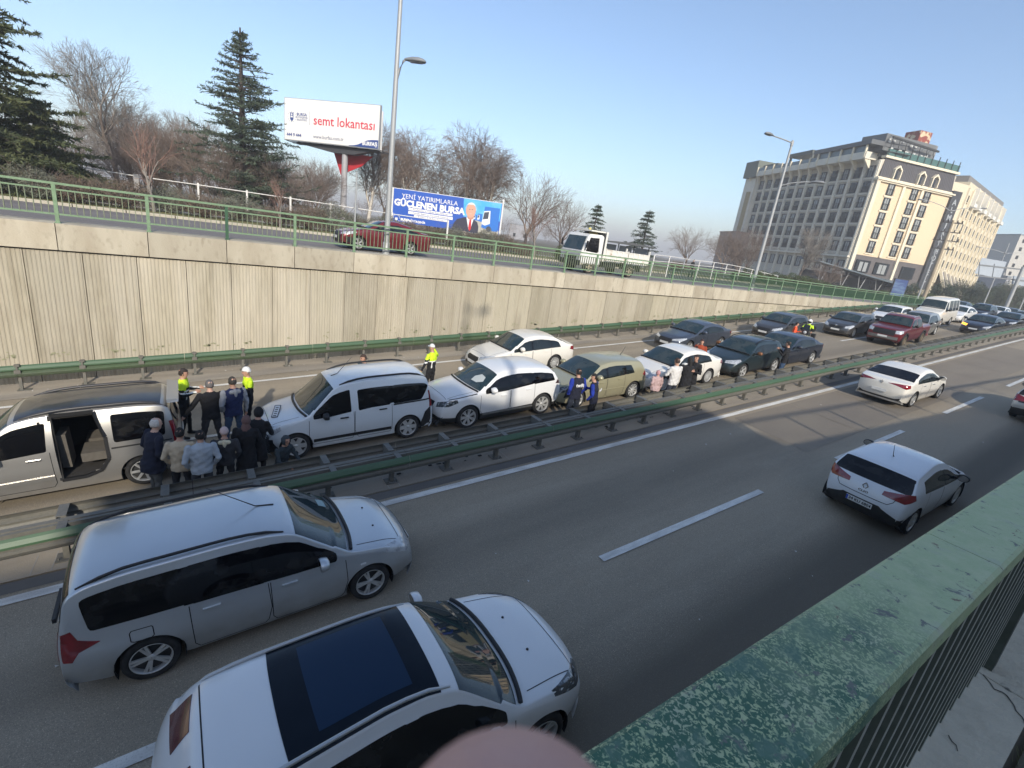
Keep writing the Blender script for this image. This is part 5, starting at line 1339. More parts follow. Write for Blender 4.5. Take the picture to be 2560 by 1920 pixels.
        for vt in bm.verts:
            o = base+u*vt.co.x+v*vt.co.y; h, n, _, _ = s.bvh.ray_cast(o+d*3, -d)
            if h is None: miss.append((vt, o)); continue
            if n.dot(d) < 0: n = -n
            N[vt] = n; vt.co = h+n*lift; hits.append((h-base).dot(d))
        av = sum(hits)/len(hits) if hits else 0
        for vt, o in miss:
            h, n, _, _ = s.bvh.find_nearest(o+d*(av-(o-base).dot(d)))
            if n.dot(d) < 0: n = -n
            N[vt] = n; vt.co = h+n*lift
        be = [e for e in bm.edges if e.is_boundary]; mp = {}
        for e in be:
            for vt in e.verts:
                if vt not in mp: mp[vt] = bm.verts.new(vt.co-N[vt]*(lift+thick))
        for e in be:
            a, b = e.verts
            try: bm.faces.new((a, b, mp[b], mp[a]))
            except ValueError: pass
        bmesh.ops.recalc_face_normals(bm, faces=bm.faces)
        me = bpy.data.meshes.new(name); 
        for f in bm.faces: f.smooth = True
        bm.to_mesh(me); bm.free(); me.materials.append(m)
        try: me.set_sharp_from_angle(angle=rad(40))
        except Exception: pass
        return link(name, me, parent or s.root)
    def both(s, name, pts, d, m, **k):
        pr = k.pop('parents', None)
        for sg in (1, -1):
            if pr: k['parent'] = pr[0 if sg == 1 else 1]
            s.patch(name, [(x, y*sg, z) for x, y, z in pts], (d[0], d[1]*sg, d[2]), m, **k)
    def station(s, x, lo=True, zmin=0):
        """index of the sample nearest to x on the top line above zmin"""
        b = None
        for i, (xx, zt) in enumerate(s.sil):
            if zt > zmin and (b is None or abs(xx-x) < abs(s.sil[b][0]-x)): b = i
        return b
    def gridpatch(s, name, i0, i1, j, m, lift=.004, parent=None, j2=None):
        """cap over the top rows between stations; j rows in from the cant rail"""
        a = NA+NB-1+j; b = s.nu-1-a; nu = s.nu
        cols = list(range(a, b+1)); vs = []; fs = []
        for i in range(i0, i1+1):
            for c in cols: vs.append(Vector(s.V[i*nu+c])+s.N[i*nu+c]*lift)
        w = len(cols)
        for i in range(i1-i0):
            for c in range(w-1): fs.append((i*w+c, i*w+c+1, (i+1)*w+c+1, (i+1)*w+c))
        n0 = len(vs); ring = [k for k in range(w)]+[r_*w+w-1 for r_ in range(1, i1-i0+1)]+[(i1-i0)*w+k for k in range(w-2, -1, -1)]+[r_*w for r_ in range(i1-i0-1, 0, -1)]
        cell = lambda k: (i0+k//w)*nu+cols[k % w]
        for k in ring: vs.append(Vector(s.V[cell(k)])-s.N[cell(k)]*.008)
        R_ = len(ring)
        for t in range(R_): fs.append((ring[t], ring[(t+1) % R_], n0+(t+1) % R_, n0+t))
        mb = MB(); mb.add(vs, fs, 0, True); o = mb.build(name, m, parent or s.root)
        try: o.data.set_sharp_from_angle(angle=rad(40))
        except Exception: pass
        return o
    def seam(s, pts, d, w=.011, lift=.0025, mb=None):
        """dark gap line along a polyline"""
        d = Vector(d).normalized(); out = []; pts = [Vector(p) for p in pts]
        P_ = []
        for a, b in zip(pts[:-1], pts[1:]):
            k = max(1, int((b-a).length/.06)); P_ += [a+(b-a)*i/k for i in range(k)]
        P_.append(pts[-1])
        for p in P_:
            h, n, _, _ = s.bvh.ray_cast(p+d*3, -d)
            if h is None: out.append(None); continue
            if n.dot(d) < 0: n = -n
            out.append((h, n))
        for A, B in zip(out[:-1], out[1:]):
            if A is None or B is None or (A[0]-B[0]).length > .3: continue
            t = (B[0]-A[0]); 
            if t.length < 1e-5: continue
            c = t.normalized().cross(A[1]).normalized()*w/2
            mb.add([A[0]-c+A[1]*lift, A[0]+c+A[1]*lift, B[0]+c+B[1]*lift, B[0]-c+B[1]*lift], [(0, 1, 2, 3)])
    def zc(s, x):
        i = s.station(x, zmin=interp(s.belt, x)+.02); return s.info[i][3]
    def wheels(s, spokes=5, style='mid', w=.205, rm=None, steer=0):
        key = (s.R, w, spokes, style, (rm or M_rim).name)
        if key not in WH: WH[key] = wheel_meshes(s.R, w, spokes, style, rm or M_rim)
        ty, ri = WH[key]
        for k, xa in enumerate(s.xa):
            for sg in (1, -1):
                o = link('wheel', ty, s.root, (xa, sg*(s.W-.125), s.R), (0, 0 if sg > 0 else 0, (0 if sg > 0 else math.pi)+(steer if k == 0 else 0)))
                link('rim', ri, o)
    def side_windows(s, ivs, m=None, lo=.03, hi=.035, minh=.04, r=.03, frame=True, doors=None, pillars=True):
        """ivs: list of (x0,x1, lean0, lean1): windows in the side between x0>x1 (front to rear)"""
        m = m or M_glass
        if pillars and len(ivs) > 1:
            for k in range(len(ivs)-1):
                a, b = ivs[k][1]+.03, ivs[k+1][0]-.03
                if a-b > .16: continue
                l_ = ivs[k][3] if len(ivs[k]) > 3 else 0
                for sg in (1, -1): s.patch('door_pillar', [(a, sg*1.2, interp(s.belt, a)+lo+.005), (b, sg*1.2, interp(s.belt, b)+lo+.005), (b+l_, sg*1.2, s.zc(b+l_)-hi-.006), (a+l_, sg*1.2, s.zc(a+l_)-hi-.006)], (0, sg, .12), M_glassd, lift=.0035)
        for k, iv in enumerate(ivs):
            x0, x1 = iv[0], iv[1]; l0, l1 = (iv[2], iv[3]) if len(iv) > 2 else (0, 0)
            lo_ = iv[4] if len(iv) > 4 else lo
            n = max(3, int(abs(x0-x1)/.08)); bot = []; top = []
            for i in range(n+1):
                x = x0+(x1-x0)*i/n; zb = interp(s.belt, x)+lo_
                zt = s.zc(x)-hi
                if zt-zb < minh*.2: continue
                # lean shifts the top of the ends
                f = i/n; xt = x+l0*(1-f)+l1*f; zt2 = s.zc(xt)-hi
                bot.append((x, zb)); top.append((xt, max(zt2, zb+.012)))
            if len(bot) < 2: continue
            poly = bot+top[::-1]
            poly = round_poly(poly, r)
            for sg in (1, -1):
                par = s.door(doors[k], sg) if doors and doors[k] is not None else s.root
                s.patch('window', [(x, sg*1.2, z) for x, z in poly], (0, sg, .12), m, lift=.005, parent=par)
def round_poly(poly, r, ang=35):
    out = []; n = len(poly)
    for i in range(n):
        p0, p, p1 = (np.array(poly[(i+k) % n], float) for k in (-1, 0, 1))
        a, b = p0-p, p1-p; la, lb = np.linalg.norm(a), np.linalg.norm(b)
        if la < 1e-6 or lb < 1e-6: continue
        t = math.degrees(math.acos(max(-1, min(1, np.dot(a, b)/la/lb))))
        if 180-t > ang and r > 0:
            q0, q1 = p+a/la*min(r, la*.45), p+b/lb*min(r, lb*.45)
            out += [tuple(q0), tuple((q0+q1+2*p)/4), tuple(q1)]
        else: out.append(tuple(p))
    return out
def place_car(c, X, Y, yaw_deg=0, rev=False, z=None):
    """yaw along the road; rev = faces towards -X"""
    xs = (zr(X+1.3)-zr(X-1.3))/2.6 if z is None else 0
    zz = zr(X) if z is None else z; pitch = -math.atan(xs)
    yaw = rad(yaw_deg)+(math.pi if rev else 0)
    c.root.location = (X, Y, zz+.018); 
    c.root.rotation_euler = (Matrix.Rotation(pitch, 3, 'Y') @ Matrix.Rotation(yaw, 3, 'Z')).to_euler()
# profiles: distances measured from the front bumper
def sil_sedan(L, H, hood=.98, cowl=1.2, roof=1.98, rg=1.12, tr=.48, tz=1.06, nose=.74):
    return [(.10, .19), (.0, .30), (-.0, .50), (.05, .64), (.15, nose), (.45, nose+.10), (cowl, hood), (roof, H-.07), (roof+.35, H-.015), (roof+.75, H), (L-rg-.35, H-.05), (L-rg, H-.11), (L-tr, tz), (L-.10, tz-.03), (L-.02, tz-.12), (L-.0, .62), (L-.03, .40), (L-.12, .22)]
def sil_hatch(L, H, hood=.98, cowl=1.08, roof=1.85, rt=.42, rz=.98, nose=.74):
    return [(.10, .19), (.0, .30), (-.0, .50), (.05, .64), (.15, nose), (.40, nose+.10), (cowl, hood), (roof, H-.07), (roof+.35, H-.015), (roof+.7, H), (L-rt-.4, H-.045), (L-rt, H-.09), (L-.16, rz+.06), (L-.08, rz-.06), (L-.0, .66), (L-.01, .42), (L-.10, .24)]
def sil_van(L, H, hood=1.06, cowl=.98, roof=1.72, nose=.84, rt=.16):
    return [(.10, .20), (.0, .32), (-.0, .52), (.04, .68), (.12, nose), (.32, nose+.10), (cowl, hood), (roof, H-.10), (roof+.35, H-.03), (roof+.9, H), (L-.7, H-.01), (L-rt-.08, H-.05), (L-rt+.04, H-.16), (L-.06, 1.1), (L-.02, .95), (L-.0, .60), (L-.01, .42), (L-.10, .26)]

def dress(c, kind, doors, belt_lo=.03, head=None, tail=None, glass=None, rearglass=None, wscreen=None, cowlx=1.1, roofx=1.95, rear=(None, None), handles=(), grille=True, plate=True, mirrors='paint', seams=True, platefront=True, wsj=2, rgj=3, headm=None, tailm=None, wiper=True, mirz=.06):
    L = c.L; X = lambda a: L/2-a
    i0 = c.station(X(cowlx+.04), zmin=.6); i1 = c.station(X(roofx-.02), zmin=.9)
    c.gridpatch('windscreen', i0, i1, wsj, wscreen or M_glasst)
    if rear[0] is not None:
        i2 = c.station(X(rear[0]), zmin=1.0); zt = rear[1]
        i3 = max(i for i in range(c.ns) if c.sil[i][1] > zt and c.sil[i][0] < 0)
        c.gridpatch('rear_window', i2, i3, rgj, rearglass or M_glassd)
        c.i23 = (i2, i3)
    # cowl and wipers
    xc = X(cowlx-.02); 
    wm = MB()
    i = c.station(X(cowlx+.02), zmin=.6); a = NA+NB+1; pts = [Vector(c.V[i*c.nu+k])+Vector((.035, 0, .012)) for k in range(a, c.nu-a)]
    wm.tube(pts, .028, 5)
    wm.build('cowl', M_black, c.root)
    if wiper:
        w2 = MB()
        for (ya, yb, dx) in ((-.55, .05, -.10), (.05, .68, -.08)):
            h1, n1_, _, _ = c.bvh.ray_cast(Vector((xc, ya, 3)), Vector((0, 0, -1))); h2, n2_, _, _ = c.bvh.ray_cast(Vector((xc+dx*2.2, yb, 3)), Vector((0, 0, -1)))
            if h1 and h2: w2.bar(h1+n1_*.02, h2+n2_*.02, .02, .02)
        w2.build('wiper', M_black, c.root)
    zb_ = lambda x: interp(c.belt, x)
    if seams:
        sm = MB()
        for k, (x0, x1, zlo) in enumerate(doors):
            for sg in (1, -1):
                d = (0, sg, .1)
                P = lambda x, z: (x, sg*1.2, z)
                sm = MB(); c.seam([P(x0, zb_(x0)), P(x0+.02, .55), P(x0-.03, zlo+.06), P(x0-.08, zlo), P(x1+.05, zlo), P(x1, zlo+.08), P(x1, zb_(x1))], d, mb=sm)
                if sm.v: sm.build('panel_gap', M_gap, c.door(k, sg), fixn=False)
        yb = c.W*.80; sm = MB()
        c.seam([(X(.30), y_, 1.2) for y_ in np.linspace(-yb*.9, yb*.9, 12)], (0, 0, 1), mb=sm)
        for sg in (1, -1): c.seam([(X(.34), sg*yb*.92, 2), (X(cowlx-.05), sg*yb, 2)], (0, 0, 1), mb=sm)
        if sm.v: sm.build('panel_gap', M_gap, c.root, fixn=False)
    for k, (x0, x1, zlo) in enumerate(doors):
        xh = x1+.24 if k not in () else x1
        for sg in (1, -1):
            zz = zb_(xh)-.13
            h, n, _, _ = c.bvh.ray_cast(Vector((xh, sg*3, zz)), Vector((0, -sg, 0)))
            if h and handles is not None: 
                MB().box((xh-.10, h.y+sg*.004, zz-.012), (xh+.10, h.y+sg*.03, zz+.014)).build('handle', handles or c.pm, c.door(k, sg))
    if mirrors:
        mm = c.pm if mirrors == 'paint' else mirrors
        xm = X(cowlx+.50)
        for sg in (1, -1):
            zz = zb_(xm)+mirz; h, n, _, _ = c.bvh.ray_cast(Vector((xm, sg*3, zz)), Vector((0, -sg, 0)))
            yb = h.y if h else sg*c.W*.9
            m = MB(); vs = []; nn = 10
            rings = [(0.075, .03, .03), (.05, .11, .075), (-.02, .125, .09), (-.055, .12, .085)]
            for (dx, ry, rz_) in rings:
                for q in range(nn):
                    t = 2*math.pi*q/nn; vs.append((xm+dx, yb+sg*.16+ry*math.cos(t), zz+.07+rz_*math.sin(t)))
            fs = [(i*nn+q, i*nn+(q+1) % nn, (i+1)*nn+(q+1) % nn, (i+1)*nn+q) for i in range(3) for q in range(nn)]+[tuple(range(nn))]
            m.add(vs, fs, 0, True); o = m.build('side_mirror', mm, c.root)
            g = MB(); g.add([(xm-.056, yb+sg*.16+.105*math.cos(2*math.pi*q/nn), zz+.07+.072*math.sin(2*math.pi*q/nn)) for q in range(nn)], [tuple(range(nn))]).build('mirror_glass', M_chrome, o)
            MB().bar((xm+.02, yb-sg*.02, zz), (xm, yb+sg*.08, zz+.03), .06).build('mirror_arm', M_black, o)
    if head:
        c.both('headlight', head, (.80, .60, .10), headm or M_head, lift=.006, step=.06)
    if tail:
        c.both('tail_light', tail, (-.80, .60, .05), tailm or M_tail, lift=.008, step=.06)
    if grille:
        gx = L/2
        if grille is True: grille = [(.42, .60), (.36, .70), (-.36, .70), (-.42, .60), (-.30, .50), (.30, .50)]
        gr_ = c.patch('grille', [(gx, y, z) for y, z in grille], (1, 0, .1), M_black, lift=.006)
        c.patch('air_intake', [(gx, .60, .30), (gx, .52, .42), (gx, -.52, .42), (gx, -.60, .30), (gx, -.5, .26), (gx, .5, .26)], (1, 0, 0), M_trim, lift=.005)
    def plate_(front, z):
        sg = 1 if front else -1
        h, n, _, _ = c.bvh.ray_cast(Vector((sg*4, 0, z)), Vector((-sg, 0, 0)))
        if not h: return
        x = h.x+sg*.012
        o = MB().box((min(x, x+sg*.012), -.26, z-.056), (max(x, x+sg*.012), .26, z+.056)).build('number_plate', M_plate, c.root)
        return o, x+sg*.013
    if plate:
        if platefront: plate_(True, plate[0] if isinstance(plate, tuple) else .46)
        c.plate_rear = plate_(False, plate[1] if isinstance(plate, tuple) else .80)

def doorpolys(c, doors):
    P = []
    for x0, x1, zlo in doors:
        P.append([(x0, interp(c.belt, x0)), (x0+.01, .5), (x0-.05, zlo), (x1+.03, zlo), (x1, .5), (x1, interp(c.belt, x1))])
    return P
def roof_rails(c, xa, xb, m=None, lift=.05, y=None, w=.04):
    for sg in (1, -1):
        pts = []; n = 10
        for k in range(n+1):
            x = xa+(xb-xa)*k/n; i = c.station(x, zmin=1.2); yy = sg*(c.info[i][4]-.05 if y is None else y)
            h, nn, _, _ = c.bvh.ray_cast(Vector((x, yy, 4)), Vector((0, 0, -1)))
            z = (h.z if h else c.H)+lift*min(1, 4*min(k, n-k)/n+.12)
            pts.append((x, yy, z))
        MB().tube(pts, [w*.5*min(1, .5+.5*min(k, n-k)) for k in range(n+1)], 6).build('roof_rail', m or M_black, c.root)
def antenna(c, x, y=0, ln=.35, back=.5):
    h, n, _, _ = c.bvh.ray_cast(Vector((x, y, 4)), Vector((0, 0, -1)))
    if h: MB().tube([h, h+Vector((-back*ln*.3, 0, .05)), h+Vector((-back*ln, 0, ln))], [.016, .008, .004], 6).build('antenna', M_black, c.root)

P_white = paint('paint_white', (.74, .74, .73), 0, .3, .22)
P_white2 = paint('paint_cream_white', (.76, .73, .66), 0, .3, .22)
P_silver = paint('paint_silver', (.38, .37, .35), .6, .32, .35)
P_silver2 = paint('paint_silver_blue', (.57, .60, .62), .5, .28, .5)
P_navy = paint('paint_dark_blue', (.025, .032, .05), .4, .28, .25)
P_slate = paint('paint_slate', (.075, .09, .12), .5, .3, .25)
P_dgrey = paint('paint_dark_grey', (.07, .072, .078), .5, .3, .25)
P_teal = paint('paint_teal', (.022, .04, .045), .5, .3, .25)
P_olive = paint('paint_olive', (.40, .37, .235), .35, .35, .3)
P_red = paint('paint_dark_red', (.16, .010, .016), .3, .3, .15)
P_black = paint('paint_black', (.02, .02, .022), .3, .3, .2)

def sedan(label, pm, L=4.6, W=1.78, H=1.46, wb=2.65, fo=.92, R=.315, kw=None, dk=None, step=.05, head=None, tail=None, win=None, detail=True, group=None, rim=(10, 'thin'), bo=0., cat='car', **sk):
    c = Car('car', label, cat, L, W, H, wb, fo, R, sil_sedan(L, H, **sk), [(0, .56), (.3, .69), (1.1, .90), (2.2, .925), (L-1.1, .97), (L-.3, .98), (L, .9)], pm, step=step, group=group, **(kw or {}))
    X = lambda a: L/2-a
    d = [(X(1.28), X(2.30), .27), (X(2.33), X(3.24), .27)]
    c.finish_body(doorpolys(c, d) if detail else (), bonnet=(X(1.15), X(.32)) if detail else None)
    hd = head or [(X(.10), .50, .60), (X(.12), .56, .70), (X(.55), .86, .80), (X(.62), .88, .74), (X(.30), .80, .62)]
    tl = tail or [(X(L-.03), .50, .80), (X(L-.03), .50, .92), (X(L-.25), .86, .96), (X(L-.30), .88, .84), (X(L-.10), .78, .76)]
    dress(c, 'sedan', d if detail else [], head=hd, tail=tl, rear=(L-sk.get('rg', 1.12)+.02, sk.get('tz', 1.06)+.03), cowlx=sk.get('cowl', 1.2), roofx=sk.get('roof', 1.98), seams=detail, **(dk or {}))
    w = win or [(X(1.42), X(2.27)), (X(2.35), X(3.20)), (X(3.26), X(3.72), 0, .10)]
    c.side_windows(w, doors=[0, 1, None] if detail else None)
    c.wheels(*rim); return c
def hatch(label, pm, L=4.15, W=1.76, H=1.47, wb=2.58, fo=.84, R=.315, kw=None, dk=None, step=.05, head=None, tail=None, win=None, detail=True, group=None, rim=(10, 'thin'), belt=None, rear=None, doors=None, cat='car', dwin=None, lower=None, **sk):
    c = Car('car', label, cat, L, W, H, wb, fo, R, sil_hatch(L, H, **sk), belt or [(0, .56), (.3, .69), (1.0, .90), (2.2, .93), (L-.8, 1.0), (L-.2, 1.02), (L, .9)], pm, step=step, group=group, **(kw or {}))
    X = lambda a: L/2-a
    d = doors or [(X(1.15), X(2.15), .27), (X(2.18), X(3.0), .27)]
    c.finish_body(doorpolys(c, d) if detail else (), bonnet=(X(1.02), X(.32)) if detail else None, lower=lower)
    hd = head or [(X(.10), .48, .60), (X(.12), .54, .72), (X(.58), .84, .84), (X(.62), .86, .76), (X(.28), .80, .62)]
    tl = tail or [(X(L-.05), .50, .78), (X(L-.06), .52, .92), (X(L-.28), .84, 1.0), (X(L-.34), .87, .88), (X(L-.10), .78, .74)]
    dress(c, 'hatch', d if detail else [], head=hd, tail=tl, rear=rear or (L-sk.get('rt', .42)+.03, sk.get('rz', .98)+.08), cowlx=sk.get('cowl', 1.08), roofx=sk.get('roof', 1.85), seams=detail, **(dk or {}))
    w = win or [(X(1.32), X(2.12)), (X(2.21), X(2.98)), (X(3.04), X(3.45), 0, .12)]
    c.side_windows(w, doors=dwin or ([0, 1, None] if detail else None))
    c.wheels(*rim); return c
# ------------------------------------------------------------------ near carriageway
# silver people carrier
def mpv():
    L, H = 4.50, 1.66
    sl = [(.10, .20), (.0, .32), (.0, .52), (.05, .66), (.15, .80), (.45, .92), (1.06, 1.03), (1.85, H-.09), (2.2, H-.02), (2.7, H), (3.8, H-.015), (L-.30, H-.06), (L-.15, H-.17), (L-.07, 1.12), (L-.02, .92), (L, .60), (L-.01, .40), (L-.10, .24)]
    bl = [(0, .58), (.3, .74), (1.0, .93), (2.0, .95), (3.6, .99), (L-.3, 1.02), (L, .95)]
    c = Car('car', 'silver estate people carrier with dark windows and black roof rails driving in the near lane', 'car', L, 1.74, H, 2.80, .85, .315, sl, bl, P_silver2, step=.035, tumble=.21, crown=.085, plan=(.80, .93), bow=(.17, .04))
    X = lambda a: L/2-a
    d = [(X(1.22), X(2.24), .27), (X(2.27), X(3.18), .27)]
    c.finish_body(doorpolys(c, d), bonnet=(X(1.0), X(.32)))
    dress(c, 'mpv', d, head=[(X(.08), .50, .66), (X(.12), .56, .80), (X(.52), .84, .90), (X(.58), .86, .80), (X(.25), .80, .66)],
          tail=[(X(L-.02), .66, .98), (X(L-.20), .82, 1.08), (X(L-.22), .86, .95), (X(L-.42), .87, .86), (X(L-.22), .86, .78), (X(L-.16), .84, .66), (X(L-.03), .68, .72)],
          cowlx=1.06, roofx=1.85, rear=(L-.22, 1.08), rgj=3)
    c.side_windows([(X(1.34), X(2.23)), (X(2.29), X(3.16)), (X(3.20), X(4.14), 0, -.05, .05)], m=M_glassd, r=.05, doors=[0, 1, None])
    c.wheels(5, 'twin'); roof_rails(c, X(2.0), X(4.2)); antenna(c, X(2.02), 0, .5, 1.6)
    mb = MB(); r_ = lambda x, z: (x, -1.2, z)
    q = [(X(3.58), .86), (X(3.78), .87), (X(3.80), .84), (X(3.80), .72), (X(3.77), .70), (X(3.60), .69), (X(3.57), .72), (X(3.57), .84), (X(3.58), .86)]
    c.seam([r_(*p) for p in q], (0, -1, .05), w=.012, mb=mb); mb.build('fuel_flap_gap', M_gap, c.root, fixn=False)
    for y in (-.28, .28):
        h, n, _, _ = c.bvh.ray_cast(Vector((X(.62), y, 3)), Vector((0, 0, -1))); MB().lathe([(.018, 0), (.016, .012), (.002, .014)], 'Z', tuple(h), 8).build('washer_jet', M_black, c.root)
    c.both('side_repeater', [(X(.92), 1, .72), (X(.92), 1, .75), (X(1.0), 1, .75), (X(1.0), 1, .72)], (0, 1, 0), M_plate)
    c.patch('dashboard_paper', [(X(1.22), .30, 1.1), (X(1.22), .55, 1.1), (X(1.36), .50, 1.1), (X(1.36), .28, 1.1)], (.2, 0, 1), mat('pale_paper', (.28, .40, .42), .6), lift=.007)
    # rear handle bracket
    MB().box((X(L)-.06, -.30, .86), (X(L)-.02, .30, .92)).build('number_plate_housing', M_black, c.root)
    return c
c = mpv(); place_car(c, .86, 6.97, .6)
# white SUV with panoramic roof
def suv_white():
    L, H = 4.50, 1.66
    sl = [(.12, .22), (.0, .34), (.0, .56), (.06, .74), (.18, .88), (.5, .97), (1.10, 1.07), (1.86, H-.09), (2.2, H-.02), (2.6, H), (3.6, H-.04), (L-.56, H-.09), (L-.42, H-.14), (L-.16, 1.24), (L-.05, 1.02), (L, .70), (L-.01, .42), (L-.10, .26)]
    bl = [(0, .62), (.3, .80), (1.0, .97), (2.2, .98), (3.6, 1.06), (L-.2, 1.08), (L, .95)]
    c = Car('car', 'white sport utility car with dark panoramic glass roof at the bottom of the picture', 'car', L, 1.84, H, 2.67, .90, .345, sl, bl, P_white, step=.035, tumble=.46, crown=.11, plan=(.74, .84), bow=(.30, .12))
    X = lambda a: L/2-a
    d = [(X(1.30), X(2.36), .33), (X(2.39), X(3.26), .33)]
    c.finish_body(doorpolys(c, d), bonnet=(X(1.05), X(.32)))
    dress(c, 'suv', d, head=[(X(.12), .52, .74), (X(.16), .58, .84), (X(.70), .88, .96), (X(.72), .89, .90), (X(.32), .82, .74)],
          tail=None, tailm=M_tail, headm=M_headd,
          cowlx=1.10, roofx=1.86, rear=(None, None), rgj=3, wscreen=M_glasst, mirz=.02)
    c.side_windows([(X(1.40), X(2.33)), (X(2.42), X(3.22)), (X(3.28), X(3.75), 0, .05)], m=M_glassd, doors=[0, 1, None])
    i0 = c.station(X(2.06), zmin=1.4); i1 = c.station(X(3.44), zmin=1.4)
    M_pan = mat('panoramic_glass', (.004, .008, .014), .12, spec=.22, noise=(3, .4, (.008, .014, .022)))
    c.gridpatch('panoramic_roof', i0, i1, 2, M_pan, lift=.005)
    i2 = c.station(X(2.30), zmin=1.4); i3 = c.station(X(3.15), zmin=1.4); c.gridpatch('sunroof_blind', i2, i3, 6, mat('sunroof_blue', (.012, .030, .062), .14, spec=.22), lift=.0075)
    c.wheels(5, 'twin', .225); roof_rails(c, X(1.95), X(4.15), mat('rail_silver', (.46, .47, .47), .35, .5), lift=.022, w=.045)
    xr = -L/2
    c.both('tail_light', [(xr+.42, .56, 1.50), (xr+.40, .16, 1.50), (xr+.24, .14, 1.36), (xr+.22, .60, 1.32)], (-.6, 0, .8), mat('tail_light_wine', (.085, .006, .018), .2, coat=1), lift=.008)
    mb = MB(); c.seam([(xr+.50, y_, 3) for y_ in np.linspace(-.70, .70, 14)], (0, 0, 1), w=.014, mb=mb); mb.build('tailgate_gap', M_gap, c.root, fixn=False)
    for y in (-.28, .28):
        h, n, _, _ = c.bvh.ray_cast(Vector((X(.72), y, 3)), Vector((0, 0, -1))); MB().lathe([(.018, 0), (.016, .012), (.002, .014)], 'Z', tuple(h), 8).build('washer_jet', M_black, c.root)
    return c
c = suv_white(); place_car(c, 1.80, 3.70, .5)
# white hatchback seen from behind, right
def clio():
    L, H = 4.06, 1.45
    c = hatch('white three quarter rear hatchback with registration 34 KU 6804 driving beside the near wall', paint('paint_white_b', (.70, .73, .76), 0, .3, .15), L=L, W=1.75, H=H, wb=2.59, fo=.82, R=.31, step=.035, kw=dict(tumble=.50, plan=(.76, .80), bow=(.2, .17)),
              dk=dict(grille=True, mirrors=M_black, plate=(.46, .52), handles=None, headm=M_head), tail=[(L/2*-1+.03, .36, .86), (-L/2+.05, .38, .95), (-L/2+.30, .84, 1.04), (-L/2+.34, .86, .92), (-L/2+.10, .78, .82)],
              win=[(L/2-1.30, L/2-2.12), (L/2-2.20, L/2-3.30, 0, .02)], dwin=[0, 1], rear=(L-.46, 1.02), rt=.48, rz=.99, lower=(lambda x: .40 if x < -1.6 else .22, M_trim), rim=(5, 'fat'))
    antenna(c, -.95, 0, .32, .6)
    X = -L/2
    c.patch('rear_diffuser', [(X, .42, .56), (X, .36, .60), (X, -.36, .60), (X, -.42, .56), (X, -.80, .40), (X, -.80, .28), (X, .80, .28), (X, .80, .40)], (-1, 0, 0), M_trim, lift=.006)
    mb = MB(); c.seam([(X, .62, 1.0), (X, .56, .78), (X, .48, .70), (X, -.48, .70), (X, -.56, .78), (X, -.62, 1.0)], (-1, 0, 0), w=.014, mb=mb); mb.build('tailgate_gap', M_gap, c.root, fixn=False)
    # badge: an upright open lozenge, and small lettering below
    h, n, _, _ = c.bvh.ray_cast(Vector((-4, 0, .90)), Vector((1, 0, 0)))
    b = MB(); x = h.x-.012
    for (a, b_) in (((0, .075), (.055, 0)), ((.055, 0), (0, -.075)), ((0, -.075), (-.055, 0)), ((-.055, 0), (0, .075))): b.bar((x, a[0], .90+a[1]), (x, b_[0], .90+b_[1]), .02, .02)
    b.build('badge', M_chrome, c.root)
    me = text_mesh('CLIO', .07, M_chrome, .003, .002); h, n, _, _ = c.bvh.ray_cast(Vector((-4, 0, .78)), Vector((1, 0, 0)))
    link('lettering', me, c.root, (h.x-.010, 0, .78), (rad(90), 0, rad(-90))).scale = (1.3, 1, 1)
    o, x = c.plate_rear
    me = text_mesh('34 KU 6804', .092, M_pblk, .002, .002); q = link('lettering', me, o, (x-.003, -.02, .52), (rad(90), 0, rad(-90)))
    MB().box((x-.004, .22, .468), (x-.001, .258, .572)).build('plate_strip', M_pblue, o)
    return c
c = clio(); c.root['label'] = 'white hatchback with registration 34 KU 6804 seen from behind beside the near wall'; place_car(c, 14.42, 3.30, -1.5)
# white saloon seen from behind
def meg4():
    L = 4.63
    c = sedan('white saloon with long red tail lights driving away in the lit near lane', P_white2, L=L, W=1.81, H=1.44, wb=2.71, fo=.90, R=.32, step=.04, kw=dict(plan=(.78, .82), bow=(.2, .15)), dk=dict(plate=(.45, .60), handles=M_chrome, rgj=2),
              tail=[(-L/2+.02, .20, .93), (-L/2+.02, .48, .97), (-L/2+.30, .86, .98), (-L/2+.32, .88, .86), (-L/2+.12, .82, .82), (-L/2+.03, .50, .90)], rg=1.20, tr=.42, tz=1.06, rim=(5, 'twin'))
    h, n, _, _ = c.bvh.ray_cast(Vector((-4, 0, .92)), Vector((1, 0, 0))); b = MB(); x = h.x-.012
    for (a, b_) in (((0, .06), (.045, 0)), ((.045, 0), (0, -.06)), ((0, -.06), (-.045, 0)), ((-.045, 0), (0, .06))): b.bar((x, a[0], .92+a[1]), (x, b_[0], .92+b_[1]), .018, .018)
    b.build('badge', M_chrome, c.root); X = -L/2
    c.patch('rear_diffuser', [(X, .70, .42), (X, .55, .36), (X, -.55, .36), (X, -.70, .42), (X, -.78, .30), (X, .78, .30)], (-1, 0, 0), M_trim, lift=.006)
    return c
c = meg4(); place_car(c, 25.05, 6.85, -1.0)
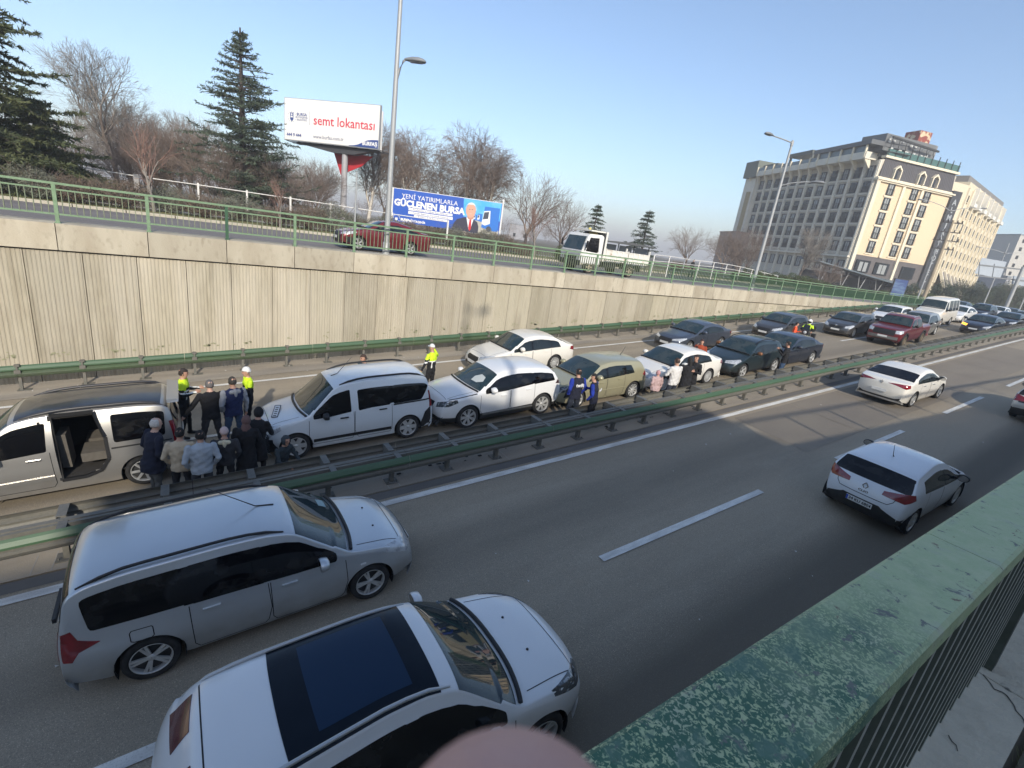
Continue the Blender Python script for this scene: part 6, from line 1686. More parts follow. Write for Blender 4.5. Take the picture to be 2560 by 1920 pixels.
# pale old car cut by the right edge
c = hatch('pale grey old hatchback with black rear bumper cut off by the right edge', paint('paint_beige_grey', (.46, .45, .41), .1, .4, .3), L=3.9, W=1.62, H=1.40, wb=2.45, fo=.75, R=.285, rt=.75, rz=.90, dk=dict(grille=None, platefront=False, plate=(.4, .45)), lower=(lambda x: .50 if x < -1.5 else .22, M_trim), kw=dict(plan=(.85, .92), bow=(.08, .05)), rim=(8, 'mid'))
c.patch('rear_panel', [(-1.95, .62, .88), (-1.95, -.62, .88), (-1.95, -.62, .72), (-1.95, .62, .72)], (-1, 0, 0), M_trim, lift=.006)
place_car(c, 28.3, 3.0, 0)

# ------------------------------------------------------------------ far carriageway, inner lane: the collision queue
CR_ = 'cars in the chain collision beside the middle guardrail'
def partner():
    L, H = 4.38, 1.80
    sl = sil_van(L, H, hood=1.10, cowl=1.02, roof=1.78)
    bl = [(0, .62), (.3, .82), (1.0, 1.00), (1.6, 1.02), (2.6, 1.10), (L-.2, 1.14), (L, .95)]
    c = Car('van', 'silver family van with its side door slid open, cut off by the left edge', 'van', L, 1.81, H, 2.73, .92, .325, sl, bl, P_silver, step=.035, tumble=.28, crown=.10, plan=(.80, .93), bow=(.22, .05))
    X = lambda a: L/2-a
    d = [(X(1.32), X(2.30), .34)]
    op = [(X(2.38), .42), (X(2.38), 1.70), (X(3.02), 1.70), (X(3.14), 1.2), (X(3.14), .75), (X(3.0), .52), (X(2.75), .42)]
    c.finish_body(doorpolys(c, d), opening=(1, op), bonnet=(X(.98), X(.32)))
    dress(c, 'van', d, head=[(X(.08), .50, .70), (X(.12), .56, .84), (X(.62), .84, .98), (X(.66), .86, .90), (X(.25), .80, .68)],
          tail=[(X(L-.02), .80, 1.35), (X(L-.12), .87, 1.35), (X(L-.14), .88, .85), (X(L-.02), .80, .85)], cowlx=1.02, roofx=1.78, rear=(L-.12, 1.08), handles=M_chrome, mirz=.0)
    c.side_windows([(X(1.46), X(2.26), 0, -.04)], m=M_glassd, doors=[0])
    c.side_windows([(X(3.26), X(4.10), 0, -.03, -.02)], m=M_glassd, r=.06)
    c.patch('window', [(X(2.42), -1.2, 1.12), (X(3.14), -1.2, 1.12), (X(3.14), -1.2, 1.62), (X(2.42), -1.2, 1.62)], (0, -1, .1), M_glassd)
    # open door: black frame, cabin, seat, door slid back along the side
    fr = MB(); pts = op+[op[0]]
    for a, b in zip(pts[:-1], pts[1:]):
        h1 = c.bvh.ray_cast(Vector((a[0], 3, a[1])), Vector((0, -1, 0)))[0]; h2 = c.bvh.ray_cast(Vector((b[0], 3, b[1])), Vector((0, -1, 0)))[0]
        if h1 and h2: fr.bar(h1+Vector((0, -.01, 0)), h2+Vector((0, -.01, 0)), .06, .06)
    fr.build('door_frame', M_black, c.root)
    cab = MB(); x0, x1 = X(3.35), X(2.2)
    cab.box((x0, -.72, .40), (x1, .80, .44)); cab.box((x0, -.74, .40), (x1, -.70, 1.66)); cab.box((x0, -.72, .40), (x0+.04, .74, 1.62)); cab.box((x1-.04, -.72, .40), (x1, .74, 1.62)); cab.box((x0, -.70, 1.62), (x1, .66, 1.65))
    cab.build('cabin', M_int, c.root)
    st = MB().box((X(3.20), .05, .62), (X(2.68), .62, .80)).hexa([(X(3.30), .05, .78), (X(3.14), .05, .78), (X(3.14), .62, .78), (X(3.30), .62, .78)], [(X(3.34), .10, 1.32), (X(3.24), .10, 1.32), (X(3.24), .56, 1.32), (X(3.34), .56, 1.32)]).box((X(3.2), -.6, .62), (X(2.68), -.1, .80)).box((X(3.33), .2, 1.33), (X(3.25), .46, 1.50))
    st.build('rear_seat', M_seat, c.root)
    MB().box((X(2.52), .15, .55), (X(2.38), .60, 1.25)).build('front_seat', M_seat, c.root)
    # roof: black panel with rails
    i0 = c.station(X(1.86), zmin=1.5); i1 = c.station(X(4.10), zmin=1.5); c.gridpatch('roof_panel', i0, i1, 3, mat('roof_black', (.022, .024, .028), .3, coat=.6), lift=.006)
    roof_rails(c, X(1.95), X(4.2), mat('rail_dark', (.03, .03, .034), .4), lift=.05, w=.06)
    sp = MB(); sp.hexa([(X(L-.18), -.70, 1.70), (X(L-.18), .70, 1.70), (X(L+.02), .64, 1.68), (X(L+.02), -.64, 1.68)], [(X(L-.18), -.68, 1.77), (X(L-.18), .68, 1.77), (X(L+.03), .60, 1.735), (X(L+.03), -.60, 1.735)]); sp.build('spoiler', P_silver, c.root)
    c.both('side_moulding', [(X(1.15), 1, .50), (X(1.2), 1, .545), (X(2.30), 1, .56), (X(2.30), 1, .47), (X(1.3), 1, .455)], (0, 1, 0), P_silver, lift=.022, thick=.02)
    c.both('door_rail', [(X(3.2), 1, .93), (X(3.2), 1, .965), (X(4.2), 1, .97), (X(4.2), 1, .945)], (0, 1, 0), M_trim, lift=.004)
    c.wheels(7, 'thin', .21); return c
c = partner(); place_car(c, -2.25, 12.30, 0, True)
def dokker():
    L, H = 4.36, 1.80
    sl = sil_van(L, H, hood=1.06, cowl=.98, roof=1.74)
    bl = [(0, .62), (.3, .78), (.9, .97), (1.6, .99), (2.6, 1.10), (L-.2, 1.14), (L, .95)]
    c = Car('van', 'white family van with crumpled front and number plate lying on its bonnet', 'van', L, 1.75, H, 2.81, .80, .325, sl, bl, paint('paint_white_c', (.66, .70, .72), 0, .32, .25), step=.035, tumble=.25, crown=.09, plan=(.80, .93), bow=(.24, .05), arch=.05)
    X = lambda a: L/2-a
    d = [(X(1.12), X(2.18), .34), (X(2.21), X(3.16), .34)]
    c.finish_body(doorpolys(c, d), bonnet=(X(.95), X(.32)))
    dress(c, 'van', d, head=[(X(.08), .52, .64), (X(.10), .56, .82), (X(.42), .84, .92), (X(.46), .86, .80), (X(.22), .80, .64)],
          tail=[(X(L-.01), .80, 1.30), (X(L-.08), .87, 1.30), (X(L-.10), .88, .85), (X(L-.01), .80, .85)], cowlx=.98, roofx=1.74, rear=(L-.10, 1.08), handles=M_black, mirrors=M_black, plate=(.45, .9), platefront=False, mirz=.0)
    c.side_windows([(X(1.22), X(2.12), 0, -.0, .02)], m=M_glassd, doors=[0], hi=.06)
    c.side_windows([(X(2.30), X(3.12), 0, -.02, .0), (X(3.20), X(3.98), -.0, -.22, -.0)], m=M_glassd, doors=[1, None], r=.06, hi=.10)
    c.both('rub_strip', [(X(1.2), 1, .36), (X(1.2), 1, .44), (X(3.14), 1, .44), (X(3.14), 1, .36)], (0, 1, 0), M_black, lift=.010)
    c.both('door_rail', [(X(3.2), 1, 1.03), (X(3.2), 1, 1.07), (X(4.25), 1, 1.09), (X(4.25), 1, 1.05)], (0, 1, 0), M_black, lift=.004)
    c.both('rear_bumper_corner', [(X(L-.40), 1, .26), (X(L-.25), 1, .72), (X(L-.08), 1, .86), (X(L), 1, .86), (X(L), 1, .26)], (-.2, 1, 0), M_trim, lift=.008)
    c.patch('front_bumper', [(X(0), .80, .58), (X(0), .80, .26), (X(0), -.80, .26), (X(0), -.80, .58)], (1, 0, 0), M_black, lift=.012)
    roof_rails(c, X(1.9), X(4.15), lift=.06, w=.05); antenna(c, X(1.86), 0, .45, 1.2); c.wheels(6, 'fat')
    # plate lying on the bonnet, tilted
    h, n, _, _ = c.bvh.ray_cast(Vector((X(.52), .12, 3)), Vector((0, 0, -1)))
    p = MB().box((-.26, -.06, .012), (.26, .06, .022)).box((-.27, -.07, .010), (.27, -.06, .03), 1).box((-.27, .06, .010), (.27, .07, .03), 1).box((-.27, -.06, .010), (-.26, .06, .03), 1).box((.26, -.06, .010), (.27, .06, .03), 1)
    for k in range(5): p.box((-.17+k*.09, -.035, .022), (-.14+k*.09, .03, .026), 1)
    o = p.build('loose_number_plate', [M_plate, M_pblk], c.root, h+Vector((0, 0, .015)), (0, rad(9), rad(72)))
    # crumpled wing and bumper debris
    cr = MB()
    for k in range(7): cr.bar((X(.02+.03*k), .72-.02*k, .42+.05*k), (X(.22), .86, .30+.06*k), .03, .03)
    cr.build('broken_trim', M_black, c.root)
    return c
c = dokker(); place_car(c, 3.50, 12.15, 0, True)
def suv3008():
    L, H = 4.45, 1.62
    sl = [(.12, .22), (.0, .34), (.0, .60), (.05, .78), (.16, .93), (.5, 1.00), (1.16, 1.08), (1.95, H-.09), (2.3, H-.02), (2.7, H), (3.5, H-.05), (L-.50, H-.12), (L-.36, H-.20), (L-.16, 1.12), (L-.06, 1.0), (L, .66), (L-.01, .42), (L-.10, .26)]
    bl = [(0, .66), (.3, .84), (1.0, .98), (2.2, 1.0), (3.3, 1.10), (L-.2, 1.14), (L, .95)]
    c = Car('car', 'white crossover with bent bonnet and inflated airbag behind its windscreen', 'car', L, 1.84, H, 2.675, .92, .345, sl, bl, P_white, step=.035, tumble=.45, crown=.10, plan=(.78, .84), bow=(.25, .12))
    X = lambda a: L/2-a
    d = [(X(1.32), X(2.34), .40), (X(2.37), X(3.24), .40)]
    c.finish_body(doorpolys(c, d), bonnet=(X(1.1), X(.32)), lower=(.40, M_trim))
    dress(c, 'suv', d, head=[(X(.10), .48, .66), (X(.14), .50, .80), (X(.55), .86, .93), (X(.60), .88, .84), (X(.35), .82, .74)], headm=M_headd,
          tail=[(X(L-.10), .60, .98), (X(L-.12), .60, 1.08), (X(L-.34), .84, 1.12), (X(L-.42), .88, 1.0), (X(L-.2), .84, .96)], tailm=M_taild, cowlx=1.16, roofx=1.95, rear=(L-.42, 1.18),
          grille=[(.40, .80), (-.40, .80), (-.34, .62), (-.2, .54), (.2, .54), (.34, .62)])
    c.side_windows([(X(1.48), X(2.30)), (X(2.38), X(3.18)), (X(3.22), X(4.02), 0, .06, .01)], m=M_glassd, doors=[0, 1, None], lo=.03)
    M_bag = mat('airbag_cloth', (.45, .48, .47), .9)
    c.patch('airbag', [(X(1.38), .15, 1.2), (X(1.40), .42, 1.2), (X(1.55), .58, 1.2), (X(1.70), .50, 1.2), (X(1.72), .28, 1.2), (X(1.55), .12, 1.2)], (.2, 0, 1), M_bag, lift=.007)
    mb = MB(); c.seam([(X(.35), .86, .98), (X(.6), .84, .96), (X(1.2), .87, 1.02)], (0, 1, .6), w=.03, mb=mb)
    if mb.v: mb.build('bonnet_gap', M_gap, c.root, fixn=False)
    c.both('step_board', [(X(1.4), 1, .34), (X(1.4), 1, .385), (X(3.2), 1, .385), (X(3.2), 1, .34)], (0, 1, 0), M_galv, lift=.03, thick=.02)
    c.wheels(7, 'twin', .225)
    br = MB()
    for k in range(5): br.bar((X(.0+.02*k), .50+.05*k, .30), (X(-.05), .3+.12*k, .24), .05, .03)
    br.build('broken_bumper', M_trim, c.root); return c
c = suv3008(); place_car(c, 8.0, 12.12, .6, True)
# olive hatchback
c = hatch('olive green hatchback with smashed front wing, hit from behind the white crossover', P_olive, L=4.25, W=1.75, H=1.47, wb=2.61, fo=.90, R=.315, hood=.97, cowl=1.15, roof=1.92, rt=.38, rz=1.0, dk=dict(headm=M_headd, handles=P_olive), rim=(10, 'thin'), step=.04)
antenna(c, -1.35, 0, .28, .8); c.both('rub_strip', [(.85, 1, .50), (.85, 1, .53), (-.95, 1, .53), (-.95, 1, .50)], (0, 1, 0), P_olive, lift=.014)
c.both('wing_damage', [(1.9, 1, .45), (1.8, 1, .75), (1.55, 1, .70), (1.6, 1, .48)], (.5, 1, 0), M_trim, lift=.01)
c.root['label'] = 'olive green hatchback with smashed headlight right behind the white crossover'
place_car(c, 12.02, 12.0, -.5, True)
# white saloon in the queue
c = sedan('white saloon standing behind the olive hatchback with people beside its door', P_white2, L=4.65, W=1.76, H=1.48, wb=2.70, fo=.97, R=.32, rim=(14, 'thin'), step=.04, dk=dict(handles=P_white2), head=[(2.25, .42, .60), (2.24, .46, .73), (1.75, .84, .84), (1.68, .86, .72), (2.05, .78, .60)], roof=2.1, cowl=1.3)
place_car(c, 16.45, 12.0, 0, True)
# teal crossover
c = hatch('dark teal small crossover with roof rails, fifth in the queue', P_teal, L=4.10, W=1.80, H=1.55, wb=2.6, fo=.84, R=.33, hood=1.03, dk=dict(headm=M_head, mirrors=mat('mirror_bronze', (.20, .09, .04), .3, .4)), rim=(5, 'twin'), kw=dict(clr=.24), lower=(.36, M_trim), belt=[(0, .60), (.3, .76), (1.0, .95), (2.2, .98), (3.3, 1.04), (3.9, 1.06), (4.1, .95)],
          head=[(1.97, .40, .66), (1.97, .44, .76), (1.55, .84, .86), (1.50, .86, .80), (1.75, .80, .68)])
roof_rails(c, .35, -1.3, lift=.05)
place_car(c, 21.25, 11.9, 1.0, True)
c = sedan('dark blue grey saloon last in the queue beside the guardrail, with bright window trim', P_navy, L=4.78, W=1.82, H=1.47, wb=2.71, fo=.97, R=.325, rim=(5, 'twin'), roof=2.1, cowl=1.3, step=.045)
tr = MB()
c.root['label'] = 'dark blue saloon beside the guardrail where a man in black stands'
place_car(c, 25.05, 12.05, 0, True)
# ------------------------------------------------------------------ far carriageway, outer lanes
c = sedan('white saloon alone in the outer lane next to the policeman in the white cap', P_white2, L=4.56, W=1.73, H=1.49, wb=2.60, fo=.88, R=.31, rim=(14, 'thin'), step=.04, dk=dict(handles=P_white2), head=[(2.2, .42, .60), (2.2, .46, .72), (1.72, .82, .84), (1.66, .84, .72), (2.0, .76, .58)], rg=1.05, tr=.35)
place_car(c, 11.55, 15.76, -.6, True)
c = sedan('slate blue saloon behind the woman in the rust coloured coat', P_slate, L=4.63, W=1.78, H=1.43, wb=2.70, fo=.94, R=.32, rim=(5, 'twin'), step=.045, roof=2.15, cowl=1.3, head=[(2.28, .40, .62), (2.26, .44, .70), (1.70, .84, .80), (1.68, .86, .75), (2.05, .80, .64)])
place_car(c, 22.6, 15.62, 1.0, True)
c = hatch('dark grey hatchback beside the motorcycle rider', P_dgrey, L=4.05, W=1.74, H=1.50, wb=2.56, rim=(5, 'mid'), hood=1.02)
place_car(c, 31.2, 15.6, 1.5, True)
c = hatch('grey hatchback with round badge behind the motorcycle, alone in the middle lane', P_dgrey, L=4.3, W=1.81, H=1.47, wb=2.64, rim=(5, 'fat'), hood=1.0)
b = MB().lathe([(.07, 0), (.05, .02), (.005, .02)], 'X', (2.15, 0, .72), 6); b.build('badge', M_chrome, c.root)
place_car(c, 38.2, 14.6, 3, True)
# red pickup
def pickup():
    L, H = 5.35, 1.85
    sl = [(.12, .34), (.0, .46), (.0, .70), (.03, .95), (.12, 1.10), (.5, 1.18), (1.35, 1.24), (2.0, H-.08), (2.3, H-.01), (3.0, H), (3.35, H-.06), (3.62, 1.28), (3.72, 1.22), (L-.06, 1.22), (L-.0, 1.15), (L, .70), (L-.08, .45)]
    c = Car('pickup_truck', 'dark red double cab pickup truck in the middle of the traffic queue', 'pickup truck', L, 1.92, H, 3.22, .92, .40, sl, [(0, .80), (.2, 1.02), (1.2, 1.16), (3.6, 1.19), (L, 1.16)], P_red, step=.05, tumble=.30, plan=(.88, .94), bow=(.14, .03), arch=.07, clr=.34)
    X = lambda a: L/2-a
    d = [(X(1.55), X(2.5), .46), (X(2.53), X(3.45), .46)]
    c.finish_body(doorpolys(c, d), bonnet=(X(1.25), X(.32)))
    dress(c, 'p', d, head=[(X(.04), .62, .86), (X(.06), .62, 1.05), (X(.40), .90, 1.08), (X(.42), .91, .92), (X(.2), .88, .86)], tail=[(X(L), .80, 1.15), (X(L-.08), .94, 1.15), (X(L-.08), .94, .80), (X(L), .80, .80)], headm=M_head,
          cowlx=1.38, roofx=2.0, rear=(3.36, 1.32), grille=[(.60, 1.06), (-.60, 1.06), (-.58, .72), (.58, .72)], plate=(.62, .6), mirrors=M_black)
    c.patch('bumper_bar', [(X(0), .80, .66), (X(0), .80, .48), (X(0), -.80, .48), (X(0), -.80, .66)], (1, 0, 0), M_galv, lift=.02)
    c.side_windows([(X(1.62), X(2.46)), (X(2.57), X(3.40))], m=M_glass, doors=[0, 1])
    for sg in (1, -1):
        for xa in c.xa:
            n = 14; r0, r1 = c.arch-.005, c.arch+.07
            pts = [(xa+r1*math.cos(a), sg*1.2, .40+r1*math.sin(a)) for a in np.linspace(-.3, math.pi+.3, n)]+[(xa+r0*math.cos(a), sg*1.2, .40+r0*math.sin(a)) for a in np.linspace(math.pi+.3, -.3, n)]
            c.patch('wheel_arch_trim', pts, (0, sg, 0), M_trim, lift=.03, thick=.03, step=.3)
    roof_rails(c, X(2.2), X(3.3), mat('rail_silver', (.46, .47, .47), .35, .5), lift=.05); c.wheels(6, 'mid', .26, mat('rim_bronze', (.20, .16, .11), .5, .4)); return c
c = pickup(); place_car(c, 39.1, 12.0, 2.0, True)
c = hatch('silver crossover half hidden behind the red pickup', P_silver, L=4.5, W=1.86, H=1.65, wb=2.68, fo=.90, R=.34, hood=1.05, kw=dict(clr=.24), rim=(5, 'fat'), rt=.6, rz=1.08)
place_car(c, 44.6, 12.75, 4, True)
c = hatch('white hatchback hidden behind the silver crossover, only its roof and side showing', P_white, L=4.2, H=1.5, detail=False)
place_car(c, 47.5, 15.4, 1, True)
def minibus():
    L, H = 4.9, 2.25
    sl = [(.10, .30), (.0, .42), (.0, .90), (.05, 1.18), (.55, 1.30), (.95, 1.38), (1.42, H-.14), (1.7, H-.03), (2.3, H), (L-.5, H), (L-.10, H-.08), (L-.03, H-.3), (L, .8), (L-.03, .34)]
    c = Car('minibus', 'white high roofed minibus in the queue behind the red pickup', 'minibus', L, 1.80, H, 2.6, .95, .33, sl, [(0, .92), (.5, 1.20), (1.2, 1.24), (L, 1.24)], P_white2, step=.06, tumble=.14, plan=(.92, .97), bow=(.10, .03), clr=.3)
    X = lambda a: L/2-a
    c.finish_body()
    dress(c, 'm', [], head=None, tail=None, cowlx=.98, roofx=1.42, grille=[(.78, .98), (-.78, .98), (-.78, .62), (.78, .62)], plate=(.5, .7), mirrors=M_black, rear=(None, None))
    c.side_windows([(X(1.12), X(1.72)), (X(2.0), X(2.9)), (X(3.0), X(3.8)), (X(3.9), X(4.6))], m=M_glass)
    c.both('headlight', [(X(0), .55, .72), (X(0), .55, .92), (X(.02), .84, .92), (X(.02), .84, .72)], (1, .1, 0), M_headd, lift=.012)
    c.wheels(8, 'mid'); return c
c = minibus(); place_car(c, 53.0, 14.2, 2, True)
more = [('sedan', 'white saloon behind the white minibus', P_white, 59.6, 14.4, {}), ('sedan', 'dark blue saloon with an amber headlamp glowing at the end of the guardrail', P_navy, 52.6, 10.95, {}),
        ('sedan', 'black saloon behind the dark blue one with the amber lamp', P_black, 60.5, 11.1, {}), ('hatch', 'navy sport car shaped hatch in the second row near the right edge', P_navy, 67.5, 14.6, dict(H=1.62)),
        ('hatch', 'silver hatchback far up the queue in front of the gantry mast', P_silver, 68.0, 11.4, {}), ('sedan', 'black saloon far up the queue beside the gantry mast', P_black, 76.0, 11.5, {}), ('hatch', 'white hatchback at the far end of the queue left of the gantry mast', P_white, 76.0, 15.2, {}),
        ('sedan', 'dark red saloon at the far right end of the queue', P_red, 84.0, 11.8, {}), ('sedan', 'grey saloon at the far end of the outer lane', P_dgrey, 85.0, 15.8, {}), ('hatch', 'white hatchback farthest away at the right edge', P_white, 93.0, 12.0, {}), ('sedan', 'navy saloon in the third row at the far right', P_navy, 72.0, 17.6, {}),
        ('sedan', 'silver saloon at the far right behind the row of dark cars', P_silver, 101.0, 15.0, {}), ('hatch', 'dark hatchback at the vanishing end of the traffic', P_dgrey, 104.0, 11.8, {})]
bank = {}
for kind, lab, pm, X_, Y_, kw in more:
    c = (sedan if kind == 'sedan' else hatch)(lab, pm, detail=False, step=.09, group='cars queueing far up the road', **kw)
    if 'navy sport' in lab: c.root['label'] = 'tall navy crossover in the second row near the right edge'
    if 'amber' in lab: c.patch('indicator', [(2.2, -.46, .60), (2.2, -.50, .74), (1.8, -.84, .80), (1.8, -.86, .68)], (.8, -.6, .1), M_amber, lift=.012)
    place_car(c, X_, Y_, 0, True)

# ------------------------------------------------------------------ upper street vehicles
c = sedan('dark red saloon passing on the upper street behind the green railing', P_red, L=4.25, W=1.65, H=1.42, wb=2.42, fo=.80, R=.29, step=.045, rim=(5, 'twin'), dk=dict(mirrors=M_black, handles=M_black), kw=dict(plan=(.86, .9), bow=(.12, .06)), cowl=1.15, roof=1.85)
c.both('front_bumper', [(2.12, 1, .28), (2.12, 1, .52), (1.75, 1, .52), (1.75, 1, .28)], (.7, .7, 0), M_trim, lift=.012)
c.patch('front_bumper', [(2.12, -.6, .26), (2.12, .6, .26), (2.12, .6, .56), (2.12, -.6, .56)], (1, 0, 0), M_trim, lift=.012)
place_car(c, 7.95, 23.0, 0, True, ST)
def truck():
    t = thing('tipper_truck', 'small white tipper truck with black bumper driving on the upper street', 'truck', (0, 0, 0))
    Wt = mat('truck_white', (.74, .73, .70), .4, coat=.4, noise=(2, .4, (.62, .60, .55)))
    Wr = mat('truck_bed_white', (.70, .68, .62), .6, noise=[(2.2, .8, (.40, .26, .16), (1, 1, 1), (.60, .68)), (1, .3, (.6, .57, .5))])
    # cab, front at x = +2.9
    side = [(2.90, .55), (2.92, 1.20), (2.84, 1.32), (2.52, 2.18), (2.38, 2.26), (1.45, 2.28), (1.30, 2.20), (1.28, .55)]
    cab = MB().prism([(x, z) for x, z in side], 'Y', -.95, .95); o = cab.build('cab', Wt, t)
    bm = bmesh.new(); bm.from_mesh(o.data); bmesh.ops.bevel(bm, geom=[e for e in bm.edges], offset=.05, segments=2, affect='EDGES'); bm.to_mesh(o.data); bm.free()
    MB().hexa([(2.885, -.84, 1.30), (2.885, .84, 1.30), (2.84, .84, 1.30), (2.84, -.84, 1.30)], [(2.60, -.78, 2.10), (2.60, .78, 2.10), (2.55, .78, 2.10), (2.55, -.78, 2.10)]).build('windscreen', M_glasst, t)
    for s in (1, -1):
        MB().prism([(2.62, 1.28), (2.42, 2.05), (1.72, 2.08), (1.62, 1.30), (1.75, 1.24)], 'Y', s*.952, s*.962).build('window', M_glassd, t)
        MB().box((2.1, s*.953, 1.12), (2.3, s*.97, 1.16)).build('handle', M_black, t)
        MB().bar((2.75, s*.98, 1.3), (2.8, s*1.15, 1.75), .03).box((2.72, s*1.15-.05, 1.45), (2.80, s*1.15+.05, 1.85)).build('side_mirror', M_black, t)
        MB().box((2.92, s*.55 if s > 0 else -.85, .72), (2.95, .85 if s > 0 else -.55, .92)).build('headlight', M_head, t)
    MB().box((2.90, -.93, .42), (3.02, .93, .72)).box((2.925, -.55, .74), (2.95, .55, .96)).build('bumper', M_black, t)
    MB().box((2.925, -.9, 1.0), (2.96, .9, 1.24)).build('front_panel', mat('truck_grey_panel', (.40, .40, .40), .5), t)
    MB().box((-2.7, -.42, .55), (2.0, .42, .75)).build('chassis', M_black, t)
    MB().box((1.05, -.95, .80), (1.20, .95, 2.50)).box((1.20, -.80, 2.42), (2.3, .80, 2.50)).build('headboard', Wr, t)
    MB().box((1.21, -.96, 1.2), (1.30, .96, 2.42)).build('cab_rear', mat('truck_dark', (.05, .05, .05), .6), t)
    MB().box((1.3, -.3, 2.29), (1.5, .3, 2.42)).lathe([(.09, 2.50), (.09, 2.62), (.01, 2.64)], 'Z', (1.75, 0, 0), 10).build('beacon', mat('beacon_yellow', (.55, .45, .12), .5), t)
    MB().box((-2.75, -1.0, .86), (1.05, 1.0, .94)).build('bed_floor', Wr, t)
    for s in (1, -1):
        for (x0, x1) in ((-.83, 1.0), (-2.72, -.89)):
            b = MB().box((x0, s*1.0-.02, .95), (x1, s*1.0+.02, 1.50))
            for k in range(5):
                x = x0+(x1-x0)*k/4; b.box((x-.05, s*1.035-.02, .93), (x+.05, s*1.035+.02, 1.53))
            for z in (.97, 1.22, 1.47): b.box((x0, s*1.03-.015, z), (x1, s*1.03+.015, z+.05))
            b.build('side_board', Wr, t)
        MB().box((-.89, s*1.0-.05, .90), (-.83, s*1.0+.05, 1.58)).box((-2.80, s*1.0-.05, .90), (-2.72, s*1.0+.05, 1.75)).build('stake', Wr, t)
    MB().box((-2.76, -1.0, .95), (-2.72, 1.0, 1.50)).build('tail_board', Wr, t)
    ty, ri = wheel_meshes(.38, .24, 6, 'mid', mat('rim_dust', (.35, .30, .22), .7))
    for x in (2.1, -1.35):
        for s in (1, -1):
            o = link('wheel', ty, t, (x, s*.80, .38), (0, 0, 0 if s > 0 else math.pi)); link('rim', ri, o)
    MB().box((-2.3, -.95, .40), (-2.25, -.5, .8)).box((-2.3, .5, .40), (-2.25, .95, .8)).box((.0, -.9, .45), (1.0, -.5, .78)).box((.0, .5, .45), (1.0, .9, .78)).build('mudguard', M_black, t)
    return t
t = truck(); t.location = (22.35, 23.0, ST); t.rotation_euler = (0, 0, math.pi)
# ------------------------------------------------------------------ people
def cloth(name, col, **k): return mat('cloth_'+name, col, .92, noise=(7, .35, tuple(c*.6 for c in col)), bump=(22, .6))
SK = [mat('skin_a', (.47, .27, .19), .55, noise=(12, .3, (.40, .20, .14))), mat('skin_b', (.55, .34, .25), .55)]
M_shoe = mat('shoe_black', (.015, .014, .014), .6)
def ell_rings(V, F, T, rings, tag_, n=14):
    """rings: (cx, cy, cz, rx, ry)"""
    b = len(V)
    for (cx, cy, cz, rx, ry) in rings:
        for k in range(n):
            t = 2*math.pi*k/n; V.append((cx+rx*math.cos(t), cy+ry*math.sin(t), cz))
    m = len(rings)
    for i in range(m-1):
        for k in range(n): F.append((b+i*n+k, b+i*n+(k+1) % n, b+(i+1)*n+(k+1) % n, b+(i+1)*n+k))
    F.append(tuple(b+k for k in range(n))[::-1]); F.append(tuple(b+(m-1)*n+k for k in range(n)))
def cap_mesh(V, F, p, q, r0, r1, n=10):
    p, q = Vector(p), Vector(q); d = (q-p); L_ = d.length
    if L_ < 1e-5: d = Vector((0, 0, 1)); L_ = 1e-5
    d.normalize(); u = Vector((0, 0, 1)) if abs(d.z) < .9 else Vector((1, 0, 0)); a = d.cross(u).normalized(); c = d.cross(a)
    st = []
    for t in (-.98, -.75, -.4, 0): st.append((p+d*r0*t, r0*math.sqrt(1-t*t)))
    for t in (0, .4, .75, .98): st.append((q+d*r1*t, r1*math.sqrt(1-t*t)))
    b = len(V)
    for o, r in st:
        for k in range(n):
            t = 2*math.pi*k/n; V.append(tuple(o+(a*math.cos(t)+c*math.sin(t))*r))
    for i in range(len(st)-1):
        for k in range(n): F.append((b+i*n+k, b+i*n+(k+1) % n, b+(i+1)*n+(k+1) % n, b+(i+1)*n+k))
    F.append(tuple(b+k for k in range(n))[::-1]); F.append(tuple(b+(len(st)-1)*n+k for k in range(n)))
ARMS = {  # elbow, wrist, hand direction relative to the shoulder, side = +y for left
 'down': ((-.02, .07, -.28), (.03, .08, -.52)), 'pocket': ((-.07, .075, -.26), (.08, .01, -.46)), 'phone': ((.12, .12, -.24), (.20, -.03, .04)),
 'front': ((.06, .08, -.26), (.28, -.04, -.20)), 'cross': ((.08, .10, -.25), (.22, -.16, -.17)), 'gesture': ((.02, .10, -.26), (.26, .06, -.22)), 'raise': ((.10, .22, -.10), (.16, .10, .10)),
 'hold': ((.10, .08, -.25), (.30, -.05, -.08)), 'back': ((-.14, .08, -.24), (-.18, -.08, -.42)), 'out': ((-.04, .17, -.23), (-.02, .30, -.42)), 'bars': ((.16, .10, -.20), (.42, .10, -.28)), 'knee': ((.15, .06, -.24), (.36, .0, -.30))}
